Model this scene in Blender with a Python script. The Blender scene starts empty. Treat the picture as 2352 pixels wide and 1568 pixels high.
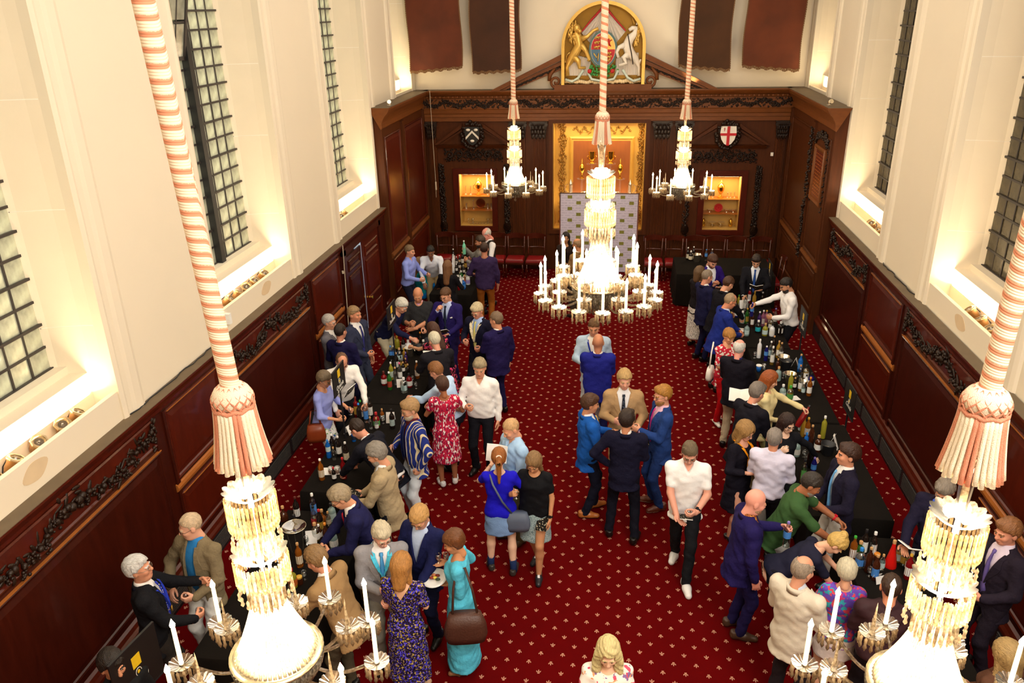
import bpy, bmesh, math, random
import numpy as np
from mathutils import Vector, Matrix, Quaternion
S = bpy.context.scene
COL = S.collection
PI = math.pi
rnd = random.Random(7)
# ---------------------------------------------------------------- camera
FPX, CX, CY, CAMZ = 1821.0, 1176.0, 784.0, 6.25
def _n(v): return v / np.linalg.norm(v)
_V1 = np.array([1433 - CX, 10.0 - CY, FPX]); _V2 = np.array([1270 - CX, 5100 - CY, FPX])
_dn = _n(_V2); _d1 = _n(_V1); _d1 = _n(_d1 - _dn * (_d1 @ _dn)); _r = _n(np.cross(_dn, _d1))
if _r[0] < 0: _r = -_r
RW = np.array([_r, _d1, -_dn])
cam = bpy.data.cameras.new('camera'); camo = bpy.data.objects.new('camera', cam); COL.objects.link(camo)
cam.sensor_width = 36; cam.lens = FPX / 2352 * 36; cam.clip_start = .05; cam.clip_end = 200
_m = np.eye(4); _m[:3, 0] = RW[:, 0]; _m[:3, 1] = -RW[:, 1]; _m[:3, 2] = -RW[:, 2]; _m[2, 3] = CAMZ
camo.matrix_world = Matrix(_m.tolist()); S.camera = camo
def ray(x, y): return RW @ np.array([x - CX, y - CY, FPX])
def at_z(x, y, z): d = ray(x, y); return d * ((z - CAMZ) / d[2]) + np.array([0, 0, CAMZ])   # where the sight line meets a level
# ---------------------------------------------------------------- light and exposure
S.view_settings.view_transform = 'Standard'; S.view_settings.look = 'None'
S.view_settings.gamma = 1; S.view_settings.use_curve_mapping = False
S.view_settings.exposure = 0.5
W = bpy.data.worlds.new('daylight'); S.world = W; W.use_nodes = True
bg = W.node_tree.nodes['Background']; bg.inputs[0].default_value = (.80, .88, 1, 1); bg.inputs[1].default_value = 5
def light(name, typ, loc, energy, col, size=.1, size_y=None, rot=(0, 0, 0), spread=None):
    L = bpy.data.lights.new(name, typ); o = bpy.data.objects.new(name, L); COL.objects.link(o)
    L.energy = energy; L.color = col; o.location = loc; o.rotation_euler = rot
    if typ == 'AREA':
        L.size = size
        if size_y: L.shape = 'RECTANGLE'; L.size_y = size_y
        if spread: L.spread = spread
    elif typ in ('POINT', 'SPOT'): L.shadow_soft_size = size
    if typ == 'SPOT': L.spot_size = spread or 1.2; L.spot_blend = .6
    return o
# flash bounced off the pale ceiling above and behind the photographer, and an added soft fill light below the ceiling
light('bounce_flash', 'AREA', (2.6, 1.0, 8.8), 640, (1, .97, .91), 4, 5, (math.radians(26), math.radians(30), 0))
light('ceiling_fill', 'AREA', (-.4, 11, 8.9), 360, (1, .93, .82), 7, 14)
WARM = (1, .72, .40)
# ---------------------------------------------------------------- helpers
def link(o, parent=None):
    COL.objects.link(o)
    if parent is not None: o.parent = parent
    return o
MATS = {}
def mat(key, col, rough=.5, metal=0., var=.12, vscale=6., bump=0., bscale=60., trans=0., emit=None, es=0., spec=.5, coat=0., stretch=None, alpha=None, sheen=0.):
    if key in MATS: return MATS[key]
    m = bpy.data.materials.new(key); m.use_nodes = True; nt = m.node_tree; N = nt.nodes; L = nt.links
    b = N['Principled BSDF']
    b.inputs['Roughness'].default_value = rough; b.inputs['Metallic'].default_value = metal
    b.inputs['Specular IOR Level'].default_value = spec; b.inputs['Coat Weight'].default_value = coat
    b.inputs['Transmission Weight'].default_value = trans; b.inputs['Sheen Weight'].default_value = sheen
    tc = N.new('ShaderNodeTexCoord'); mp = N.new('ShaderNodeMapping'); L.new(tc.outputs['Object'], mp.inputs[0])
    if stretch: mp.inputs['Scale'].default_value = stretch
    nz = N.new('ShaderNodeTexNoise'); nz.inputs['Scale'].default_value = vscale; nz.inputs['Detail'].default_value = 3
    L.new(mp.outputs[0], nz.inputs['Vector'])
    rp = N.new('ShaderNodeMix'); rp.data_type = 'RGBA'
    c = list(col)[:3]
    rp.inputs[6].default_value = (*[x * (1 - var) for x in c], 1); rp.inputs[7].default_value = (*[min(1, x * (1 + var)) for x in c], 1)
    L.new(nz.outputs['Fac'], rp.inputs[0]); L.new(rp.outputs[2], b.inputs['Base Color'])
    if bump:
        n2 = N.new('ShaderNodeTexNoise'); n2.inputs['Scale'].default_value = bscale; n2.inputs['Detail'].default_value = 2
        L.new(mp.outputs[0], n2.inputs['Vector'])
        bp = N.new('ShaderNodeBump'); bp.inputs['Strength'].default_value = bump; bp.inputs['Distance'].default_value = .01
        L.new(n2.outputs['Fac'], bp.inputs['Height']); L.new(bp.outputs[0], b.inputs['Normal'])
    if emit: b.inputs['Emission Color'].default_value = (*emit, 1); b.inputs['Emission Strength'].default_value = es
    if alpha is not None: b.inputs['Alpha'].default_value = alpha
    MATS[key] = m; return m
def sr(h):                                                   # sRGB hex -> linear
    v = [int(h[i:i + 2], 16) / 255 for i in (0, 2, 4)]
    return tuple(x / 12.92 if x <= .04045 else ((x + .055) / 1.055) ** 2.4 for x in v)
def pattern(key, base, cols, scale, kind='blotch', th=.5, stretch=(1, 1, 1)):
    if key in MATS: return MATS[key]
    m = bpy.data.materials.new(key); m.use_nodes = True; nt = m.node_tree; N = nt.nodes; L = nt.links; b = N['Principled BSDF']; b.inputs['Roughness'].default_value = .8; b.inputs['Specular IOR Level'].default_value = .2
    tc = N.new('ShaderNodeTexCoord'); mp = N.new('ShaderNodeMapping'); mp.inputs['Scale'].default_value = stretch; L.new(tc.outputs['Object'], mp.inputs[0]); cur = None
    for i, c in enumerate([base] + cols):
        if i == 0: rgb = N.new('ShaderNodeRGB'); rgb.outputs[0].default_value = (*sr(c), 1); cur = rgb.outputs[0]; continue
        if kind == 'stripe':
            sp = N.new('ShaderNodeSeparateXYZ'); L.new(mp.outputs[0], sp.inputs[0]); a = N.new('ShaderNodeMath'); a.operation = 'MULTIPLY'; a.inputs[1].default_value = scale; L.new(sp.outputs[0], a.inputs[0]); fr = N.new('ShaderNodeMath'); fr.operation = 'FRACT'; L.new(a.outputs[0], fr.inputs[0]); ls = N.new('ShaderNodeMath'); ls.operation = 'LESS_THAN'; ls.inputs[1].default_value = th; L.new(fr.outputs[0], ls.inputs[0]); fac = ls.outputs[0]
        else:
            if kind == 'cells': t = N.new('ShaderNodeTexVoronoi'); t.inputs['Scale'].default_value = scale * (1 + .37 * i); src = t.outputs['Distance']
            else: t = N.new('ShaderNodeTexNoise'); t.inputs['Scale'].default_value = scale * (1 + .23 * i); t.inputs['Detail'].default_value = 1.5; src = t.outputs['Fac']
            ad = N.new('ShaderNodeVectorMath'); ad.operation = 'ADD'; ad.inputs[1].default_value = (i * 3.1, i * 1.7, i * 2.3); L.new(mp.outputs[0], ad.inputs[0]); L.new(ad.outputs[0], t.inputs['Vector'])
            ls = N.new('ShaderNodeMath'); ls.operation = 'LESS_THAN'; ls.inputs[1].default_value = th; L.new(src, ls.inputs[0]); fac = ls.outputs[0]
        mx = N.new('ShaderNodeMix'); mx.data_type = 'RGBA'; L.new(fac, mx.inputs[0]); L.new(cur, mx.inputs[6]); mx.inputs[7].default_value = (*sr(c), 1); cur = mx.outputs[2]
    L.new(cur, b.inputs['Base Color']); MATS[key] = m; return m
class MB:
    def __init__(s): s.v = []; s.f = []; s.mi = []; s.cur = 0
    def add(s, vs, fs):
        o = len(s.v); s.v += [tuple(map(float, p)) for p in vs]; s.f += [tuple(i + o for i in f) for f in fs]; s.mi += [s.cur] * len(fs)
    def box(s, x0, y0, z0, x1, y1, z1):
        s.add([(x0, y0, z0), (x1, y0, z0), (x1, y1, z0), (x0, y1, z0), (x0, y0, z1), (x1, y0, z1), (x1, y1, z1), (x0, y1, z1)],
              [(0, 3, 2, 1), (4, 5, 6, 7), (0, 1, 5, 4), (1, 2, 6, 5), (2, 3, 7, 6), (3, 0, 4, 7)])
    def obox(s, M, hx, hy, hz):
        p = [(-1, -1, -1), (1, -1, -1), (1, 1, -1), (-1, 1, -1), (-1, -1, 1), (1, -1, 1), (1, 1, 1), (-1, 1, 1)]
        s.add([M @ Vector((a * hx, b * hy, c * hz)) for a, b, c in p], [(0, 3, 2, 1), (4, 5, 6, 7), (0, 1, 5, 4), (1, 2, 6, 5), (2, 3, 7, 6), (3, 0, 4, 7)])
    def lathe(s, prof, n=12, M=None, cap=True):
        vs = []; k = len(prof)
        for r, z in prof:
            for i in range(n):
                a = 2 * PI * i / n; vs.append(Vector((r * math.cos(a), r * math.sin(a), z)))
        if M is not None: vs = [M @ v for v in vs]
        fs = [(j * n + i, j * n + (i + 1) % n, (j + 1) * n + (i + 1) % n, (j + 1) * n + i) for j in range(k - 1) for i in range(n)]
        if cap: fs += [tuple(range(n - 1, -1, -1)), tuple((k - 1) * n + i for i in range(n))]
        s.add(vs, fs)
    def tube(s, pts, r, n=8, cap=True):
        pts = [Vector(p) for p in pts]; rs = r if isinstance(r, (list, tuple)) else [r] * len(pts)
        vs = []; up = None
        for i, p in enumerate(pts):
            t = (pts[min(i + 1, len(pts) - 1)] - pts[max(i - 1, 0)]).normalized()
            if up is None: up = Vector((0, 0, 1)) if abs(t.z) < .9 else Vector((1, 0, 0))
            a = (up - t * up.dot(t)).normalized(); up = a; b = t.cross(a)
            for j in range(n):
                q = 2 * PI * j / n; vs.append(p + (a * math.cos(q) + b * math.sin(q)) * rs[i])
        k = len(pts)
        fs = [(j * n + i, j * n + (i + 1) % n, (j + 1) * n + (i + 1) % n, (j + 1) * n + i) for j in range(k - 1) for i in range(n)]
        if cap: fs += [tuple(range(n - 1, -1, -1)), tuple((k - 1) * n + i for i in range(n))]
        s.add(vs, fs)
    def blob(s, c, r, n=8, k=5, R=None):
        r = r if isinstance(r, (tuple, list)) else (r, r, r); vs = []; c = Vector(c)
        for j in range(k + 1):
            t = PI * (j + .0) / k
            for i in range(n):
                a = 2 * PI * i / n; v = Vector((r[0] * math.sin(t) * math.cos(a), r[1] * math.sin(t) * math.sin(a), -r[2] * math.cos(t)))
                vs.append(c + (R @ v if R is not None else v))
        s.add(vs, [(j * n + i, j * n + (i + 1) % n, (j + 1) * n + (i + 1) % n, (j + 1) * n + i) for j in range(k) for i in range(n)])
    def prism(s, poly, F, d0, d1):                            # poly of (u,v), F(u,v,d) -> xyz
        n = len(poly)
        s.add([F(u, v, d0) for u, v in poly] + [F(u, v, d1) for u, v in poly], [tuple(range(n - 1, -1, -1)), tuple(range(n, 2 * n))] + [(i, (i + 1) % n, n + (i + 1) % n, n + i) for i in range(n)])
    def rings(s, u0, v0, u1, v1, prof, F):                    # concentric rectangles stepping in and out, middle filled
        vs = []; fs = []
        for k, (i, d) in enumerate(prof):
            vs += [F(u0 + i, v0 + i, d), F(u1 - i, v0 + i, d), F(u1 - i, v1 - i, d), F(u0 + i, v1 - i, d)]
            if k: fs += [((k - 1) * 4 + a, (k - 1) * 4 + (a + 1) % 4, k * 4 + (a + 1) % 4, k * 4 + a) for a in range(4)]
        k = len(prof) - 1; fs.append((k * 4, k * 4 + 1, k * 4 + 2, k * 4 + 3)); s.add(vs, fs)
    def sweep(s, prof, u0, u1, F):                            # profile of (v,d) run along u
        n = len(prof)
        s.add([F(u0, v, d) for v, d in prof] + [F(u1, v, d) for v, d in prof], [(i, i + 1, n + i + 1, n + i) for i in range(n - 1)] + [tuple(range(n)), tuple(range(2 * n - 1, n - 1, -1))])
    def mesh(s, name, mats, smooth=False):
        me = bpy.data.meshes.new(name); me.from_pydata(s.v, [], s.f)
        for m in (mats if isinstance(mats, (list, tuple)) else [mats]): me.materials.append(m)
        if any(s.mi): me.polygons.foreach_set('material_index', s.mi)
        bm = bmesh.new(); bm.from_mesh(me); bmesh.ops.remove_doubles(bm, verts=bm.verts, dist=1e-6); bmesh.ops.recalc_face_normals(bm, faces=bm.faces); bm.to_mesh(me); bm.free()
        if smooth: me.polygons.foreach_set('use_smooth', [True] * len(me.polygons)); 
        if smooth == 'auto': me.set_sharp_from_angle(angle=math.radians(40))
        return me
    def build(s, name, mats, parent=None, smooth=False):
        return link(bpy.data.objects.new(name, s.mesh(name, mats, smooth)), parent)
def tag(o, label=None, cat=None, group=None, kind=None):
    if label: o['label'] = label
    if cat: o['category'] = cat
    if group: o['group'] = group
    if kind: o['kind'] = kind
    return o
def empty(name, loc=(0, 0, 0), rz=0, label=None, cat=None, group=None):
    o = bpy.data.objects.new(name, None); COL.objects.link(o); o.location = loc; o.rotation_euler = (0, 0, rz); o.empty_display_size = .1
    return tag(o, label, cat, group)
def inst(name, me, parent, loc=(0, 0, 0), rot=(0, 0, 0), sc=None):
    o = bpy.data.objects.new(name, me); COL.objects.link(o); o.parent = parent; o.location = loc; o.rotation_euler = rot
    if sc is not None: o.scale = sc if isinstance(sc, (tuple, list)) else (sc, sc, sc)
    return o
def instM(name, me, parent, M):
    o = bpy.data.objects.new(name, me); COL.objects.link(o); o.parent = parent; o.matrix_local = M; return o
ST = lambda o: tag(o, kind='structure')
def FX(X, sgn): return lambda u, v, d: (X + sgn * d, u, v)     # on a side wall: u = y, v = z, d into the room
def FY(Y): return lambda u, v, d: (u, Y - d, v)                # on the end wall: u = x, v = z
# ---------------------------------------------------------------- the room
XL, XR, YE, YB, ZC = -4.97, 4.18, 19.6, -3.0, 9.4
PL, PR = -4.88, 4.08                                         # faces of the wood panelling
LED = 2.42
plaster = mat('cream_plaster', sr('E8DCC6'), .75, var=.03, vscale=1.2, bump=.05, bscale=30)
mortar = mat('white_mortar', sr('FBF4E6'), .9, var=.02)
stone = mat('pale_stone', sr('EDE0C8'), .8, var=.05, vscale=2.5, bump=.06, bscale=40)
mahog = mat('dark_mahogany', sr('3A1006'), .34, var=.45, vscale=3, bump=.04, bscale=20, stretch=(6, 6, 1), coat=.12, spec=.35)
mahog2 = mat('red_mahogany', sr('4E1608'), .30, var=.4, vscale=3, bump=.03, bscale=18, stretch=(6, 6, 1), coat=.15, spec=.35)
oak = mat('dark_oak', sr('4C240B'), .5, var=.4, vscale=3, bump=.05, bscale=20, stretch=(6, 6, 1), spec=.18)
oak_l = mat('brown_oak', sr('6E3C16'), .46, var=.3, vscale=3, bump=.05, bscale=20, stretch=(2, 6, 6), spec=.28)
carve = mat('carved_oak', sr('26160C'), .42, var=.35, vscale=9, bump=.3, bscale=40, spec=.35)
gilt = mat('gilt_edge', sr('A8622A'), .3, var=.2, vscale=8)
ledgem = mat('dusty_ledge', sr('6A5A44'), .8, var=.25, vscale=5)
blackm = mat('black_paint', (.012, .012, .014), .45, var=.2)
def carpet():
    m = bpy.data.materials.new('red_carpet_with_small_fleurs'); m.use_nodes = True; nt = m.node_tree; N = nt.nodes; L = nt.links; b = N['Principled BSDF']
    def mth(op, a, c=None, d=None):
        n = N.new('ShaderNodeMath'); n.operation = op
        for i, q in enumerate((a, c, d)):
            if q is None: continue
            if isinstance(q, (int, float)): n.inputs[i].default_value = q
            else: L.new(q, n.inputs[i])
        return n.outputs[0]
    tc = N.new('ShaderNodeTexCoord'); sp = N.new('ShaderNodeSeparateXYZ'); L.new(tc.outputs['Object'], sp.inputs[0])
    u = mth('DIVIDE', mth('SUBTRACT', sp.outputs[0], .037), .114); v = mth('DIVIDE', mth('SUBTRACT', sp.outputs[1], 7.379), .127)
    iu = mth('ROUND', u); 
    # staggered lattice: a motif where column + row is even; take the row in this column nearest to v
    par = mth('ABSOLUTE', mth('MODULO', iu, 2))
    iv = mth('ADD', mth('MULTIPLY', mth('ROUND', mth('DIVIDE', mth('SUBTRACT', v, par), 2)), 2), par)
    fx = mth('MULTIPLY', mth('SUBTRACT', u, iu), .114); fy = mth('MULTIPLY', mth('SUBTRACT', v, iv), .127)
    alt = mth('ROUND', mth('DIVIDE', mth('SUBTRACT', iv, par), 2))
    sg = mth('SUBTRACT', mth('MULTIPLY', mth('ABSOLUTE', mth('MODULO', mth('ADD', alt, iu), 2)), 2), 1)
    y = mth('MULTIPLY', fy, sg); x = mth('ABSOLUTE', fx)
    def ell(cx, cy, rx, ry):
        return mth('ADD', mth('POWER', mth('DIVIDE', mth('SUBTRACT', x, cx), rx), 2), mth('POWER', mth('DIVIDE', mth('SUBTRACT', y, cy), ry), 2))
    d = mth('MINIMUM', ell(0, .012, .0055, .018), ell(.014, .001, .009, .006))
    d = mth('MINIMUM', d, ell(.020, .009, .0045, .007)); d = mth('MINIMUM', d, ell(0, -.010, .013, .0038)); d = mth('MINIMUM', d, ell(.006, -.019, .006, .006))
    msk = mth('LESS_THAN', d, 1)
    nz = N.new('ShaderNodeTexNoise'); nz.inputs['Scale'].default_value = 2.2; nz.inputs['Detail'].default_value = 4; L.new(tc.outputs['Object'], nz.inputs['Vector'])
    r = N.new('ShaderNodeMix'); r.data_type = 'RGBA'; r.inputs[6].default_value = (.088, .0006, .0010, 1); r.inputs[7].default_value = (.118, .0010, .0016, 1); L.new(nz.outputs[0], r.inputs[0])
    q = N.new('ShaderNodeMix'); q.data_type = 'RGBA'; q.inputs[7].default_value = (*sr('C08A72'), 1); L.new(msk, q.inputs[0]); L.new(r.outputs[2], q.inputs[6])
    L.new(q.outputs[2], b.inputs['Base Color']); b.inputs['Roughness'].default_value = .95; b.inputs['Specular IOR Level'].default_value = .05
    n2 = N.new('ShaderNodeTexNoise'); n2.inputs['Scale'].default_value = 350; L.new(tc.outputs['Object'], n2.inputs['Vector'])
    bp = N.new('ShaderNodeBump'); bp.inputs['Strength'].default_value = .3; bp.inputs['Distance'].default_value = .004; L.new(n2.outputs[0], bp.inputs['Height']); L.new(bp.outputs[0], b.inputs['Normal'])
    return m
b = MB(); b.box(-6.2, YB - .2, -.1, 5.4, YE + 1, 0); floor = ST(b.build('floor', carpet()))
b = MB(); b.box(-6.2, YB - .2, ZC, 5.4, YE + 1, ZC + .2); ST(b.build('ceiling', plaster))
wf = MB(); wf.box(-6.2, YB - .2, 0, 5.4, YB, ZC); wall_front = ST(wf.build('wall_front', plaster))
# end wall with the recess of the gilded niche left open
NX0, NX1, NZ0, NZ1 = -1.60, .62, 1.05, 3.66
b = MB()
for (x0, x1, z0, z1) in ((-6.2, -4.0, 0, ZC), (-4.0, -3.09, 0, 1.06), (-4.0, -3.09, 2.48, ZC), (-3.09, NX0, 0, ZC), (NX0, NX1, NZ1, ZC), (NX0, NX1, 0, NZ0), (NX1, 2.04, 0, ZC), (2.04, 2.97, 0, 1.04), (2.04, 2.97, 2.46, ZC), (2.97, 5.4, 0, ZC)): b.box(x0, YE, z0, x1, YE + .9, z1)
wall_end = ST(b.build('wall_back', plaster))
WIN = {'L': [(4.3, 6.62), (8.9, 11.2), (13.52, 15.82), (17.85, 19.3)], 'R': [(3.7, 6.0), (8.4, 10.7), (12.95, 15.5), (17.6, 19.3)]}
SILL, PAR = 2.98, 2.74
def side_wall(side):
    X = XL if side == 'L' else XR; sg = 1 if side == 'L' else -1; D = .62; F = FX(X, sg); b = MB()
    ys = [YB] + [q for w in WIN[side] for q in w] + [YE + .9]
    def bx(y0, y1, z0, z1, d0=0, d1=-1.2): b.prism([(y0, z0), (y1, z0), (y1, z1), (y0, z1)], F, d1, d0)
    for i in range(0, len(ys), 2): bx(ys[i], ys[i + 1], 0, ZC)
    for k, (y0, y1) in enumerate(WIN[side]):
        pz = PAR if k < 3 else 4.5
        bx(y0, y1, 0, pz - .3); bx(y0, y1, pz - .3, pz, 0, -.05)          # wall below, parapet of the lamp trough
        bx(y0, y1, pz - .3, pz + .22, -.25, -1.2)                          # back of the trough up to the sill
        b.prism([(0, 0)] * 0 or [(y0, pz + .22), (y1, pz + .22), (y1, pz + .30), (y0, pz + .30)], F, -1.2, -.42)
        bx(y0, y1, 8.6, ZC)
    w = ST(b.build('wall_left' if side == 'L' else 'wall_right', plaster))
    # sloping reveals of stone blocks, joints left between them
    for k, (y0, y1) in enumerate(WIN[side]):
        pz = PAR if k < 3 else 4.5; z = pz - .3; j = 0
        hs = [1.02, 1.15, .98, 1.1, 1.05, 1.2, 1.0]
        for (ya, yb) in ((y0 - .01, y0 + .096), (y1 + .01, y1 - .096)): s = MB(); s.prism([(ya, -.016), (ya, -.9), (yb + (yb - ya) * .6, -.9), (yb + (yb - ya) * .6, -.60), (yb, -.50), (yb - (yb - ya) * .75, -.20)], lambda u, v, d: F(u, d, v), pz - .3, 8.6); s.build('mortar', mortar, w)
        while z < 8.6:
            h = min(hs[j % 7], 8.6 - z); j += 1
            for (ya, yb) in ((y0 - .01, y0 + .10), (y1 + .01, y1 - .10)):
                s = MB(); s.prism([(ya, -.012), (ya, -.9), (yb + (yb - ya) * .6, -.9), (yb + (yb - ya) * .6, -.60), (yb, -.50), (yb - (yb - ya) * .75, -.20)], lambda u, v, d: F(u, d, v), z + .004, z + h - .004)
                s.build('stone_block', stone, w)
            z += h
        # moulded architrave
        for (ya, dr) in ((y0, -1), (y1, 1)):
            s = MB(); s.prism([(ya, 0), (ya, .02), (ya + dr * .05, .035), (ya + dr * .09, .022), (ya + dr * .16, .022), (ya + dr * .2, .045), (ya + dr * .3, .05), (ya + dr * .36, .03), (ya + dr * .38, 0)], lambda u, v, d: F(u, d, v), LED + .002 if k < 3 else 4.42, 8.9)
            s.build('architrave', plaster, w)
    return w, F, sg
wall_left, FLp, _ = side_wall('L'); wall_right, FRp, _ = side_wall('R')
# daylight outside: pale court on the left, brick close by on the right, kept dark so its windows look dim
ob = MB(); ob.box(8.2, -2, 0, 8.6, 24, 14); o = ob.build('brick_building', mat('dark_brick', sr('6B5A44'), .9, var=.3, vscale=4)); tag(o, 'dark brown brick building close outside the right hand windows', 'building')
ob = MB(); ob.box(-12.6, -6, 0, -12.2, 26, 9); o = ob.build('stone_building', mat('court_stone', sr('C9C4A8'), .9, var=.3, vscale=1.2)); tag(o, 'pale stone building across the court outside the left windows', 'building')
# ---- leaded windows
def glassmat(key, tint, tr):
    m = bpy.data.materials.new(key); m.use_nodes = True; N = m.node_tree.nodes; L = m.node_tree.links; N.remove(N['Principled BSDF']); out = N['Material Output']
    tcd = N.new('ShaderNodeTexCoord'); nz = N.new('ShaderNodeTexNoise'); nz.inputs['Scale'].default_value = 7; nz.inputs['Detail'].default_value = 3; L.new(tcd.outputs['Object'], nz.inputs['Vector'])
    rp = N.new('ShaderNodeValToRGB'); rp.color_ramp.elements[0].color = (*[c * .55 for c in tint], 1); rp.color_ramp.elements[0].position = .3; rp.color_ramp.elements[1].color = (*tint, 1); rp.color_ramp.elements[1].position = .7; L.new(nz.outputs[0], rp.inputs[0])
    t = N.new('ShaderNodeBsdfTransparent'); L.new(rp.outputs[0], t.inputs[0]); g = N.new('ShaderNodeBsdfGlossy'); g.inputs['Roughness'].default_value = .12; d = N.new('ShaderNodeBsdfDiffuse'); L.new(rp.outputs[0], d.inputs[0])
    bp = N.new('ShaderNodeBump'); bp.inputs['Strength'].default_value = .25; bp.inputs['Distance'].default_value = .02; L.new(nz.outputs[0], bp.inputs['Height']); L.new(bp.outputs[0], g.inputs['Normal'])
    a = N.new('ShaderNodeMixShader'); a.inputs[0].default_value = tr; L.new(d.outputs[0], a.inputs[1]); L.new(t.outputs[0], a.inputs[2])
    c = N.new('ShaderNodeMixShader'); c.inputs[0].default_value = .14; L.new(a.outputs[0], c.inputs[1]); L.new(g.outputs[0], c.inputs[2]); L.new(c.outputs[0], out.inputs[0]); return m
gl_L = glassmat('old_greenish_glass', sr('E8EAD6'), .5); gl_R = glassmat('old_glass_dark_tint', sr('5A5038'), .25)  # right panes tinted dark to stand in for the dim outside
lead = mat('window_lead', (.035, .028, .026), .5, var=.3)
nwin = 0
def window(side, y0, y1, z0, full=True):
    global nwin
    nwin += 1; F = FX(XL if side == 'L' else XR, 1 if side == 'L' else -1); D = -.56; y0 += .12; y1 -= .12
    root = ST(empty('window_%d' % nwin)); zt = 8.6; ym = (y0 + y1) / 2
    bars = MB(); cols = 8 if full else 4; dy = (y1 - y0) / cols; dz = .232; nz = int((zt - z0) / dz)
    pane = MB(); pane.box(-.004, .008, .008, .004, dy - .008, dz - .008); pm = pane.mesh('pane', gl_L if side == 'L' else gl_R)
    for i in range(cols + 1): bars.prism([(y0 + i * dy - .011, z0), (y0 + i * dy + .011, z0), (y0 + i * dy + .011, zt), (y0 + i * dy - .011, zt)], F, D - .012, D + .012)
    for k in range(nz + 1):
        w = .013; e = .03 if k % 2 == 0 else .014
        bars.prism([(y0, z0 + k * dz - w), (y1, z0 + k * dz - w), (y1, z0 + k * dz + w), (y0, z0 + k * dz + w)], F, D - .012, D + e)
    ST(bars.build('lead_bars', lead, root)); mu = MB()
    mu.prism([(ym - .055, z0 - .03), (ym + .055, z0 - .03), (ym + .055, zt), (ym - .055, zt)], F, D - .03, D + .10); ST(mu.build('mullion', blackm, root))
    for k in range(nz):
        if z0 + k * dz > 7.0: break
        for i in range(cols):
            x, y, z = F(y0 + i * dy, z0 + k * dz, D); inst('pane', pm, root, (x, y, z), (rnd.uniform(-.0, .0), rnd.uniform(-.012, .012), rnd.uniform(-.02, .02)))
    fill = MB(); fill.prism([(y0, 7.0), (y1, 7.0), (y1, zt), (y0, zt)], F, D - .004, D + .004); ST(fill.build('upper_glazing', gl_L if side == 'L' else gl_R, root))
    return root
for sd in 'LR':
    for k, (y0, y1) in enumerate(WIN[sd]): window(sd, y0, y1, SILL + .06 if k < 3 else 4.86, k < 3)
# opening casement of the second left window, tilted in at the top
cs = MB(); F = FX(XL, 1); y0, y1 = 9.02, 10.0
fr = empty('window_casement'); fr.name = 'window_9'; ST(fr)
MM = Matrix.Translation(F(0, 5.72, -.52)) @ Matrix.Rotation(math.radians(13), 4, 'Y')
for a, c in ((y0, y0 + .045), (y1 - .045, y1)): cs.obox(MM @ Matrix.Translation((0, (a + c) / 2, .45)), .022, .022, .46)
for zz in (.02, .9): cs.obox(MM @ Matrix.Translation((0, (y0 + y1) / 2, zz)), .022, (y1 - y0) / 2, .022)
for i in (1, 2, 3): cs.obox(MM @ Matrix.Translation((0, y0 + (y1 - y0) * i / 4, .45)), .01, .01, .45)
cs.obox(MM @ Matrix.Translation((0, (y0 + y1) / 2, .45)), .01, (y1 - y0) / 2, .01)
ST(cs.build('casement_frame', lead, fr)); 
for i in range(4):
    for k in range(2):
        g = MB(); g.obox(MM @ Matrix.Translation((0, y0 + (y1 - y0) * (i + .5) / 4, .23 + .45 * k)), .004, (y1 - y0) / 8 - .01, .2); g.build('pane', gl_L, fr)
# ---- uplights in the troughs: floodlights, each with body, bezel and lens
lampbody = mat('lamp_body', sr('8A6236'), .4, metal=.3, var=.2); lamprim = mat('lamp_rim', sr('A08A66'), .35, metal=.3); lampglass = mat('lamp_reflector', (.45, .45, .48), .12, metal=.9)
bm_body = MB(); bm_body.lathe([(.045, -.14), (.06, -.12), (.066, -.02), (.072, 0)], 10); me_body = bm_body.mesh('body', lampbody, 'auto')
bm_rim = MB(); bm_rim.lathe([(.058, .001), (.078, .001), (.08, .012), (.074, .024), (.058, .022)], 8, cap=False); bm_rim.lathe([(.056, .015), (.03, -.01), (.012, -.018)], 10, cap=False); me_rim = bm_rim.mesh('bezel', lamprim)
bm_len = MB(); bm_len.lathe([(.057, .002), (.036, -.014), (.02, -.018)], 10); bm_len.blob((0, 0, .0), (.014, .014, .02), 8, 5); me_len = bm_len.mesh('reflector', lampglass, True)
bk = MB(); bk.tube([(-.075, 0, -.03), (-.085, 0, -.1), (-.06, 0, -.185), (.06, 0, -.185), (.085, 0, -.1), (.075, 0, -.03)], .006, 6); me_bk = bk.mesh('bracket', blackm, True)
troughs = [('L', 4.3, 6.62, [4.75, 5.05, 5.32, 5.62, 5.95, 6.18], 'nearest left window'), ('L', 8.9, 11.2, [9.15, 9.42, 9.68, 9.93, 10.2, 10.52], 'middle left window'), ('L', 13.52, 15.82, [13.75, 14.0, 14.25], 'far left window'),
           ('R', 8.4, 10.7, [8.62, 8.86, 9.1, 9.4, 9.72], 'middle right window'), ('R', 12.95, 15.5, [13.2, 13.5, 13.95], 'far right window')]
ORD = ['first', 'second', 'third', 'fourth', 'fifth', 'sixth', 'seventh', 'eighth', 'ninth', 'tenth', 'eleventh', 'twelfth', 'thirteenth', 'fourteenth', 'fifteenth', 'sixteenth', 'seventeenth', 'eighteenth', 'nineteenth', 'twentieth']
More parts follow.
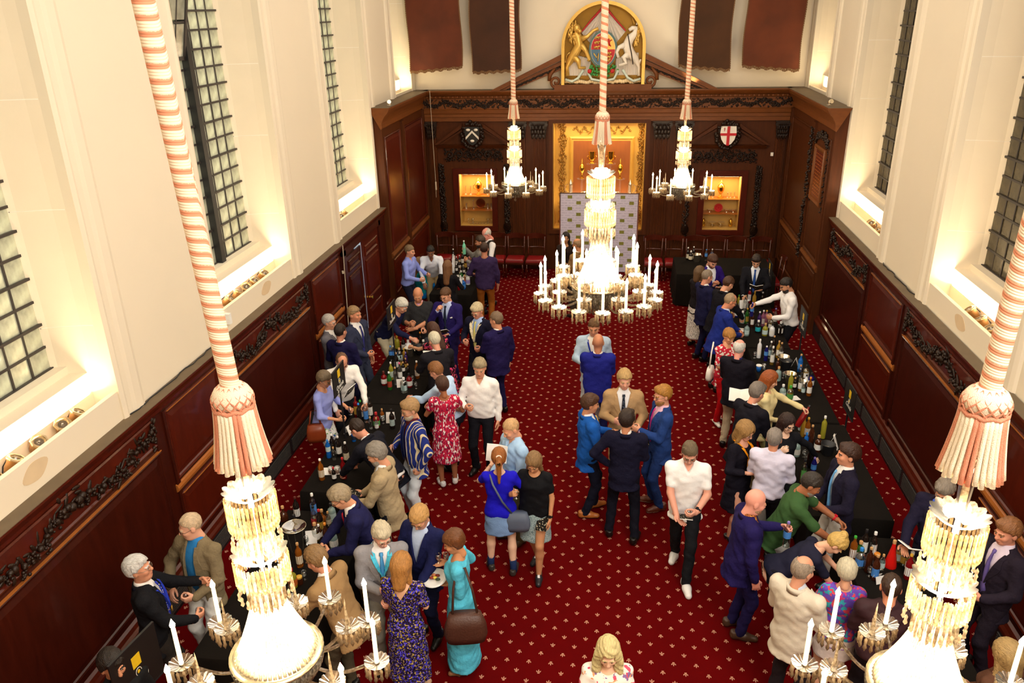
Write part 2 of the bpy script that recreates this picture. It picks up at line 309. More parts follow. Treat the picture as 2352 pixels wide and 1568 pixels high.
for sd, y0, y1, lamps, wn in troughs:
    F = FX(XL if sd == 'L' else XR, 1 if sd == 'L' else -1); s = 1 if sd == 'L' else -1
    for i, y in enumerate(lamps):
        o = empty('floodlight', F(y, PAR - .015, -.13), 0, '%s small metal floodlight from the camera in the sill trough of the %s' % (ORD[i], wn), 'floodlight', 'floodlights in the window troughs')
        o.rotation_euler = (rnd.uniform(-.5, .5), s * rnd.uniform(.35, .75), rnd.uniform(-.3, .3))
        for nm, me in (('body', me_body), ('bezel', me_rim), ('reflector', me_len), ('bracket', me_bk)): inst(nm, me, o)
    x, y, z = F((y0 + y1) / 2, PAR + .01, -.20)
    light('trough_uplight', 'AREA', (x, y, z), 26 * (y1 - y0) / 2.3, (1, .80, .52), .16, y1 - y0 - .15, (PI, -s * .25, 0))
for sd, y0, y1 in (('L', 17.85, 19.3), ('R', 17.6, 19.3)):
    F = FX(XL if sd == 'L' else XR, 1 if sd == 'L' else -1); light('end_uplight', 'AREA', F((y0 + y1) / 2, 4.5, -.15), 14, (1, .8, .5), .2, 1.2, (PI, 0, 0))
light('pediment_uplight', 'SPOT', (1.62, 19.1, 4.5), 40, (1, .85, .6), .05, rot=(math.radians(165), 0, 0), spread=1.5)
# ---- wood panelling of the side walls, bay by bay
RAISED = [(0, 0), (0, .014), (.016, .026), (.034, .018), (.045, .002), (.06, .002), (.12, .016)]
def garland(F, y0, y1, z0, z1, parent, seed, name='carved_garland'):
    r = random.Random(seed); b = MB(); n = int((y1 - y0) / .05); H = z1 - z0; flip = F(1, 0, 0)[1] != 0
    def blob(y, z, d, a, c, t, ang):
        R = Matrix.Rotation(ang, 3, 'X'); b.blob(F(y, z, d), (t, a, c), 6, 4, R)
    for i in range(n):
        t = i / (n - 1); y = y0 + (y1 - y0) * t; q = abs(t - .5) * 2; zc = z0 + H * (.40 + .22 * math.cos(t * PI * 4)); big = 1.5 if q < .1 else 1
        for _ in range(2): blob(y + r.uniform(-.03, .03), zc + r.uniform(-.45, .45) * H * (.6 + .4 * (q < .14)), r.uniform(.0, .02), r.uniform(.015, .025), r.uniform(.045, .075), .012, r.uniform(0, 6.3))
        if i % 3 == 0:
            gy, gz = y + r.uniform(-.03, .03), zc + r.uniform(-.2, .2) * H
            for _ in range(8): s_ = r.uniform(.011, .019) * big; blob(gy + r.uniform(-.04, .04), gz + r.uniform(-.05, .05), r.uniform(.02, .06), s_, s_, s_, 0)
        else: s_ = r.uniform(.022, .036) * big; blob(y, zc + r.uniform(-.1, .1) * H, .03, s_, s_ * r.uniform(.7, 1.2), s_, 0)
    for e in (0, 1):
        for i in range(16): blob((y0 if e == 0 else y1) + r.uniform(-.05, .05), z1 - i / 16 * H * 1.05 + r.uniform(-.02, .02), r.uniform(.01, .03), r.uniform(.012, .03), r.uniform(.02, .045), .018, r.uniform(0, 6.3))
    return tag(b.build(name, carve, parent, True), kind='stuff')
def panelling(side):
    X = PL if side == 'L' else PR; sg = 1 if side == 'L' else -1; F = FX(X, sg); w = wall_left if side == 'L' else wall_right
    yend = 15.95 if side == 'L' else 15.55
    b = MB(); b.prism([(YB, 0), (yend, 0), (yend, LED - .05), (YB, LED - .05)], F, -.09, 0); ST(b.build('trim_1' if side == 'L' else 'trim_2', mahog))
    b = MB(); b.sweep([(LED - .16, 0), (LED - .14, .02), (LED - .10, .025), (LED - .06, .05), (LED - .02, .07), (LED, .07), (LED, -.085)], YB, yend, F); b.build('cornice', [ledgem if False else mahog2], w)
    b = MB(); b.prism([(YB, LED), (yend, LED), (yend, LED + .006), (YB, LED + .006)], F, -.088, .066); b.build('ledge_top', ledgem, w)
    # low black heater grille along the floor
    b = MB(); b.prism([(YB, 0), (yend, 0), (yend, .30), (YB, .30)], F, 0, .075); g = ST(b.build('baseboard_left' if side == 'L' else 'baseboard_right', blackm))
    slat = MB(); slat.prism([(0, 0), (.9, 0), (.9, .012), (0, .012)], lambda u, v, d: (sg * d, u, v), 0, .012); sm = slat.mesh('grille_slat', mat('grille_metal', (.05, .045, .04), .5))
    y = 5.0
    while y < yend - 1:
        for k in range(8): inst('grille_slat', sm, g, F(y, .05 + k * .028, .075))
        y += 1.0
    b = MB(); b.sweep([(.30, 0), (.30, .08), (.33, .075), (.36, .05), (.40, .03), (.42, 0)], YB, yend, F); b.build('skirting_cap', mahog2, w)
    wide = [(4.1, 6.95), (8.6, 11.45), (13.3, 15.6)] if side == 'L' else [(3.5, 6.3), (8.2, 11.0), (12.95, 15.35)]
    if side == 'L': wide = wide[:2]
    narrow = [(1.2, 3.9), (7.15, 8.4), (11.65, 12.95)] if side == 'L' else [(1.2, 3.3), (6.5, 8.0), (11.2, 12.75)]
    for i, (y0, y1) in enumerate(wide):
        p = MB(); p.rings(y0, 1.93, y1, 2.26, [(0, 0), (0, .012), (.02, .02), (.035, .004)], F); p.build('frieze_panel', mahog2, w)
        garland(F, y0 + .06, y1 - .06, 1.94, 2.27, w, 11 + i + (9 if side == 'R' else 0))
        p = MB(); p.rings(y0, .50, y1, 1.86, RAISED, F); p.build('panel', mahog, w)
        p = MB(); p.prism([(y0, 1.862), (y1, 1.862), (y1, 1.872), (y0, 1.872)], F, 0, .03); p.build('gilt_bead', gilt, w)
    for (y0, y1) in narrow:
        for (z0, z1) in ((.50, 1.18), (1.36, 2.24)):
            p = MB(); p.rings(y0, z0, y1, z1, RAISED, F); p.build('panel', mahog2, w)
            p = MB(); p.prism([(y0 + .03, z1 - .02), (y1 - .03, z1 - .02), (y1 - .03, z1 - .012), (y0 + .03, z1 - .012)], F, .01, .033); p.build('gilt_bead', gilt, w)
        p = MB(); p.sweep([(1.22, 0), (1.23, .02), (1.27, .03), (1.31, .02), (1.32, 0)], y0 - .05, y1 + .05, F); p.build('dado_rail', gilt, w)
    edges = sorted([q for pr in wide + narrow for q in pr])
    for q in edges:
        p = MB(); p.prism([(q - .035, .42), (q + .035, .42), (q + .035, LED - .17), (q - .035, LED - .17)], F, 0, .02) ; p.build('stile', mahog, w)
panelling('L'); panelling('R')
# painted patches on the trough parapets
for F, y, z in ((FLp, 5.35, 2.60), (FLp, 10.25, 2.60), (FRp, 9.6, 2.60)):
    p = MB(); p.prism([(y + .16 * math.cos(a) * (1 + .2 * math.sin(2 * a)), z + .09 * math.sin(a)) for a in [i * PI / 12 for i in range(24)]], F, 0, .003); p.build('paint_patch', mat('buff_paint', sr('D8C09C'), .8), wall_left if F is FLp else wall_right)
# ---------------------------------------------------------------- tall panelling of the end bay and the end wall
CT = 4.44
def tall_side(side):
    sg = 1 if side == 'L' else -1; X = -4.78 if side == 'L' else 3.93; F = FX(X, sg); w = wall_left if side == 'L' else wall_right; y0 = 15.95 if side == 'L' else 15.55
    b = MB(); b.prism([(y0, 0), (YE, 0), (YE, CT - .06), (y0, CT - .06)], F, -.24, 0); ST(b.build('trim_3' if side == 'L' else 'trim_4', oak))
    b = MB(); b.sweep([(CT - .42, 0), (CT - .40, .03), (CT - .3, .03), (CT - .24, .05), (CT - .16, .10), (CT - .1, .16), (CT - .03, .20), (CT, .20), (CT, -.23)], y0 - .06, YE, F); b.build('cornice', oak_l, w)
    b = MB(); b.prism([(y0 - .06, CT), (YE, CT), (YE, CT + .006), (y0 - .06, CT + .006)], F, -.23, .19); b.build('ledge_top', ledgem, w)
    for (a, c, z0, z1) in ((y0 + .12, y0 + 1.35, 1.45, 3.85), (y0 + 1.7, YE - .25, 1.45, 3.85), (y0 + .12, y0 + 1.35, .45, 1.25), (y0 + 1.7, YE - .25, .45, 1.25)):
        p = MB(); p.rings(a, z0, c, z1, RAISED, F); p.build('panel', mahog2 if side == 'L' else oak, w)
    p = MB(); p.sweep([(1.3, 0), (1.31, .03), (1.36, .05), (1.41, .03), (1.42, 0)], y0, YE, F); p.build('dado_rail', oak_l, w)
    for q in (y0 + 1.52, YE - .12):
        p = MB(); p.prism([(q - .09, .45), (q + .09, .45), (q + .09, 4.0), (q - .09, 4.0)], F, 0, .05); p.build('pilaster', oak, w)
    return F
FTL = tall_side('L'); FTR = tall_side('R')
# red honours board on the right return, carved frame round it
hb = empty('honours_board', FTR(16.45, 2.4, .03), 0, 'framed dark red board with gilt lettering lines on the tall right hand panelling', 'board')
hb_red = mat('board_red', sr('5E1A0C'), .4, var=.5, vscale=14, stretch=(1, 1, 5))
p = MB(); p.rings(15.9, 2.52, 16.75, 3.62, [(0, 0), (0, .05), (.03, .07), (.07, .05), (.09, .03)], lambda u, v, d: (Vector(FTR(u, v, d)) - hb.location)); p.build('frame', oak_l, hb)
p = MB(); p.prism([(16.0, 2.62), (16.65, 2.62), (16.65, 3.52), (16.0, 3.52)], lambda u, v, d: (Vector(FTR(u, v, d)) - hb.location), .0, .036); p.build('board', hb_red, hb)
p = MB()
for i in range(13):
    for k in range(5): 
        a = 16.04 + k * .12 + rnd.uniform(0, .02); p.prism([(a, 3.46 - i * .065), (a + rnd.uniform(.06, .1), 3.46 - i * .065), (a + .07, 3.475 - i * .065), (a, 3.475 - i * .065)], lambda u, v, d: (Vector(FTR(u, v, d)) - hb.location), .035, .039)
tag(p.build('lettering_lines', gilt, hb), kind='stuff')
r_ = random.Random(3); p = MB()
for i in range(120):
    t = i / 120; y = 15.85 + t * .95; p.blob(FTR(y, 3.72 + .12 * math.sin(t * PI) + r_.uniform(-.06, .08), r_.uniform(0, .05)), r_.uniform(.015, .035), 6, 4)
for i in range(170): p.blob(FTR(17.05 + r_.uniform(-.07, .07), 1.2 + i / 170 * 2.7, r_.uniform(.04, .09)), r_.uniform(.015, .035), 6, 4)
for i in range(90): p.blob(FTR((15.8, 16.86)[i % 2] + r_.uniform(-.03, .03), 2.45 + i / 90 * 1.3, r_.uniform(.0, .04)), r_.uniform(.012, .022), 6, 4)
tag(p.build('carved_garland', carve, wall_right, True), kind='stuff')
# ---- end wall
F = FY(19.55)
CXN = -.43
b = MB()
for (x0, x1, z0, z1) in ((-5.0, -3.97, 0, 3.8), (-3.12, NX0, 0, 3.8), (-3.97, -3.12, 0, 1.1), (-3.97, -3.12, 2.44, 3.8), (NX1, 2.07, 0, 3.8), (2.94, 4.2, 0, 3.8), (2.07, 2.94, 0, 1.08), (2.07, 2.94, 2.42, 3.8), (NX0, NX1, 0, NZ0), (NX0, NX1, NZ1, 3.8)):
    b.prism([(x0, z0), (x1, z0), (x1, z1), (x0, z1)], F, -.05, 0)
ST(b.build('trim_5', oak))
b = MB(); b.sweep([(3.70, 0), (3.71, .05), (3.80, .05), (3.81, .07), (3.88, .07), (3.9, .09), (3.98, .10), (4.0, .06), (4.24, .06), (4.26, .09), (4.30, .1), (4.32, .16), (4.37, .22), (4.41, .25), (CT, .25), (CT, -.05)], -4.8, 3.95, F); b.build('entablature', oak_l, wall_end)
b = MB(); b.prism([(-4.7, CT), (3.85, CT), (3.85, CT + .006), (-4.7, CT + .006)], F, -.05, .24); b.build('ledge_top', ledgem, wall_end)
dm = MB(); dm.box(-.02, -.03, -.02, .02, .03, .02); dmm = dm.mesh('dentil', oak_l)
for i in range(80): inst('dentil', dmm, wall_end, F(-4.62 + i * .106, 4.285, .125))
r_ = random.Random(5); p = MB()
for i in range(2400):
    x = -4.75 + 8.65 * i / 2400; t = x * 2 * PI / .62
    p.blob(F(x, 4.12 + (.055 * math.sin(t) + r_.uniform(-.04, .04) if i % 3 else r_.uniform(-.10, .10)), r_.uniform(.055, .09)), (r_.uniform(.012, .034), .015, r_.uniform(.009, .024)), 5, 3, Matrix.Rotation(r_.uniform(0, 3), 3, 'Y'))
tag(p.build('carved_frieze', carve, wall_end, True), kind='stuff')
def capital(x0, x1, z0, z1):
    p = MB(); r = random.Random(int(x0 * 100)); w = x1 - x0
    p.prism([(x0 + .05, z0), (x1 - .05, z0), (x1 - .02, z1 - .06), (x1, z1), (x0, z1), (x0 + .02, z1 - .06)], F, .06, .13)
    for row in range(3):
        for k in range(4 + row % 2):
            x = x0 + .05 + (w - .10) * (k + .5) / (4 + row % 2); z = z0 + .04 + row * .10
            p.blob(F(x, z, .14 + .015 * row), (w * .085, .025, .075), 6, 5, Matrix.Rotation(r.uniform(-.3, .3), 3, 'Y')); p.blob(F(x + r.uniform(-.01, .01), z + .07, .17 + .02 * row), (w * .10, .03, .014), 6, 4)
            for e in (-1, 1): p.blob(F(x + e * w * .07, z + .02, .15), (.012, .015, .04), 5, 4, Matrix.Rotation(e * .5, 3, 'Y'))
    for x in (x0 + .04, x1 - .04): p.lathe([(.05, -.02), (.05, .02)], 8, Matrix.Translation(F(x, z1 - .07, .16)) @ Matrix.Rotation(PI / 2, 4, 'X'))
    p.build('capital', carve, wall_end, 'auto')
for (x0, x1) in ((-4.72, -4.42), (-2.66, -2.22), (-2.16, -1.72), (.76, 1.22), (1.28, 1.72), (3.56, 3.88)):
    p = MB(); p.prism([(x0 + .05, .42), (x1 - .05, .42), (x1 - .05, 3.33), (x0 + .05, 3.33)], F, 0, .07)
    nfl = 5
    for k in range(nfl):
        x = x0 + .08 + (x1 - x0 - .16) * (k + .5) / nfl; p.tube([F(x, .6, .072), F(x, 3.28, .072)], .018, 6)
    p.build('pilaster', oak, wall_end); capital(x0, x1, 3.33, 3.71)
    p = MB(); p.prism([(x0, .1), (x1, .1), (x1, .42), (x0, .42)], F, 0, .1); p.build('plinth', oak, wall_end)
for (x0, x1) in ((-4.38, -2.7), (1.76, 3.5), (NX0, NX1)):
    p = MB(); p.rings(x0 + .06, .15, x1 - .06, .95, RAISED, F); p.build('panel', oak, wall_end)
# display cases
casegold = mat('case_lining_gilt', sr('D9AE5C'), .4, var=.12, vscale=3); shelfm = mat('case_shelf', sr('B5651E'), .35, var=.2)
silver = mat('polished_silver', sr('EEE6D2'), .18, metal=.95, var=.05); gold = mat('polished_gold', sr('E8B84A'), .2, metal=.95, var=.08); redcl = mat('red_velvet', sr('C01818'), .7)
caseglass = mat('case_glass', (1, 1, 1), .02, trans=1.0, var=0, alpha=.08)
def lathe_obj(name, prof, m, loc, label, cat, group=None, extra=None, n=14):
    o = MB(); o.lathe(prof, n)
    if extra: extra(o)
    ob = o.build(name, m, None, 'auto'); ob.location = loc; return tag(ob, label, cat, group)
def case(x0, x1, z0, z1, nm, shield):
    w = wall_end; c = ST(empty('display_case')); del c['kind']; c.location = (x0, 19.6, z0); tag(c, 'lit display case of gold and silver plate let into the %s of the end wall' % nm, 'display case')
    T = Vector((x0, 19.6, z0)); G = lambda u, v, d: Vector((u, 19.6 - d, v)) - T
    p = MB(); a = -.42
    p.prism([(x0, z0), (x1, z0), (x1, z1), (x0, z1)], G, a - .02, a); p.prism([(x0 - .02, z0), (x0, z0), (x0, z1), (x0 - .02, z1)], G, a, 0); p.prism([(x1, z0), (x1 + .02, z0), (x1 + .02, z1), (x1, z1)], G, a, 0)
    p.prism([(x0, z0 - .02), (x1, z0 - .02), (x1, z0), (x0, z0)], G, a, 0); p.prism([(x0, z1), (x1, z1), (x1, z1 + .02), (x0, z1 + .02)], G, a, 0); p.build('lining', casegold, c)
    for z in (z0 + .36, z0 + .72):
        s = MB(); s.prism([(x0, z), (x1, z), (x1, z + .012), (x0, z + .012)], G, a, -.06); s.build('shelf', shelfm, c)
    d = MB(); F2 = lambda u, v, dd: Vector((u, 19.55 - dd, v)) - T
    for (u0, v0, u1, v1) in ((x0 - .14, z0 - .12, x0, z1 + .14), (x1, z0 - .12, x1 + .14, z1 + .14), (x0, z1, x1, z1 + .14), (x0, z0 - .12, x1, z0)): d.prism([(u0, v0), (u1, v0), (u1, v1), (u0, v1)], F2, 0, .06)
    d.rings(x0 - .2, z0 - .18, x1 + .2, z1 + .2, [(0, 0), (0, .05), (.03, .07), (.06, .05)], F2) if False else None
    d.build('door_frame', mahog2, c)
    gp = MB(); gp.prism([(x0, z0), (x1, z0), (x1, z1), (x0, z1)], F2, .02, .024); gp.build('glass', caseglass, c)
    light('case_lamp', 'AREA', ((x0 + x1) / 2, 19.72, z1 - .02), 10, (1, .80, .48), x1 - x0 - .1, .15, (math.radians(-20), 0, 0))
    # carved surround, entablature and broken pediment with a shield
    F3 = FY(19.55); r = random.Random(int(x0 * 10)); p = MB(); xa, xb = x0 - .42, x1 + .38
    for i in range(260):
        t = i / 260; z = z0 - .2 + t * (z1 + .45 - z0)
        for x in (xa, xb): p.blob(F3(x + r.uniform(-.06, .06), z, r.uniform(.03, .08)), (r.uniform(.015, .035), .03, r.uniform(.015, .04)), 6, 4)
    for i in range(420):
        t = i / 420; u = (t * 6) % 1; q = .11 * (1 - u); a = u * 9; sx = -1 if t < .5 else 1
        if i % 2: p.blob(F3(xa + .1 + (xb - xa - .2) * (int(t * 6) + .5) / 6 + sx * q * math.cos(a), z1 + .47 + q * math.sin(a), r.uniform(.03, .06)), (.022, .025, .018), 5, 4)
        else: p.blob(F3(xa + .08 + (xb - xa - .16) * t, z1 + .47 + r.uniform(-.15, .15), r.uniform(.01, .04)), (r.uniform(.02, .045), .02, r.uniform(.008, .02)), 5, 4, Matrix.Rotation(r.uniform(0, 3), 3, 'Y'))
    for x in (xa, xb):
        for s in range(5): p.blob(F3(x, z0 + .02 + .03 * s, .10 + .02 * s), (.10 - .015 * s, .05, .12 - .02 * s), 10, 6)
    tag(p.build('carved_surround', carve, w, True), kind='stuff')
    zp = 3.06; xm = (x0 + x1) / 2
    p = MB(); p.sweep([(zp, 0), (zp + .01, .06), (zp + .05, .09), (zp + .09, .12), (zp + .1, 0)], xa - .1, xb + .1, F3); p.build('pediment_base', oak, w)
    for s in (-1, 1):
        p = MB(); e = xm + s * ((xb - xa) / 2 + .08); i_ = xm + s * .26
        p.prism([(e, zp + .1), (i_, zp + .50), (i_, zp + .60), (e + s * .08, zp + .1)], F3, 0, .14); p.prism([(e - s * .1, zp + .1), (i_, zp + .42), (i_, zp + .47), (e - s * .0, zp + .1)], F3, 0, .09); p.build('raking_cornice', oak, w)
    sh = empty('heraldic_shield', F3(xm, 3.40, .16), 0, shield[0], 'shield'); r = random.Random(4)
    q = MB()
    for i in range(70):
        a = i / 70 * 2 * PI; q.blob(((.23 + r.uniform(-.02, .05)) * math.cos(a), r.uniform(-.03, .03), (.27 + r.uniform(-.02, .06)) * math.sin(a)), r.uniform(.025, .05), 6, 4)
    q.build('mantling', carve, sh, True)
    poly = [(-.17, .2), (.17, .2), (.185, .05), (.15, -.1), (.08, -.2), (0, -.24), (-.08, -.2), (-.15, -.1), (-.185, .05)]
    q = MB(); q.prism(poly, lambda u, v, d: (u, -d, v), 0, .05); q.build('field', shield[1], sh); shield[2](sh)
    return G
def arms_chevron(sh):
    wv = mat('shield_silver', sr('E8E0D0'), .4)
    q = MB(); q.prism([(-.16, -.10), (0, .06), (.16, -.10), (.16, -.04), (0, .12), (-.16, -.04)], lambda u, v, d: (u, -d, v), .05, .062); q.build('chevron', wv, sh)
    for (x, z) in ((-.095, .13), (.095, .13), (0, -.13)):
        q = MB(); q.blob((x, -.06, z), (.055, .03, .035), 10, 6); q.build('tun', wv, sh, True)
def arms_cross(sh):
    rd = mat('shield_red', sr('C4101C'), .4)
    q = MB(); q.box(-.032, -.062, -.235, .032, -.05, .2); q.box(-.182, -.062, -.01, -.032, -.05, .045); q.box(.032, -.062, -.01, .182, -.05, .045); q.build('cross', rd, sh)
    q = MB(); q.box(-.10, -.06, .09, -.088, -.05, .17); q.box(-.115, -.06, .14, -.073, -.05, .148); q.build('sword', rd, sh)
case(-3.96, -3.13, 1.11, 2.43, 'left', ('black heraldic shield with silver chevron and three tuns above the left case', mat('shield_black', (.01, .01, .01), .4), arms_chevron))
case(2.08, 2.93, 1.09, 2.41, 'right', ('white heraldic shield with red cross and small sword above the right case', mat('shield_white', sr('F0EADC'), .4), arms_cross))
def handles(o, r, z0, z1):
    for s in (-1, 1): o.tube([(s * r * .8, 0, z0), (s * r * 1.5, 0, z0 + .01), (s * r * 1.6, 0, z1 - .02), (s * r * .9, 0, z1)], .008, 5)
CUP = [(.07, 0), (.075, .02), (.03, .05), (.02, .09), (.05, .13), (.08, .19), (.085, .26), (.09, .27), (.075, .3), (.05, .34), (.015, .37), (.03, .39), (.012, .42), (0.003, .46)]
STICK = [(.045, 0), (.045, .01), (.015, .03), (.011, .1), (.017, .11), (.011, .2), (.022, .215), (.02, .235)]
GOB = [(.03, 0), (.03, .006), (.007, .012), (.007, .05), (.028, .07), (.034, .11)]
BEAK = [(.03, 0), (.03, .01), (.026, .02), (.036, .15)]
DISH = [(.02, 0), (.06, .012), (.11, .03), (.112, .034)]
yS = 19.83
lathe_obj('covered_cup', CUP, gold, (-3.52, yS, 1.843), 'large gold covered cup with two handles on the top shelf of the left case', 'cup', None, lambda o: handles(o, .085, .15, .26))
for i, (x, nm) in enumerate(((-3.86, 'leftmost'), (-3.73, 'left of the gold cup'), (-3.29, 'right of the gold cup'))): lathe_obj('candlestick', STICK, silver, (x, yS, 1.843), 'silver candlestick on top shelf of the left case, %s' % nm, 'candlestick', 'silver candlesticks in the left case')
pl = lathe_obj('salver', [(.0, 0), (.11, .0), (.115, .012), (.125, .016), (.125, .0)], mat('copper_plate', sr('9A4A20'), .3, metal=.7), (-3.49, yS + .06, 1.62), 'round copper coloured salver standing on edge in the left case', 'plate'); pl.rotation_euler = (PI / 2 + .1, 0, 0)
for i, (x, nm) in enumerate(((-3.86, 'at the left end'), (-3.3, 'beside the salver'), (-3.2, 'at the right end'))): lathe_obj('beaker', BEAK, silver, (x, yS, 1.483), 'silver beaker on the middle shelf of the left case %s' % nm, 'beaker', 'beakers in the left case')
lathe_obj('candlestick', STICK, silver, (-3.67, yS, 1.483), 'silver candlestick left of the salver on the middle shelf', 'candlestick', 'silver candlesticks in the left case')
for i, x in enumerate((-3.82, -3.70, -3.3, -3.2)): lathe_obj('goblet', GOB, silver, (x, yS, 1.125), '%s silver goblet from the left on the floor of the left case' % ORD[i], 'goblet', 'goblets in the left case')
for i in range(6): o = lathe_obj('spoon_dish', [(.02, 0), (.045, .01), (.05, .02)], silver, (-3.72 + i * .075, yS - .12, 1.115), '%s small silver dish from the left in the front row of the left case' % ORD[i], 'dish', 'small dishes in the left case')
lathe_obj('covered_cup', CUP, gold, (2.5, yS, 1.823), 'tall gilt covered cup on the top shelf of the right case', 'cup')
for i, x in enumerate((2.15, 2.23, 2.32, 2.67, 2.75, 2.84)): lathe_obj('candlestick', [(r * .7, z * .62) for r, z in STICK], silver, (x, yS, 1.823), '%s small silver candlestick from the left in the right case' % ORD[i], 'candlestick', 'small candlesticks in the right case')
rr = lathe_obj('rose_plate', [(0, 0), (.10, 0), (.105, .02), (.07, .015), (.06, .03), (.02, .03), (0.001, .05)], redcl, (2.48, yS + .05, 1.57), 'round red rose emblem standing on the middle shelf of the right case', 'emblem'); rr.rotation_euler = (PI / 2, 0, 0)
for i, (x, nm) in enumerate(((2.27, 'left'), (2.68, 'right'), (2.84, 'far right'))): lathe_obj('sauce_boat', [(.03, 0), (.02, .02), (.06, .05), (.07, .075)], silver, (x, yS, 1.463), 'silver sauce boat at the %s of the middle shelf in the right case' % nm, 'sauce boat', 'sauce boats in the right case', lambda o: o.tube([(.06, 0, .03), (.11, 0, .06), (.07, 0, .08)], .006, 5))
for i, (x, nm) in enumerate(((2.36, 'left'), (2.56, 'right'))): lathe_obj('tazza', [(.04, 0), (.012, .02), (.012, .04), (.07, .075), (.1, .11)], silver, (x, yS, 1.11), '%s of two fluted silver bowls on the floor of the right case' % nm, 'bowl', 'fluted bowls in the right case')
for i, (x, nm) in enumerate(((2.14, 'left'), (2.8, 'right'))): lathe_obj('tankard', [(.045, 0), (.05, .02), (.04, .16), (.035, .17), (.01, .2)], gold, (x, yS, 1.11), 'gilt tankard at the %s end of the right case floor' % nm, 'tankard', 'tankards in the right case', lambda o: o.tube([(.04, 0, .03), (.09, 0, .06), (.08, 0, .13), (.038, 0, .14)], .006, 5))
# gilded niche behind the backdrop board
ngold = mat('niche_gilding', sr('D2A248'), .38, metal=.3, var=.15, vscale=4); nbrown = mat('niche_panel', sr('94501C'), .35, var=.25, vscale=3, stretch=(4, 4, 1)); ncarve = mat('niche_carving', sr('9A6E26'), .35, metal=.3, var=.3, vscale=12)
nch = empty('gilded_niche', (CXN, 19.6, NZ0), 0, 'lit gilded recess with carved borders in the middle of the end wall', 'niche'); T = Vector(nch.location); G = lambda u, v, d: Vector((u, 19.6 - d, v)) - T
p = MB(); a = -.5
for (u0, v0, u1, v1, d0, d1) in ((NX0, NZ0, NX1, NZ1, a - .02, a), (NX0 - .001, NZ0, NX0 + .02, NZ1, a, 0), (NX1 - .02, NZ0, NX1, NZ1, a, 0), (NX0, NZ0, NX1, NZ0 + .02, a, 0), (NX0, NZ1 - .02, NX1, NZ1, a, 0)): p.prism([(u0, v0), (u1, v0), (u1, v1), (u0, v1)], G, d0, d1)
p.build('lining', ngold, nch)
p = MB(); p.rings(CXN - .80, NZ0 + .1, CXN + .80, 3.26, [(0, 0), (0, .03), (.04, .045), (.07, .02), (.1, .02)], lambda u, v, d: G(u, v, a + d)); p.build('panel_moulding', ngold, nch)
p = MB(); p.prism([(CXN - .70, NZ0 + .2), (CXN + .70, NZ0 + .2), (CXN + .70, 3.16), (CXN - .70, 3.16)], G, a, a + .03); p.build('centre_panel', nbrown, nch)
r = random.Random(8); p = MB()
for s in (-1, 1):
    for i in range(420):
        z = NZ0 + .05 + i / 420 * 2.5; t = z * 2 * PI / .42; w_ = .03 + .075 * abs(math.sin(t / 2)); p.blob(G(CXN + s * .97 + r.uniform(-1, 1) * w_, z, a + r.uniform(.0, .05)), (r.uniform(.012, .032), .02, r.uniform(.012, .035)), 6, 4)
for i in range(120): p.blob(G(CXN - .7 + 1.4 * i / 120, 3.42 + .06 * math.sin(i * .35) + r.uniform(-.03, .03), a + r.uniform(0, .04)), (r.uniform(.012, .03), .02, r.uniform(.01, .025)), 6, 4)
tag(p.build('carved_border', ncarve, nch, True), kind='stuff')
p = MB(); F3 = FY(19.55)
for (u0, v0, u1, v1) in ((NX0 - .1, NZ0 - .1, NX0, NZ1 + .08), (NX1, NZ0 - .1, NX1 + .1, NZ1 + .08), (NX0, NZ1, NX1, NZ1 + .08), (NX0, NZ0 - .1, NX1, NZ0)): p.prism([(u0, v0), (u1, v0), (u1, v1), (u0, v1)], lambda u, v, d: Vector(F3(u, v, d)) - T, 0, .07)
p.build('frame', oak, nch)
light('niche_lamp', 'AREA', (CXN, 19.75, NZ1 - .05), 22, (1, .82, .50), 1.9, .2, (math.radians(-12), 0, 0))
light('niche_lamp_low', 'AREA', (CXN, 19.68, NZ0 + .5), 12, (1, .82, .50), 1.9, .2, (math.radians(150), 0, 0))
acry = mat('acrylic', (.95, .95, 1), .05, trans=.9, var=0, alpha=.35)
def stand(x, z, nm):
    o = MB(); o.lathe([(.13, 0), (.13, .012)], 16); o.lathe([(.03, -z + NZ0 + .03), (.03, 0)], 8); ob = o.build('acrylic_stand', acry); ob.location = (x, 19.86, z); tag(ob, 'clear acrylic stand carrying the %s in the niche' % nm, 'stand')
for x, s in ((-.66, 'left'), (-.20, 'right')):
    stand(x, 2.63, 'upper %s gilt cup' % s); lathe_obj('gilt_cup', [(.07, 0), (.075, .02), (.035, .05), (.06, .09), (.085, .16), (.08, .24), (.095, .3)], gold, (x, 19.86, 2.643), 'short gilt cup on the upper %s acrylic stand in the niche' % s, 'cup', None, lambda o: handles(o, .07, .1, .2))
for x, s in ((-.90, 'left'), (.04, 'right')):
    stand(x, 2.26, '%s steeple cup' % s); lathe_obj('steeple_cup', [(.07, 0), (.07, .015), (.02, .04), (.018, .13), (.05, .17), (.07, .22), (.07, .3), (.05, .34), (.02, .36), (.016, .42), (.003, .5)], gold, (x, 19.86, 2.273), 'gilt steeple cup with pointed lid on the %s of the niche' % s, 'cup')
JUG = [(.07, 0), (.072, .02), (.065, .04), (.06, .25), (.062, .30), (.055, .32), (.03, .35), (.01, .4)]
for x, s, k in ((-1.18, 'left', -1), (.30, 'right', 1)):
    stand(x, 1.83, '%s flagon' % s); lathe_obj('flagon', [(r, z * 1.02) for r, z in JUG], silver, (x, 19.86, 1.843), 'tall silver flagon with a handle at the %s of the niche above the board' % s, 'flagon', None, lambda o: o.tube([(k * .06, 0, .06), (k * .14, 0, .12), (k * .14, 0, .24), (k * .06, 0, .29)], .01, 6))
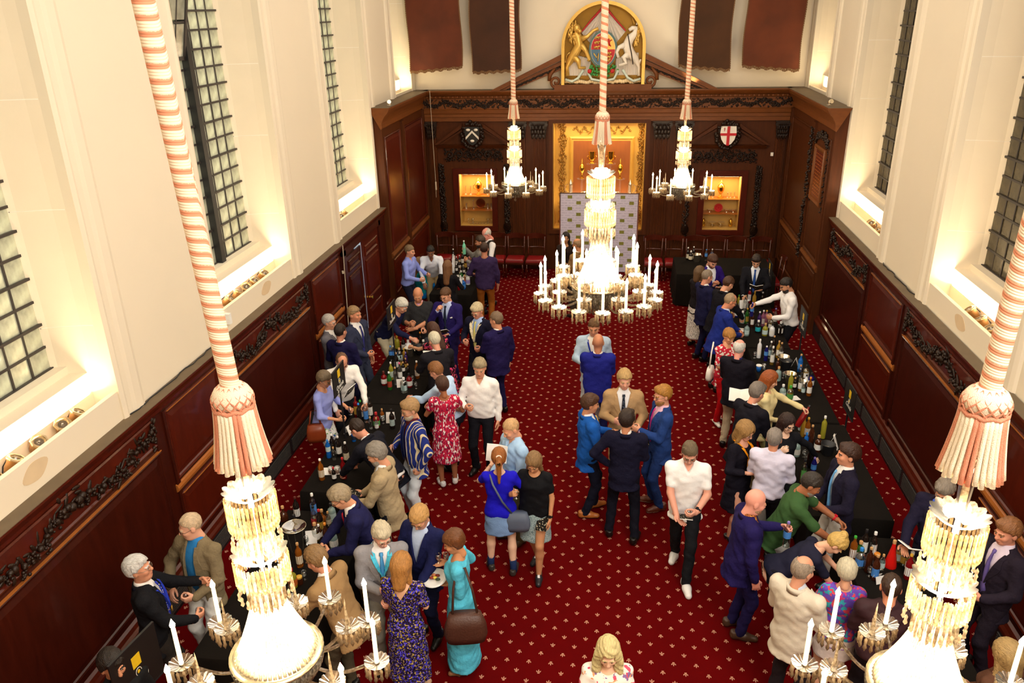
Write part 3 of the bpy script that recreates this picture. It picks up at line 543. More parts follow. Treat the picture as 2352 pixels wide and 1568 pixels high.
for x, s in ((-.79, 'left'), (-.09, 'right')):
    stand(x, 1.80, '%s porringer' % s); lathe_obj('porringer', [(.05, 0), (.03, .02), (.08, .06), (.09, .14), (.095, .15)], silver, (x, 19.86, 1.813), 'two handled silver porringer on the %s behind the board' % s, 'porringer', None, lambda o: handles(o, .085, .05, .13))
# backdrop board printed with rows of small text and olive squares
def board_mat():
    m = bpy.data.materials.new('backdrop_print'); m.use_nodes = True; nt = m.node_tree; N = nt.nodes; L = nt.links; b = N['Principled BSDF']
    tc = N.new('ShaderNodeTexCoord'); sp = N.new('ShaderNodeSeparateXYZ'); L.new(tc.outputs['Object'], sp.inputs[0]); cb = N.new('ShaderNodeCombineXYZ'); L.new(sp.outputs[0], cb.inputs[0]); L.new(sp.outputs[2], cb.inputs[1])
    br = N.new('ShaderNodeTexBrick'); br.inputs['Scale'].default_value = 1; br.inputs['Brick Width'].default_value = .17; br.inputs['Row Height'].default_value = .062; br.inputs['Mortar Size'].default_value = .022; br.inputs['Mortar Smooth'].default_value = .2
    br.inputs['Color1'].default_value = (*sr('9C97B0'), 1); br.inputs['Color2'].default_value = (*sr('A8A2BC'), 1); br.inputs['Mortar'].default_value = (*sr('CFC8DC'), 1); L.new(cb.outputs[0], br.inputs['Vector'])
    nz = N.new('ShaderNodeTexNoise'); nz.inputs['Scale'].default_value = 90; L.new(cb.outputs[0], nz.inputs['Vector']); r = N.new('ShaderNodeValToRGB'); r.color_ramp.elements[0].position = .46; r.color_ramp.elements[1].position = .54; L.new(nz.outputs[0], r.inputs[0])
    mx = N.new('ShaderNodeMix'); mx.data_type = 'RGBA'; mx.inputs[7].default_value = (*sr('CFC8DC'), 1); L.new(r.outputs[0], mx.inputs[0]); L.new(br.outputs[0], mx.inputs[6]); L.new(mx.outputs[2], b.inputs['Base Color']); b.inputs['Roughness'].default_value = .6; return m
bd = empty('backdrop_board', (CXN - .02, 19.36, 0), 0, 'lilac grey photo backdrop printed with text rows and olive squares', 'backdrop')
p = MB(); p.box(-.95, -.012, .02, .95, .012, 2.0); p.build('panel', board_mat(), bd)
p = MB()
for x in (-.955, .955): p.box(x - .015, -.02, 0, x + .015, .02, 2.02)
p.box(-.97, -.02, 2.0, .97, .02, 2.025); p.build('frame', silver, bd)
olive = mat('olive_print', sr('7D7B2B'), .6, var=.35, vscale=25); sq = MB(); sq.box(-.056, -.002, -.04, .056, 0, .04); sqm = sq.mesh('logo_square', olive)
for i in range(13):
    for k in range(6): 
        x = -.93 + .215 + (k - .5) * .43 + (.215 if i % 2 else 0) - .215
        if abs(x) < .88: inst('logo_square', sqm, bd, (x, -.0125, 1.92 - i * .145))
# chairs along the end wall
red_leather = mat('red_leather', sr('7E0C10'), .4, var=.15)
chw = mat('chair_mahogany', sr('4A1A0C'), .25, var=.3, vscale=6, coat=.4)
def chair_meshes():
    ms = {}
    b = MB(); b.rings(-.22, -.21, .22, .21, [(0, 0), (0, .05), (.02, .075), (.06, .085)], lambda u, v, d: (u, v, .40 + d)); ms['seat'] = b.mesh('seat', red_leather, 'auto')
    b = MB(); b.box(-.23, -.22, .36, .23, .22, .40); ms['seat_frame'] = b.mesh('seat_frame', chw)
    b = MB(); pts = [(-.25 + .5 * i / 10, .25 - .07 * (1 - ((i - 5) / 5) ** 2) * -1, .93 + .03 * (1 - ((i - 5) / 5) ** 2)) for i in range(11)]
    for k in range(10):
        a, c = pts[k], pts[k + 1]; M = Matrix.Translation((Vector(a) + Vector(c)) / 2) @ Matrix.Rotation(math.atan2(c[1] - a[1], c[0] - a[0]), 4, 'Z'); b.obox(M, .028, .013, .065)
    ms['top_rail'] = b.mesh('top_rail', chw)
    b = MB(); b.tube([(-.19 + .38 * i / 8, .24 + .03 * math.sin(PI * i / 8), .68) for i in range(9)], .016, 6); ms['mid_rail'] = b.mesh('mid_rail', chw, True)
    for s in (-1, 1):
        b = MB(); b.tube([(s * .2, .2, .36), (s * .2, .22, .6), (s * .21, .26, .95)], .018, 6); ms['stile%d' % s] = b.mesh('stile', chw, True)
        b = MB(); b.tube([(s * .2, -.19, .37), (s * .205, -.2, .2), (s * .21, -.21, 0)], [.022, .017, .013], 6); ms['legf%d' % s] = b.mesh('leg', chw, True)
        b = MB(); b.tube([(s * .2, .2, .37), (s * .2, .22, .2), (s * .2, .27, 0)], [.022, .018, .014], 6); ms['legb%d' % s] = b.mesh('leg', chw, True)
    return ms
CH = chair_meshes()
def chair(x, y, rz, label, group):
    o = empty('dining_chair', (x, y, 0), rz, label, 'chair', group)
    for k, me in CH.items(): inst(me.name.split('.')[0], me, o)
    return o
cl = [at_z(px, py, .95) for px, py in ((1020, 542), (1067, 540), (1141, 543), (1184, 545), (1231, 545))]
for i, P in enumerate(cl): chair(P[0], 18.95, 0, 'mahogany chair by the end wall, %s from the left in left row' % ORD[i], 'chairs along the end wall')
cr = [at_z(px, py, .95) for px, py in ((1503, 550), (1550, 550), (1598, 550), (1646, 550), (1692, 550), (1752, 553))]
for i, P in enumerate(cr): chair(P[0], 18.95, 0, 'mahogany chair by the end wall, %s from the left in right row' % ORD[i], 'chairs along the end wall')
chair(-4.15, 17.2, PI / 2 + .2, 'red seated mahogany chair near left wall turned toward the far tasting table', None)
chair(3.45, 17.6, -PI / 2, 'red seated mahogany chair in the far right corner by the panelling', None)
# big broken pediment, scrolls and the arched niche of the arms
F3 = FY(19.5)
def A(cx, cy): return (CXN + (cx - 850) * .001353, 4.56 + (1420 - cy) * .001262)
for s in (-1, 1):
    p = MB(); xo, xi = CXN + s * 2.42, CXN + s * .96
    p.prism([(xo, CT), (xi, 5.10), (xi, 5.22), (xo + s * .2, CT)], F3, .0, .26); p.prism([(xo - s * .12, CT), (xi, 4.99), (xi, 5.08), (xo - s * .02, CT)], F3, 0, .19); p.prism([(xo - s * .3, CT), (xi, 4.88), (xi, 4.96), (xo - s * .14, CT)], F3, 0, .15); p.build('raking_cornice', oak_l, wall_end)
    p = MB(); r = random.Random(2)
    for i in range(60):
        t = i / 60; p.blob(F3(xo - s * .2 + (xi - xo + s * .2) * t, CT + .0 + .52 * t + r.uniform(-.02, .02), .16), (.02, .02, r.uniform(.015, .03)), 6, 4)
    tag(p.build('carved_moulding', carve, wall_end, True), kind='stuff')
    p = MB(); c = F3(CXN + s * 1.08, 4.62, .16); p.tube([(c[0] + s * (.16 * (1 - t / 22) * math.cos(t * .5 + PI)), c[1], c[2] + .16 * (1 - t / 22) * math.sin(t * .5 + PI)) for t in range(20)], .03, 6)
    p.tube([(c[0] + s * .16, c[1], c[2] + .02), (c[0] + s * .14, c[1], c[2] + .16), (c[0] + s * .02, c[1], c[2] + .3)], [.04, .05, .03], 6); p.build('scroll', oak_l, wall_end, True)
p = MB(); p.prism([(CXN - 1.12, CT), (CXN + 1.12, CT), (CXN + 1.12, 4.56), (CXN - 1.12, 4.56)], F3, 0, .22); p.build('arms_plinth', oak_l, wall_end)
ar = empty('royal_coat_of_arms', (CXN, 19.5, 4.56), 0, 'carved and painted royal arms with gold lion and white unicorn in a gilded arch', 'coat of arms'); T = Vector(ar.location)
g_in = mat('arch_gilding', sr('8A6418'), .3, metal=.6, var=.3, vscale=4); g_br = mat('bright_gilding', sr('DDB35A'), .28, metal=.5, var=.2, vscale=9); wht = mat('painted_white', sr('F2E8D8'), .5, var=.05); drap = mat('drapery_grey', sr('D8CDC0'), .7, var=.1, vscale=3, stretch=(12, 12, 1)); dred = mat('heraldic_red', sr('B8141A'), .5); dblue = mat('heraldic_blue', sr('4A6E86'), .5); dgreen = mat('garter_green', sr('4E6A66'), .5); leafm = mat('leaf_green', sr('3E8A3A'), .5); rockm = mat('painted_rock', sr('E9CFA0'), .6, var=.2)
def arch(w, h0, n=22): return [(-w, 0)] + [(-w * math.cos(PI * i / n), h0 + w * math.sin(PI * i / n)) for i in range(n + 1)] + [(w, 0)]
o_, i_ = arch(.95, .83), arch(.88, .83)
p = MB(); n = len(o_); vs = [(u, -d, v) for d in (-.02, .3) for pl_ in (o_, i_) for u, v in pl_]; fs = []
for k in range(n - 1):
    for (a, c) in ((0, 1), (2, 3), (0, 2), (1, 3)): fs.append((a * n + k, a * n + k + 1, c * n + k + 1, c * n + k))
p.add(vs, fs); p.build('arch_frame', g_br, ar)
p = MB(); p.prism(i_, lambda u, v, d: (u, -d, v), -.02, .0); p.build('arch_back', g_in, ar)
B = lambda cx, cy, d: Vector((A(cx, cy)[0] - CXN, -d, A(cx, cy)[1] - 4.56))
def limb(p, pts): p.tube([B(*q[:3]) for q in pts], [q[3] for q in pts], 8)
r = random.Random(9); p = MB()
limb(p, [(250, 1265, .14, .05), (235, 1120, .14, .045), (290, 1010, .14, .085), (370, 880, .15, .11), (450, 740, .16, .115), (420, 620, .16, .10), (380, 520, .16, .09)])
limb(p, [(560, 1130, .17, .03), (450, 1130, .18, .04), (440, 1020, .18, .06), (350, 950, .17, .08)]); limb(p, [(480, 640, .2, .07), (580, 600, .2, .045), (680, 500, .2, .035), (760, 470, .2, .04)]); limb(p, [(480, 740, .2, .07), (560, 850, .2, .05), (620, 980, .2, .04), (600, 1020, .2, .04)])
limb(p, [(300, 1000, .1, .02), (200, 1040, .1, .018), (240, 900, .1, .018), (340, 830, .1, .025)])
p.blob(B(400, 460, .2), (.085, .09, .09), 10, 7); p.blob(B(450, 505, .24), (.05, .06, .045), 8, 6)
for i in range(150): a = r.uniform(0, 2 * PI); q = r.uniform(.3, 1); p.blob(B(350 + 95 * q * math.cos(a), 530 + 190 * q * math.sin(a), .17 + r.uniform(0, .06)), (.02, .02, .045), 5, 4)
p.build('lion', g_br, ar, True)
p = MB(); limb(p, [(1455, 1280, .14, .035), (1450, 1120, .14, .035), (1390, 990, .14, .08), (1300, 900, .15, .115), (1240, 760, .16, .12), (1290, 650, .16, .10), (1370, 560, .16, .075), (1380, 470, .17, .065), (1320, 470, .19, .05), (1265, 505, .2, .035)])
limb(p, [(1200, 760, .2, .07), (1110, 790, .22, .045), (1075, 870, .22, .035), (1105, 960, .22, .035)]); limb(p, [(1260, 930, .18, .09), (1190, 960, .2, .06), (1240, 1060, .2, .045), (1120, 1095, .2, .03)]); limb(p, [(1395, 420, .17, .03), (1392, 375, .17, .01)]); limb(p, [(1480, 1000, .12, .02), (1440, 1100, .12, .04)])
p.build('unicorn', wht, ar, True)
p = MB(); limb(p, [(1350, 400, .19, .018), (1310, 300, .2, .004)])
for i in range(60): t = i / 60; p.blob(B(1440 - 60 * t * t + r.uniform(-25, 25), 400 + 360 * t, .2 + r.uniform(0, .04)), (.02, .02, .04), 5, 4)
p.build('unicorn_horn_and_mane', g_br, ar, True)
p = MB(); p.tube([B(1245, 560, .27), B(1280, 720, .29), B(1320, 900, .28), B(1350, 1080, .26)], .012, 5); p.build('chain', carve, ar)
p = MB(); nf = 15
for s, px_, py_ in ((-1, 470, 530), (1, 1215, 520)):
    vs = []; top = B(850, 130, .06); 
    for k in range(nf + 1):
        t = k / nf; e = B(850 + (px_ - 850) * (1 - t), 900 - (900 - py_) * (1 - t) ** 1.3, .07 + .05 * (k % 2)); vs += [(top.x + s * .02, top.y - .02 * (k % 2), top.z), tuple(e)]
    p.add(vs, [(2 * k, 2 * k + 1, 2 * k + 3, 2 * k + 2) for k in range(nf)])
for s in (-1, 1):
    for k in range(10): x = 850 + s * (230 + k * 38); limb(p, [(x, 980 - k * 10, .06, .03), (x + s * 5, 1270, .05, .04)])
p.build('drapery', drap, ar)
p = MB()
for px_, py_ in ((470, 530), (1215, 520)): limb(p, [(850, 100, .08, .03), ((850 + px_) / 2 - 10, (110 + py_) / 2 - 10, .10, .022), (px_, py_, .12, .012)])
p.build('drapery_lining', dred, ar)
def oval(name, cx, cy, rx, ry, d0, d1, m, f=lambda a: True):
    p = MB(); pts = [(cx + rx * math.cos(a), cy + ry * math.sin(a)) for a in [i * 2 * PI / 32 for i in range(32)]]
    p.prism(pts, lambda u, v, d: tuple(B(u, v, d)), d0, d1); return p.build(name, m, ar)
oval('garter', 845, 820, 238, 320, .1, .20, dgreen); oval('garter_edge', 845, 820, 206, 286, .2, .21, wht)
for nm, m, q in (('quarter', dred, 2), ('quarter', g_br, 3), ('quarter', dblue, 1), ('quarter', dred, 0)):
    p = MB(); pts = [(845, 820)] + [(845 + 200 * math.cos(a), 820 + 280 * math.sin(a)) for a in [q * PI / 2 + i * PI / 20 for i in range(11)]]; p.prism(pts, lambda u, v, d: tuple(B(u, v, d)), .21, .225); p.build(nm, m, ar)
p = MB()
for (cx, cy) in ((745, 620), (740, 700), (735, 780), (930, 890), (940, 950), (920, 1010)):
    limb(p, [(cx - 45, cy, .235, .012), (cx, cy - 8, .24, .02), (cx + 30, cy - 5, .24, .018)]); p.blob(B(cx + 42, cy - 14, .24), (.022, .015, .022), 6, 4)
    for e in (-35, -15, 12, 28): limb(p, [(cx + e, cy, .24, .009), (cx + e + 4, cy + 30, .24, .007)])
limb(p, [(690, 880, .24, .015), (740, 960, .24, .02), (770, 880, .24, .015), (760, 1020, .24, .012)]); p.build('shield_beasts', g_br, ar, True)
p = MB(); limb(p, [(950, 760, .24, .015), (940, 690, .24, .025), (930, 640, .24, .02)]); limb(p, [(940, 690, .24, .012), (990, 660, .24, .01)]); limb(p, [(940, 720, .24, .012), (975, 770, .24, .01)]); p.build('shield_lion', dred, ar, True)
p = MB(); pts = [(210, 1330), (330, 1370), (430, 1310), (520, 1170)]; rib = [B(x, y, .22) for x, y in pts]; p.tube([B(*q, .2) for q in pts], .03, 6); p.tube([B(1700 - x, y, .2) for x, y in pts], .03, 6); p.tube([B(580, 1180, .2), B(660, 1330, .2), B(850, 1370, .2), B(1040, 1330, .2), B(1110, 1180, .2)], .03, 6); p.build('motto_ribbon', mat('ribbon', sr('C6D2C4'), .5, var=.3, vscale=20), ar, True)
p = MB()
for i in range(60): p.blob(B(850 + r.choice((-1, 1)) * r.uniform(20, 250), 1190 + r.uniform(-90, 90), .17 + r.uniform(0, .05)), (.03, .02, .03), 5, 4)
p.build('leaves', leafm, ar, True)
for x in (625, 1010):
    p = MB(); p.blob(B(x, 1190, .24), (.05, .03, .05), 10, 6); p.build('rose', dred, ar, True)
p = MB()
for i in range(34): p.blob(B(220 + i * 38, 1385 + r.uniform(-25, 15), .1), (.05, .08, .05), 7, 5)
p.build('rock_base', rockm, ar, True)
# four old banners
banm = [mat('banner_' + k_, sr(c0), .9, var=.65, vscale=1.5, bump=.4, bscale=16) for k_, c0 in (('rust', '58260F'), ('brown', '3E200E'), ('umber', '45270E'), ('red_brown', '5E2A10'))]
fringe = mat('banner_fringe', sr('6A4A2A'), .9, var=.4, vscale=40)
for i, (x0, x1, z0, sk, nm) in enumerate(((-4.9, -3.66, 4.95, .10, 'leftmost rust coloured old banner with a faded cross motif hanging on the end wall'), (-3.44, -2.30, 4.90, .05, 'second old banner from the left, plain dark brown, beside the left rope'), (1.24, 2.36, 4.92, -.1, 'third old banner from the left, umber with faded border, right of the arms'), (2.64, 3.86, 4.90, -.1, 'rightmost old banner, red brown with a faded dark figure'))):
    o = empty('hanging_banner', ((x0 + x1) / 2, 19.05, z0), 0, nm, 'banner', None); w = (x1 - x0) / 2; p = MB(); nx, nz = 14, 16; r = random.Random(i)
    def sp_(u, v, d=0): x = -w + 2 * w * u; return (x + .02 * math.sin(v * 9 + i), .03 * math.sin(u * 9 + v * 2 + i) - d, v * 2.7 + (1 - v) * (sk * (u - .5) + .015 * math.sin(u * 40)))
    vs = [sp_(a / nx, c / nz) for c in range(nz + 1) for a in range(nx + 1)]; vs += [(x, y + .008, z) for x, y, z in vs]; K = (nx + 1) * (nz + 1)
    q = [(c * (nx + 1) + a, c * (nx + 1) + a + 1, (c + 1) * (nx + 1) + a + 1, (c + 1) * (nx + 1) + a) for c in range(nz) for a in range(nx)]
    p.add(vs, q + [tuple(K + t for t in f[::-1]) for f in q]); p.build('cloth', banm[i], o, True)
    p = MB()
    for k in range(46): x, y, z = sp_((k + .5) / 46, 0); p.obox(Matrix.Translation((x, y, z - .02)) @ Matrix.Rotation(r.uniform(-.2, .2), 4, 'Y'), .011, .008, .03)
    for k in range(60):
        for u in (0, 1): x, y, z = sp_(u, (k + .5) / 60); p.obox(Matrix.Translation((x, y - .002, z)), .012, .006, .02)
    tag(p.build('fringe', fringe, o), kind='stuff')
    p = MB(); p.tube([(-w - .05, 0, 2.72), (w + .05, 0, 2.72)], .02, 8); p.tube([(0, 0, 2.72), (0, .55, 2.9)], .02, 8); p.build('pole', oak, o)
# double door in the left panelling, near leaf standing ajar
dr = ST(empty('door_1', (PL, 14.4, 0))); T = Vector(dr.location); F4 = lambda u, v, d: Vector(FX(PL, 1)(u, v, d)) - T
p = MB()
for (u0, u1, v0, v1) in ((13.12, 13.24, 0, 2.3), (15.3, 15.42, 0, 2.3), (13.12, 15.42, 2.2, 2.33)): p.prism([(u0, v0), (u1, v0), (u1, v1), (u0, v1)], F4, 0, .07)
p.build('door_frame', mahog, dr)
for (u0, u1, m) in ((13.24, 14.16, mahog), (14.24, 15.3, mahog2)):
    p = MB(); p.prism([(u0, .02), (u1, .02), (u1, 2.12 if u0 < 14 else 2.2), (u0, 2.12 if u0 < 14 else 2.2)], F4, 0, .035)
    for (v0, v1) in ((.2, .75), (.95, 1.75), (1.83, 2.04)): p.rings(u0 + .12, v0, u1 - .12, v1, [(0, .035), (0, .05), (.02, .06), (.04, .045), (.05, .037), (.1, .05)], F4)
    p.build('door_leaf', m, dr)
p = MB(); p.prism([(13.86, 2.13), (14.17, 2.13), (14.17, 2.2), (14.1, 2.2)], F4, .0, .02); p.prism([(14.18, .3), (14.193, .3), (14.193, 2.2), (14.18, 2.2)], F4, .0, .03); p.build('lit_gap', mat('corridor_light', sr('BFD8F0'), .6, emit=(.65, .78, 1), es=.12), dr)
p = MB(); p.lathe([(.03, 0), (.03, .01), (.012, .02), (.012, .05), (.03, .06), (.03, .08)], 8, Matrix.Translation(F4(14.36, 1.0, .05)) @ Matrix.Rotation(PI / 2, 4, 'Y')); p.build('door_handle', gold, dr)
p = MB(); c0 = FX(PL, 1)(13.08, 2.42, .08); p.tube([c0, FX(PL, 1)(13.08, .9, .03)], .008, 5); p.tube([FX(PL, 1)(13.08, 1.95, .03), FX(PL, 1)(13.08, 1.9, .03)], .02, 6); tag(p.build('cable', mat('pale_cable', sr('C9B8A0'), .6)), 'pale electric cable running down panelling beside the double door', 'cable')
p = MB(); p.tube([(-4.5, 19.2, 4.45), (-4.48, 19.2, 2.2), (-4.5, 19.25, 1.9)], .006, 5); p.tube([(-4.48, 19.2, 2.3), (-4.48, 19.2, 2.1)], .02, 6); tag(p.build('cord', mat('pale_cable', (.5, .4, .3))), 'thin pull cord hanging from the cornice in the left corner', 'cord')
p = MB(); p.box(-.03, -.02, -.04, .03, .02, .04); o = p.build('sensor', wht); o.location = (3.55, 19.44, 2.95); tag(o, 'tiny white sensor box on the right end pilaster', 'sensor')
# ---------------------------------------------------------------- five crystal chandeliers on striped ropes
def crystal(key, warm, tr=.5, rough=.08):
    m = bpy.data.materials.new(key); m.use_nodes = True; N = m.node_tree.nodes; L = m.node_tree.links; N.remove(N['Principled BSDF']); out = N['Material Output']
    tcd = N.new('ShaderNodeTexCoord'); nz = N.new('ShaderNodeTexNoise'); nz.inputs['Scale'].default_value = 45; L.new(tcd.outputs['Object'], nz.inputs['Vector'])
    rp = N.new('ShaderNodeValToRGB'); rp.color_ramp.elements[0].color = (warm[0] * .45, warm[1] * .4, warm[2] * .35, 1); rp.color_ramp.elements[0].position = .35; rp.color_ramp.elements[1].color = (*warm, 1); rp.color_ramp.elements[1].position = .6; L.new(nz.outputs[0], rp.inputs[0])
    t = N.new('ShaderNodeBsdfTransparent'); L.new(rp.outputs[0], t.inputs[0]); g = N.new('ShaderNodeBsdfGlossy'); g.inputs['Roughness'].default_value = rough
    tl = N.new('ShaderNodeBsdfTranslucent'); L.new(rp.outputs[0], tl.inputs[0])
    a = N.new('ShaderNodeMixShader'); a.inputs[0].default_value = tr; L.new(tl.outputs[0], a.inputs[1]); L.new(t.outputs[0], a.inputs[2])
    lw = N.new('ShaderNodeLayerWeight'); lw.inputs[0].default_value = .3
    c = N.new('ShaderNodeMixShader'); L.new(lw.outputs['Fresnel'], c.inputs[0]); L.new(a.outputs[0], c.inputs[1]); L.new(g.outputs[0], c.inputs[2]); L.new(c.outputs[0], out.inputs[0]); return m
cry = crystal('cut_crystal', (1, .90, .74), .3); cry2 = crystal('frosted_bead_curtain', (1, .95, .86), .12); cryrim = crystal('crystal_dish', (1, .90, .74), .35, .22); cryp = crystal('drum_prism', (1, .84, .58), .5)
candle_m = mat('candle_tube', sr('FFE9C0'), .5, emit=(1, .78, .45), es=1.1); flame_m = mat('candle_bulb', (1, .9, .7), .4, emit=(1, .80, .5), es=26); bulb_m = mat('hidden_bulb', (1, .9, .7), .4, emit=(1, .82, .55), es=60); brass = mat('silvered_metal', sr('D8C9A8'), .25, metal=.9)
def rope_mat():
    m = bpy.data.materials.new('striped_rope'); m.use_nodes = True; nt = m.node_tree; N = nt.nodes; L = nt.links; b = N['Principled BSDF']
    def mth(op, a, c=None):
        n = N.new('ShaderNodeMath'); n.operation = op
        for i, q in enumerate((a, c)):
            if q is None: continue
            if isinstance(q, (int, float)): n.inputs[i].default_value = q
            else: L.new(q, n.inputs[i])
        return n.outputs[0]
    tc = N.new('ShaderNodeTexCoord'); sp = N.new('ShaderNodeSeparateXYZ'); L.new(tc.outputs['Object'], sp.inputs[0])
    ang = mth('DIVIDE', mth('ARCTAN2', sp.outputs[1], sp.outputs[0]), 2 * PI); f = mth('FRACT', mth('ADD', mth('DIVIDE', sp.outputs[2], .064), ang))
    nz = N.new('ShaderNodeTexNoise'); nz.inputs['Scale'].default_value = 160; L.new(tc.outputs['Object'], nz.inputs['Vector']); f2 = mth('ADD', f, mth('MULTIPLY', mth('SUBTRACT', nz.outputs[0], .5), .12))
    s = mth('LESS_THAN', f2, .36); q = N.new('ShaderNodeMix'); q.data_type = 'RGBA'; q.inputs[6].default_value = (*sr('F3DDBE'), 1); q.inputs[7].default_value = (*sr('DE8F6B'), 1); L.new(s, q.inputs[0]); L.new(q.outputs[2], b.inputs['Base Color']); b.inputs['Roughness'].default_value = .85
    fine = mth('SINE', mth('MULTIPLY', mth('ADD', mth('DIVIDE', sp.outputs[2], .064), ang), 2 * PI * 5)); bp = N.new('ShaderNodeBump'); bp.inputs['Strength'].default_value = .35; bp.inputs['Distance'].default_value = .004; L.new(fine, bp.inputs['Height']); L.new(bp.outputs[0], b.inputs['Normal']); return m
ropem = rope_mat(); coral = mat('coral_cord', sr('D88C6C'), .85, bump=.6, bscale=220); creamc = mat('cream_cord', sr('F0DFC2'), .85, bump=.6, bscale=220)
netm = mat('tassel_net', sr('DDA08A'), .85, bump=.4, bscale=120)
# shared meshes (unit scale: a small chandelier is 2.08 m from tassel to finial)
def pend(n=6, l=.075, r=.008):
    b = MB(); b.lathe([(.0006, 0), (r, -.012), (r * .8, -l * .55), (r * 1.3, -l * .75), (.0006, -l)], n, cap=False); return b.mesh('drop', cry)
me_drop = pend(); me_drop2 = pend(6, .05, .0065); me_prism = MB(); me_prism.lathe([(.0006, 0), (.0085, -.006), (.0085, -.15), (.0006, -.165)], 4, cap=False); me_prism = me_prism.mesh('prism', cryp)
me_prism_s = MB(); me_prism_s.lathe([(.0006, 0), (.007, -.006), (.007, -.10), (.0006, -.115)], 4, cap=False); me_prism_s = me_prism_s.mesh('prism', cry)
def scallop(name, r0, z0, r1, z1, n=16, dip=.12):
    b = MB(); N_ = n * 4; vs = []
    for j in range(4):
        t = j / 3; 
        for i in range(N_):
            a = 2 * PI * i / N_; r = (r0 + (r1 - r0) * t) * (1 + dip * t * (abs(math.cos(a * n / 2)) - .5)); z = z0 + (z1 - z0) * t ** 1.6 + .008 * t * abs(math.cos(a * n / 2)); vs.append((r * math.cos(a), r * math.sin(a), z))
    b.add(vs, [(j * N_ + i, j * N_ + (i + 1) % N_, (j + 1) * N_ + (i + 1) % N_, (j + 1) * N_ + i) for j in range(3) for i in range(N_)]); return b.mesh(name, cryrim, True)
me_pan = scallop('drip_pan', .012, 0, .075, .018, 14, .05); me_can = scallop('canopy_dish', .05, -.02, .15, .02, 14, .12)
cb = MB(); cb.lathe([(.0135, 0), (.014, .01), (.0125, .265), (.0115, .275)], 10); me_candle = cb.mesh('candle', candle_m, True)
fb = MB(); fb.lathe([(.004, 0), (.015, .016), (.0165, .028), (.009, .048), (.001, .07)], 10); me_flame = fb.mesh('bulb', flame_m, True)
spb = MB(); spb.lathe([(.02, 0), (.013, .03), (.017, .04), (.011, .06), (.004, .2), (.0005, .23)], 8); me_spire = spb.mesh('spire', cry)
cupb = MB(); cupb.lathe([(.01, -.05), (.03, -.035), (.02, -.01), (.024, 0), (.02, .03), (.016, .032)], 8); me_cup = cupb.mesh('candle_cup', cryrim, True)
def arm_mesh(R, z0, z1):
    b = MB(); pts = []
    for i in range(15):
        t = i / 14; pts.append((.12 + (R - .12) * t, 0, z0 + (z1 - z0) * t - .085 * math.sin(PI * min(1, t * 1.15)) - (.0 if t < .86 else -.02 * (t - .86) / .14)))
    b.tube(pts, .0115, 7); return b.mesh('arm', cry, True)
cordv = {}
def cord_mesh(m, L_, tilt):
    b = MB(); pts = [(0.0 + tilt * (i / 6) ** 1.3, 0, -L_ * i / 6) for i in range(7)]; b.tube(pts, [.0125, .0125, .012, .012, .012, .0125, .013], 6)
    return b.mesh('cord', m, True)
me_cords = (cord_mesh(coral, .34, .045), cord_mesh(creamc, .33, .045), cord_mesh(creamc, .345, .043))
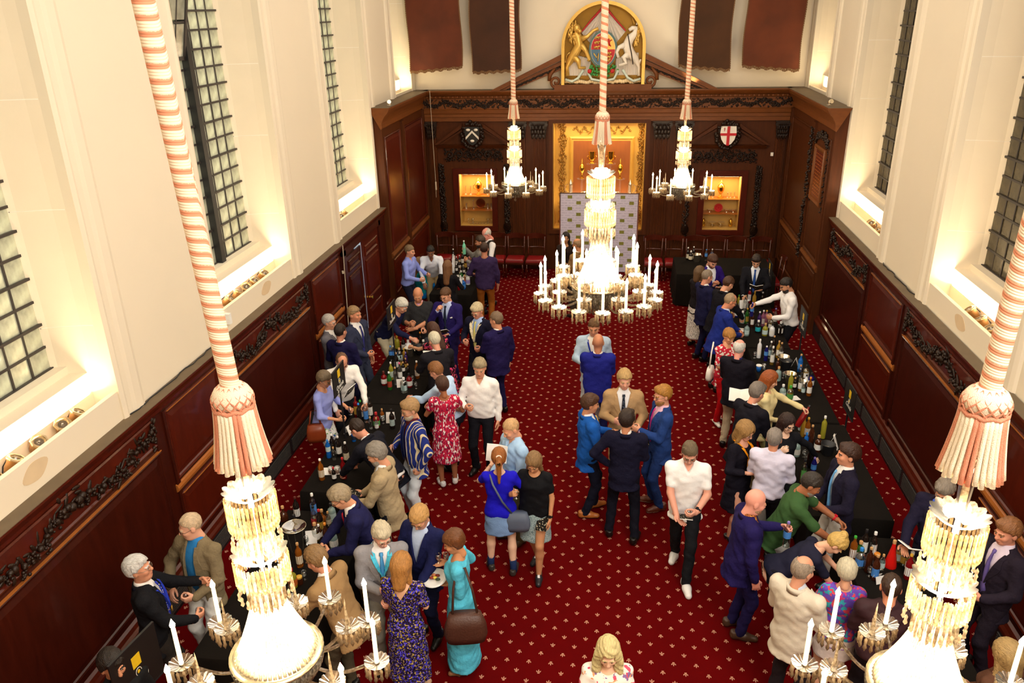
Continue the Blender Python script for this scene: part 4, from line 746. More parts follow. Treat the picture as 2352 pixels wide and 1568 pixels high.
def chandelier(x, y, zb, k, nout, nspire, nup, label, rot=0., power=60, slant=0., tsc=1., z2=1.085, rr=.048, zt=2.08):
    root = empty('chandelier', (x, y, zb), rot, label, 'chandelier', 'crystal chandeliers on striped ropes'); root.scale = (k, k, k)
    b = MB(); ns = 20; nz = 40; H = (ZC - zb) / k - zt; vs = [(rr * math.cos(2 * PI * i / ns) / k + slant * max(0, H * j / nz - .02), rr * math.sin(2 * PI * i / ns) / k, zt - .02 + H * j / nz) for j in range(nz + 1) for i in range(ns)]
    b.add(vs, [(j * ns + i, j * ns + (i + 1) % ns, (j + 1) * ns + (i + 1) % ns, (j + 1) * ns + i) for j in range(nz) for i in range(ns)]); b.build('rope', ropem, root, True)
    # tassel: netted knob and hanging cords
    ts = empty('tassel', (0, 0, zt * (1 - tsc))); ts.parent = root; ts.scale = (tsc, tsc, tsc)
    b = MB(); b.lathe([(.055, zt + .01), (.085, zt - .015), (.105, zt - .05), (.102, zt - .09), (.085, zt - .115)], 20)
    b.build('tassel_knob', creamc, ts, True)
    b = MB()
    for q in range(14):
        for sgn in (-1, 1): b.tube([((.058 + .049 * math.sin(min(1, t / 8 * 1.15) * PI * .62)) * math.cos(2 * PI * q / 14 + sgn * t * .12), (.058 + .049 * math.sin(min(1, t / 8 * 1.15) * PI * .62)) * math.sin(2 * PI * q / 14 + sgn * t * .12), zt + .005 - t * .0145) for t in range(9)], .0045, 4)
    b.build('tassel_netting', coral, ts)
    b = MB(); b.tube([((.098) * math.cos(a), .098 * math.sin(a), zt - .115 + .006 * math.sin(a * 9)) for a in [i * 2 * PI / 36 for i in range(37)]], .013, 6); b.build('tassel_collar', coral, ts, True)
    for i in range(30):
        for ring, rr in ((0, .095), (1, .07)):
            a = 2 * PI * (i + .5 * ring) / 30
            if ring and i % 2: continue
            o = inst('cord', me_cords[0 if i % 6 < 2 else 1 + i % 2], ts, (rr * math.cos(a), rr * math.sin(a), zt - .115), (0, 0, a))
    # glass stem
    b = MB(); zs = zt - .40 * tsc; b.lathe([(.052, zs), (.062, zs + .015), (.045, zs - .01), (.034, zs - (zs - 1.5) * .4), (.026, 1.52), (.03, 1.50), (.015, 1.49), (.015, .3)], 14, cap=False); b.build('glass_stem', cryrim, root, True)
    # two canopies with prism curtains
    for zc, rc, long_ in ((1.49, .135, 1), (z2, .150, 0)):
        c = inst('canopy', me_can, root, (0, 0, zc), (0, 0, 0), (rc / .15, rc / .15, 1.4))
        n = 36
        for i in range(n):
            a = 2 * PI * i / n
            o = inst('prism', me_prism, c, ((.145) * math.cos(a), .145 * math.sin(a), -.005), (0, 0, a)); o.scale = (1.2, 1.2, (1.25 if long_ else 1.0) / 1.4)
            if i % 2 == 0: o = inst('drop', me_drop2, c, (.147 * math.cos(a + .1), .147 * math.sin(a + .1), -.19 if long_ else -.15), (0, 0, a), (1.5, 1.5, 1))
            if i % 2 == 0: inst('prism', me_prism_s, c, (.10 * math.cos(a), .10 * math.sin(a), -.16 if long_ else -.12), (0, 0, a), (1.2, 1.2, 1.1))
        b = MB()
        for i in range(3): b.blob((.05 * math.cos(i * 2.1 + .4), .05 * math.sin(i * 2.1 + .4), zc + .035), (.026, .026, .035), 8, 6)
        b.build('lamp_bulbs', bulb_m, root, True)
    # tapering curtain of beads and the basket beneath it, both strings of many beads
    b = MB(); ns = 52
    for i in range(ns):
        a = 2 * PI * i / ns; pts = []
        for t in range(9): u = t / 8; r = .068 + (.235 - .068) * u ** 1.5; pts.append((r * math.cos(a), r * math.sin(a), .90 - .52 * u))
        b.tube(pts, [.006 + .006 * (j / 8) for j in range(9)], 5)
        pts = [(.265 * math.cos(t * PI / 2 * .9) * math.cos(a), .265 * math.cos(t * PI / 2 * .9) * math.sin(a), .36 - .20 * math.sin(t * PI / 2)) for t in [j / 5 for j in range(6)]]; b.tube(pts, .012, 5)
    tag(b.build('bead_curtain', cry2, root, True), kind='stuff')
    b = MB(); b.lathe([(.24, .36), (.27, .365), (.275, .385), (.24, .39)], 32); b.build('ring_band', brass, root, True)
    b = MB(); b.lathe([(.004, .0), (.02, .015), (.03, .035), (.012, .06), (.02, .08), (.05, .11), (.02, .13), (.02, .2)], 12); b.build('finial', cry, root, True)
    sk = inst('lower_ring', me_pan, root, (0, 0, .17), (0, 0, 0), (1.6, 1.6, 1))
    for i in range(18): a = 2 * PI * i / 18; inst('drop', me_drop, sk, (.07 * math.cos(a), .07 * math.sin(a), .015), (0, 0, a), (1.0, 1.0, 1.3))
    b = MB()
    for i in range(6): b.blob((.10 * math.cos(i * PI / 3), .10 * math.sin(i * PI / 3), .40), (.03, .03, .045), 8, 6)
    for i in range(4): b.blob((.0, .0, .5 + .1 * i), (.03, .03, .04), 8, 6)
    b.build('inner_bulbs', bulb_m, root, True)
    # arms
    R = .59 if nup == 0 else .585
    me_a = arm_mesh(R, .32, .26); me_b = arm_mesh(R * .74, .36, .33); me_c = arm_mesh(R * .66, .42, .50)
    nd = 12 if nup == 0 else 8
    def arm(a, R_, me, zp, top, nm='arm'):
        A_ = inst(nm, me, root, (0, 0, 0), (0, 0, a)); inst('candle_cup', me_cup, A_, (R_, 0, zp - .03)); inst('drip_pan', me_pan, A_, (R_, 0, zp))
        if top: inst('candle', me_candle, A_, (R_, 0, zp + .012)); inst('bulb', me_flame, A_, (R_, 0, zp + .285))
        else: inst('spire', me_spire, A_, (R_, 0, zp + .01))
        for i in range(nd): q = 2 * PI * i / nd; inst('drop', me_drop, A_, (R_ + .068 * math.cos(q), .068 * math.sin(q), zp + .016), (0, 0, q), (1.25, 1.25, 1.4))
    for i in range(nout): arm(2 * PI * i / nout, R, me_a, .275, True)
    for i in range(nspire): arm(2 * PI * (i + .5) / nspire, R * .74, me_b, .345, False, 'spire_arm')
    for i in range(nup): arm(2 * PI * (i + .5) / nup, R * .66, me_c, .51, True, 'upper_arm')
    M_ = root.matrix_basis
    for zz, e in ((.55, power * 2.2), (1.36, power * .28), (z2 - .085, power * .4)):
        L = light('chandelier_glow', 'POINT', (x, y, zb + zz * k), e, (1, .86, .66), .12)
    for i in range(4):
        a = i * PI / 2 + .4; light('candle_glow', 'POINT', (x + R * .9 * k * math.cos(a), y + R * .9 * k * math.sin(a), zb + .62 * k), power * .22, (1, .84, .60), .1)
    return root
chandelier(-2.15, 16.5, 2.45, 1.0, 10, 5, 0, 'crystal chandelier on striped rope, far left before the left display case', .2, 30, 0, .82)
chandelier(1.29, 16.5, 2.43, 1.0, 10, 5, 0, 'crystal chandelier on striped rope, far right before the right display case', .5, 30, 0, .82)
chandelier(-.215, 10.0, 2.35, 1.30, 16, 8, 8, 'largest crystal chandelier, hanging in the middle of the hall with two tiers of candles', .1, 60, 0, .64, 1.17, .042)
chandelier(-1.93, 3.42, 2.36, 1.0, 10, 6, 0, 'crystal chandelier close to the camera at the lower left, cut by the frame', .12, 34, -.045, 1.0, 1.085, .048, 2.14)
chandelier(1.735, 3.55, 2.37, 1.0, 10, 6, 0, 'crystal chandelier close to the camera at the lower right, cut by the frame', .3, 34, .03, 1.0, 1.085, .048, 2.21)
# ---------------------------------------------------------------- people: smooth implicit surfaces turned into quads
def snet(f, lo, h):
    s = f < 0; nx, ny, nz = f.shape
    c = s[:-1, :-1, :-1].astype(np.int8)
    for a in ((1, 0, 0), (0, 1, 0), (0, 0, 1), (1, 1, 0), (1, 0, 1), (0, 1, 1), (1, 1, 1)): c = c + s[a[0]:nx - 1 + a[0], a[1]:ny - 1 + a[1], a[2]:nz - 1 + a[2]]
    act = (c > 0) & (c < 8); I, J, K = np.nonzero(act); n = len(I); idm = -np.ones(act.shape, np.int64); idm[I, J, K] = np.arange(n)
    acc = np.zeros((n, 3)); cnt = np.zeros(n); cr = [(0, 0, 0), (1, 0, 0), (0, 1, 0), (1, 1, 0), (0, 0, 1), (1, 0, 1), (0, 1, 1), (1, 1, 1)]
    val = [f[I + a, J + b, K + d] for a, b, d in cr]
    for p, q in ((0, 1), (2, 3), (4, 5), (6, 7), (0, 2), (1, 3), (4, 6), (5, 7), (0, 4), (1, 5), (2, 6), (3, 7)):
        m = (val[p] < 0) != (val[q] < 0)
        if not m.any(): continue
        t = val[p][m] / (val[p][m] - val[q][m]); A_ = np.array(cr[p], float); D = np.array(cr[q], float) - A_; acc[m] += A_ + t[:, None] * D; cnt[m] += 1
    v = (acc / cnt[:, None] + np.stack([I, J, K], 1)) * h + lo; Q = []
    for ax in range(3):
        sl0 = [slice(None)] * 3; sl1 = [slice(None)] * 3; sl0[ax] = slice(0, -1); sl1[ax] = slice(1, None); a = s[tuple(sl0)]; b = s[tuple(sl1)]
        X = np.stack(np.nonzero(a != b), 1); o1, o2 = (ax + 1) % 3, (ax + 2) % 3; X = X[(X[:, o1] > 0) & (X[:, o2] > 0)]
        for k in (o1, o2): X = X[X[:, k] < f.shape[k] - 1]
        if not len(X): continue
        g = []
        for d1, d2 in ((-1, -1), (0, -1), (0, 0), (-1, 0)): Y = X.copy(); Y[:, o1] += d1; Y[:, o2] += d2; g.append(idm[Y[:, 0], Y[:, 1], Y[:, 2]])
        q = np.stack(g, 1); fl = ~a[X[:, 0], X[:, 1], X[:, 2]]; q[fl] = q[fl][:, ::-1]; Q.append(q)
    return v, (np.concatenate(Q) if Q else np.zeros((0, 4), int))
class SD:
    def __init__(s, lo, hi, h): s.lo = np.array(lo, float); s.h = h; n = np.ceil((np.array(hi) - s.lo) / h).astype(int) + 1; s.f = np.full(n, .3); s.ax = [s.lo[i] + h * np.arange(n[i]) for i in range(3)]
    def blk(s, lo, hi): 
        sl = tuple(slice(max(0, int((lo[i] - s.lo[i]) / s.h)), max(1, min(s.f.shape[i], int((hi[i] - s.lo[i]) / s.h) + 2))) for i in range(3))
        return sl, s.ax[0][sl[0]][:, None, None], s.ax[1][sl[1]][None, :, None], s.ax[2][sl[2]][None, None, :]
    def un(s, sl, d, k):
        a = s.f[sl]; hh = np.maximum(k - np.abs(a - d), 0) / k if k > 0 else 0; s.f[sl] = np.minimum(a, d) - hh * hh * k / 4
    def cap(s, a, b, ra, rb, k=.03):
        a = np.array(a, float); b = np.array(b, float); r = max(ra, rb) + k + .02; sl, x, y, z = s.blk(np.minimum(a, b) - r, np.maximum(a, b) + r); ba = b - a
        t = np.clip(((x - a[0]) * ba[0] + (y - a[1]) * ba[1] + (z - a[2]) * ba[2]) / max(ba @ ba, 1e-9), 0, 1)
        d = np.sqrt((x - a[0] - t * ba[0]) ** 2 + (y - a[1] - t * ba[1]) ** 2 + (z - a[2] - t * ba[2]) ** 2) - (ra + (rb - ra) * t); s.un(sl, d, k)
    def ell(s, c, r, k=.02, R=None, sub=False):
        c = np.array(c, float); m = max(r) + k + .02; sl, x, y, z = s.blk(c - m, c + m); x = x - c[0]; y = y - c[1]; z = z - c[2]
        if R is not None: x, y, z = (R[0, i] * x + R[1, i] * y + R[2, i] * z for i in range(3))
        k0 = np.sqrt((x / r[0]) ** 2 + (y / r[1]) ** 2 + (z / r[2]) ** 2); k1 = np.sqrt((x / r[0] ** 2) ** 2 + (y / r[1] ** 2) ** 2 + (z / r[2] ** 2) ** 2) + 1e-9; d = k0 * (k0 - 1) / k1
        if sub:
            a = s.f[sl]; hh = np.maximum(k - np.abs(a + d), 0) / k; s.f[sl] = np.maximum(a, -d) + hh * hh * k / 4
        else: s.un(sl, d, k)
    def loft(s, O, R, Z, Wd, DF, DB, k=.03, z0=None, z1=None):
        O = np.array(O, float); Z = np.array(Z); m = max(max(Wd), max(DF), max(DB)) + .05; e = [O + R @ np.array([a, b, c]) for a in (-m, m) for b in (-m, m) for c in (Z[0] - .04, Z[-1] + .04)]; sl, x, y, z = s.blk(np.min(e, 0), np.max(e, 0))
        x = x - O[0]; y = y - O[1]; z = z - O[2]; X, Y, Zz = (R[0, i] * x + R[1, i] * y + R[2, i] * z for i in range(3))
        w = np.interp(Zz, Z, Wd); df = np.interp(Zz, Z, DF); db = np.interp(Zz, Z, DB); dd = np.where(Y > 0, df, db)
        d = (np.sqrt((X / w) ** 2 + (Y / dd) ** 2) - 1) * np.minimum(w, dd); d = np.maximum(d, np.maximum(Z[0] - Zz, Zz - Z[-1])); s.un(sl, d, k)
    def local(s, O, R):
        x = s.ax[0][:, None, None] - O[0]; y = s.ax[1][None, :, None] - O[1]; z = s.ax[2][None, None, :] - O[2]
        return [R[0, i] * x + R[1, i] * y + R[2, i] * z for i in range(3)]
    def folds(s, amp, seed=0):
        x, y, z = s.ax[0][:, None, None], s.ax[1][None, :, None], s.ax[2][None, None, :]; q = seed * 1.7
        s.f = s.f + amp * (np.sin(34 * z + 16 * x + q + 2.2 * np.sin(15 * y + q + 9 * x)) * .6 + np.sin(31 * x - 24 * z + 19 * y + q * 2 + 1.5 * np.sin(21 * z)) * .5 + np.sin(70 * z + 45 * x * np.sign(x + .001) + q) * .35)
    def net(s): return snet(s.f, s.lo, s.h)
def qmesh(name, v, q, mats, mi=None, smooth=True):
    me = bpy.data.meshes.new(name); n = len(v); m = len(q); me.vertices.add(n); me.vertices.foreach_set('co', np.asarray(v, np.float32).ravel()); me.loops.add(m * 4); me.loops.foreach_set('vertex_index', np.asarray(q, np.int32).ravel())
    me.polygons.add(m); me.polygons.foreach_set('loop_start', np.arange(0, m * 4, 4, dtype=np.int32)); me.polygons.foreach_set('loop_total', np.full(m, 4, np.int32)); me.polygons.foreach_set('use_smooth', np.full(m, smooth))
    for k in (mats if isinstance(mats, (list, tuple)) else [mats]): me.materials.append(k)
    if mi is not None: me.polygons.foreach_set('material_index', np.asarray(mi, np.int32))
    me.update(calc_edges=True); me.validate(); return me
def qobj(name, vq, mats, parent, mi=None): return link(bpy.data.objects.new(name, qmesh(name, vq[0], vq[1], mats, mi)), parent)
# -- heads (frame: centre of the head, y forward, z up)
def sphere_q(c, r, n=8, k=6):
    v = [(c[0] + r[0] * math.sin(PI * j / k) * math.cos(2 * PI * i / n), c[1] + r[1] * math.sin(PI * j / k) * math.sin(2 * PI * i / n), c[2] + r[2] * math.cos(PI * j / k)) for j in range(k + 1) for i in range(n)]
    return np.array(v), np.array([(j * n + i, (j + 1) * n + i, (j + 1) * n + (i + 1) % n, j * n + (i + 1) % n) for j in range(k) for i in range(n)])
def make_head(fem, fat, hr):
    g = SD((-.115, -.135, -.20), (.115, .15, .15), hr); w = .074 if not fem else .069
    g.ell((0, -.012, .035), (w + .003, .098, .098), .02); g.ell((0, .03, -.035), (w - .014 + fat, .068, .082), .03); g.ell((0, .062, -.085), (.032 + fat, .03, .028), .03)
    for e in (-1, 1):
        g.ell((e * .04, .068, -.022), (.024, .022, .022), .025); g.ell((e * .030, .088, .022), (.026, .014, .009), .015)
        g.ell((e * .030, .101, .004), (.018, .013, .011), .012, sub=True); g.ell((e * (w + .004), -.008, -.005), (.010, .022, .034), .008)
    g.cap((0, .090, .018), (0, .112, -.022), .009, .012, .014); g.ell((0, .110, -.027), (.018, .012, .010), .01)
    g.ell((0, .094, -.056), (.024, .011, .008), .010); g.ell((0, .090, -.067), (.020, .011, .008), .008)
    if fat > .004: g.ell((0, .03, -.10), (.055, .05, .035), .03)
    g.cap((0, -.012, -.06), (0, -.024, -.155), .051 if not fem else .043, .050 if not fem else .043, .03)
    v, q = g.net(); cv = v[q].mean(1); mi = np.zeros(len(q), int)
    mi[(np.abs(cv[:, 0]) < .021) & (cv[:, 1] > .088) & (cv[:, 2] < -.054) & (cv[:, 2] > -.070)] = 3
    mi[(np.abs(np.abs(cv[:, 0]) - .031) < .02) & (cv[:, 1] > .072) & (np.abs(cv[:, 2] - .026 + 3 * (np.abs(cv[:, 0]) - .031) ** 2) < .0058)] = 4
    V, Q, M_ = [v], [q], [mi]; o = len(v)
    for e in (-1, 1):
        for c, r, k in (((e * .030, .0860, .002), (.0105, .0090, .0056), 1), ((e * .030, .0925, .0015), (.0056, .0042, .0062), 2)):
            a, b = sphere_q(c, r); V.append(a); Q.append(b + o); M_.append(np.full(len(b), k)); o += len(a)
    return np.concatenate(V), np.concatenate(Q), np.concatenate(M_)
HEADS = {}
def head(fem, fat, hr):
    k = (fem, round(fat, 3), hr)
    if k not in HEADS: HEADS[k] = make_head(fem, fat, hr)
    return HEADS[k]
HAIRS = {}
def make_hair(st, hr):
    long_ = st in ('long', 'pony', 'longwavy'); g = SD((-.135, -.19, -.46 if long_ else -.23), (.135, .14, .20), hr); X, Y, Z = g.local((0, 0, 0), np.eye(3))
    if st == 'beard':
        g.ell((0, .035, -.055), (.066, .068, .075), .01); g.ell((0, .062, -.095), (.036, .038, .036), .03)
        g.f = np.maximum(g.f, np.maximum(Z + .035 + .25 * np.abs(X), -(Y - .005))); m = np.sqrt((X / .02) ** 2 + ((Z + .06) / .009) ** 2) - 1; g.f = np.maximum(g.f, np.where(Y > .08, -m * .01, -1)); g.f += .002 * np.sin(160 * X) * np.sin(140 * Z); return g.net()
    t = {'short': .010, 'crop': .004, 'thick': .018, 'curly': .022, 'fringe': .009, 'balding': .007, 'bob': .022, 'bobfull': .03, 'bun': .012, 'updo': .022, 'swept': .018, 'pixie': .022}.get(st, .018)
    g.ell((0, -.014, .037), (.077 + t, .100 + t, .100 + t), .01)
    dz_ = {'thick': -.004, 'crop': .012, 'balding': .012, 'pixie': -.012}.get(st, 0); fr = {'short': .076, 'crop': .074, 'balding': .03, 'fringe': -.06, 'thick': .085}.get(st, .082); 
    # remove the face: everything in front of a plane from the hairline down to the ears and nape
    cut = np.interp(Y, [-.14, -.06, -.022, -.014, .014, .022, .05, .075, .10, .13], [-.09, -.085, -.06, -.02, -.02, .03, .05 + dz_, .066 + dz_, .070 + dz_, .072 + dz_]) - Z
    if st in ('bob', 'bobfull', 'long', 'longwavy'):
        dz = {'bob': -.14, 'bobfull': -.17}.get(st, -.34); wv = 0
        g.cap((0, -.045, .0), (0, -.058, dz), .095, .070, .03)
        for e in (-1, 1): g.cap((e * .068, .012, .03), (e * (.082 if st != 'bobfull' else .09), .012 if not long_ else .03, max(dz, -.25)), .028, .026 if not long_ else .03, .025)
        if st == 'longwavy':
            for e in (-1, 1): g.cap((e * .08, .02, .0), (e * .105, .05, -.16), .034, .044, .04); g.cap((e * .105, .05, -.16), (e * .09, .06, -.27), .044, .028, .03)
        face = np.sqrt((X / .062) ** 2 + ((Z + .03) / .115) ** 2) - 1; cut = np.maximum(np.where(Y > .012, -face, -1) * .06, np.where(Z > .075, Y - .098, -1)); g.f = np.maximum(g.f, cut * 1.0)
        g.ell((0, .03, -.08), (.058, .07, .11), .01, sub=True); g.ell((0, -.025, -.16), (.05, .05, .07), .01, sub=True) if False else None
    else:
        g.f = np.maximum(g.f, cut * .8)
        nape = -.085 if st not in ('crop', 'balding', 'fringe') else -.075; g.f = np.maximum(g.f, nape - Z)
        for e in (-1, 1): g.ell((e * .082, .0, -.012), (.02, .03, .036), .006, sub=True)
        if st in ('fringe', 'balding'): g.ell((0, .03 if st == 'fringe' else .055, .125), (.074, .125 if st == 'fringe' else .075, .085), .012, sub=True)
        if st == 'pony': g.cap((0, -.105, .05), (0, -.155, -.02), .026, .034, .02); g.cap((0, -.155, -.02), (0, -.135, -.26), .036, .016, .02)
        if st == 'bun': g.ell((0, -.075, .125), (.046, .044, .04), .012)
        if st == 'updo': g.ell((0, -.05, .07), (.10, .085, .08), .02)
        if st in ('swept', 'thick'): g.ell((.02, .055, .105), (.05, .035, .026), .025)
        if st == 'pixie': g.cap((-.05, .075, .075), (.055, .085, .06), .024, .02, .02)
    amp = {'curly': .0055, 'longwavy': .005, 'bun': .003}.get(st, .0024); fq = 75 if st == 'curly' else 120
    if st == 'curly': g.f += amp * np.sin(fq * X + 3) * np.sin(fq * Y + 1) * np.sin(fq * Z)
    elif st == 'longwavy': g.f += amp * np.sin(70 * X + 6 * np.sin(28 * Z)) 
    else: g.f += amp * np.sin(fq * X + 14 * Z + 4 * np.sin(30 * Y)) + .0018 * np.sin(240 * X + 60 * np.abs(Z) + 5 * np.sin(40 * Y))
    return g.net()
def hair_of(st, hr, m, nm):
    k = (st, hr, m.name)
    if k not in HAIRS: v, q = make_hair(st, hr); HAIRS[k] = qmesh(nm, v, q, m)
    return HAIRS[k]
# -- hands (right hand, wrist at the origin, fingers along y, palm facing -z, thumb at -x)
def make_hand(pose, hr):
    g = SD((-.085, -.05, -.10), (.06, .21, .05), hr); g.cap((0, -.04, 0), (0, .01, 0), .026, .026, .01); g.ell((-.002, .05, -.002), (.040, .052, .0165), .015)
    curl = {'relax': (.25, .45, .3), 'grip': (.75, .95, .6), 'flat': (.06, .1, .08), 'fist': (1.3, 1.5, .8)}[pose]
    for x, l, a in ((-.030, .080, .06), (-.010, .090, .02), (.011, .084, -.03), (.030, .066, -.09)):
        p = np.array([x, .088 - abs(x) * .2, -.001]); ang = 0
        for j, (fl, r) in enumerate(((.42, .0095), (.32, .0088), (.26, .0078))):
            ang += curl[j] * (1 + .12 * (x > 0)); q = p + l * fl * np.array([-math.sin(a) * math.cos(ang), math.cos(ang), -math.sin(ang)]); g.cap(p, q, r, r * .93, .003 if j else .008); p = q
    T_ = {'relax': ((-.030, .02, -.008), (-.052, .055, -.022), (-.052, .085, -.030), (-.046, .105, -.036)), 'grip': ((-.028, .018, -.010), (-.050, .050, -.036), (-.036, .078, -.062), (-.020, .092, -.070)), 'flat': ((-.03, .02, -.006), (-.058, .052, -.012), (-.066, .08, -.012), (-.068, .102, -.012)), 'fist': ((-.03, .02, -.01), (-.045, .06, -.03), (-.02, .075, -.045), (0, .075, -.048))}[pose]
    for i in range(3): g.cap(T_[i], T_[i + 1], (.016, .012, .0105)[i], (.012, .0105, .009)[i], .008 if i == 0 else .003)
    return g.net()
HANDS = {(k, f): make_hand(k, hr) for k in ('relax', 'grip', 'flat', 'fist') for f, hr in ((0, .007), (1, .009))}
def make_shoe(kind):
    g = SD((-.07, -.11, -.015), (.07, .23, .14), .0105); tp = .0 if kind != 'trainer' else .006
    g.cap((0, -.045, .045), (0, .06, .05), .040, .040, .03); g.cap((0, .06, .04), (.006, .165, .030), .044 + tp, .033 + tp, .04); g.cap((0, -.04, .05), (0, -.05, .10), .040, .038, .03)
    X, Y, Z = g.local((0, 0, 0), np.eye(3)); g.f = np.maximum(g.f, .002 - Z); g.f = np.maximum(g.f, Z - (.10 if kind != 'pump' else .065)); v, q = g.net()
    cv = v[q].mean(1); mi = (cv[:, 2] < .024).astype(int); lc = (np.abs(cv[:, 0]) < .016) & (cv[:, 1] > .02) & (cv[:, 1] < .10) & (cv[:, 2] > .065); mi[lc] = 2; return v, q, mi
SHOES = {k: make_shoe(k) for k in ('shoe', 'trainer', 'pump')}
SHM = {}
# -- materials of skin and cloth
def skin(h): return mat('skin_' + h, sr(h), .5, var=.06, vscale=18, spec=.35)
EYEW = mat('eye_white', sr('C9BDB2'), .3, var=0); EYED = mat('eye_dark', sr('2A1C14'), .2, var=0)
def cloth(h, kind='wool'):
    k = dict(wool=(.85, .55, 34, .10), cotton=(.8, .4, 26, .05), linen=(.85, .8, 30, .12), denim=(.85, .5, 90, .18), smooth=(.55, .25, 30, .08))[kind]
    return mat('cloth_%s_%s' % (kind, h), sr(h), k[0], var=k[3], vscale=10, bump=k[1], bscale=k[2], spec=.15)
def hairmat(h): return mat('hair_' + h, sr(h), .48, var=.55, vscale=42, stretch=(3.5, .7, .7), bump=.9, bscale=70)
rimm = mat('spectacle_rim', (.02, .015, .012), .3); rimm2 = mat('spectacle_wire', sr('8A7A6A'), .3, metal=.7)
def rotx(a): c, s = math.cos(a), math.sin(a); return np.array([[1, 0, 0], [0, c, -s], [0, s, c]])
def roty(a): c, s = math.cos(a), math.sin(a); return np.array([[c, 0, s], [0, 1, 0], [-s, 0, c]])
def rotz(a): c, s = math.cos(a), math.sin(a); return np.array([[c, -s, 0], [s, c, 0], [0, 0, 1]])
def ik(a, t, l1, l2, hint):
    a = np.array(a, float); t = np.array(t, float); d = t - a; L_ = np.linalg.norm(d); mx = (l1 + l2) * .985
    if L_ > mx: t = a + d * mx / L_; d = t - a; L_ = mx
    u = d / L_; x = (l1 * l1 - l2 * l2 + L_ * L_) / (2 * L_); h = math.sqrt(max(l1 * l1 - x * x, 0)); n = np.array(hint, float); n = n - u * (n @ u); n = n / (np.linalg.norm(n) + 1e-9); return a + u * x + n * h, t
# hand target from the shoulder for the right arm (x inward is negative), elbow hint, palm direction, finger direction or None, hand pose
ARMS = {'down': ((.07, .05, -.56), (.5, -.6, 0), (-1, .1, 0), (0, .25, -1), 'relax'), 'back': ((.02, -.12, -.5), (.6, -.6, 0), (-.5, 1, 0), None, 'relax'),
        'chest': ((-.07, .29, -.24), (.5, -.2, -1), (-1, -.2, .1), (-.55, .8, .15), 'grip'), 'belly': ((-.10, .26, -.36), (.6, -.3, -.8), (-.9, -.4, .3), (-.75, .6, .05), 'grip'),
        'mouth': ((-.10, .25, .02), (.6, 0, -1), (-.8, -.5, 0), (-.5, .5, .7), 'grip'), 'pocket': ((.05, .06, -.47), (1, -.7, .1), (-1, 0, 0), (-.1, .2, -1), 'fist'), 'hip': ((.03, .06, -.40), (1, -.5, .2), (-.6, 0, -.6), (-.6, .6, -.4), 'relax'),
        'read': ((-.10, .32, -.22), (.7, -.2, -.8), (-.2, -.2, 1), (-.5, .85, .2), 'flat'), 'reach': ((-.02, .48, -.28), (.7, -.1, -.6), (-.6, 0, -.7), None, 'grip'), 'reachlow': ((-.02, .36, -.45), (.8, -.3, -.2), (-.6, 0, -.6), None, 'grip'),
        'side': ((.46, .26, -.14), (.2, -.6, -.7), (-.2, .4, -.8), None, 'grip'), 'hold': ((.02, .30, -.32), (.7, -.4, -.6), (-1, 0, .2), (-.2, 1, 0), 'grip'), 'cross': ((-.24, .22, -.30), (.9, 0, -.6), (0, -1, 0), (-1, .15, .1), 'relax'), 'plate': ((-.04, .34, -.34), (.6, -.4, -.8), (0, 0, 1), (-.3, .9, 0), 'flat'), 'knee': ((-.02, .34, -.44), (.9, 0, -.3), (-.3, 0, -1), None, 'relax')}
NVOX = [0]
GLASS_SPOTS = []
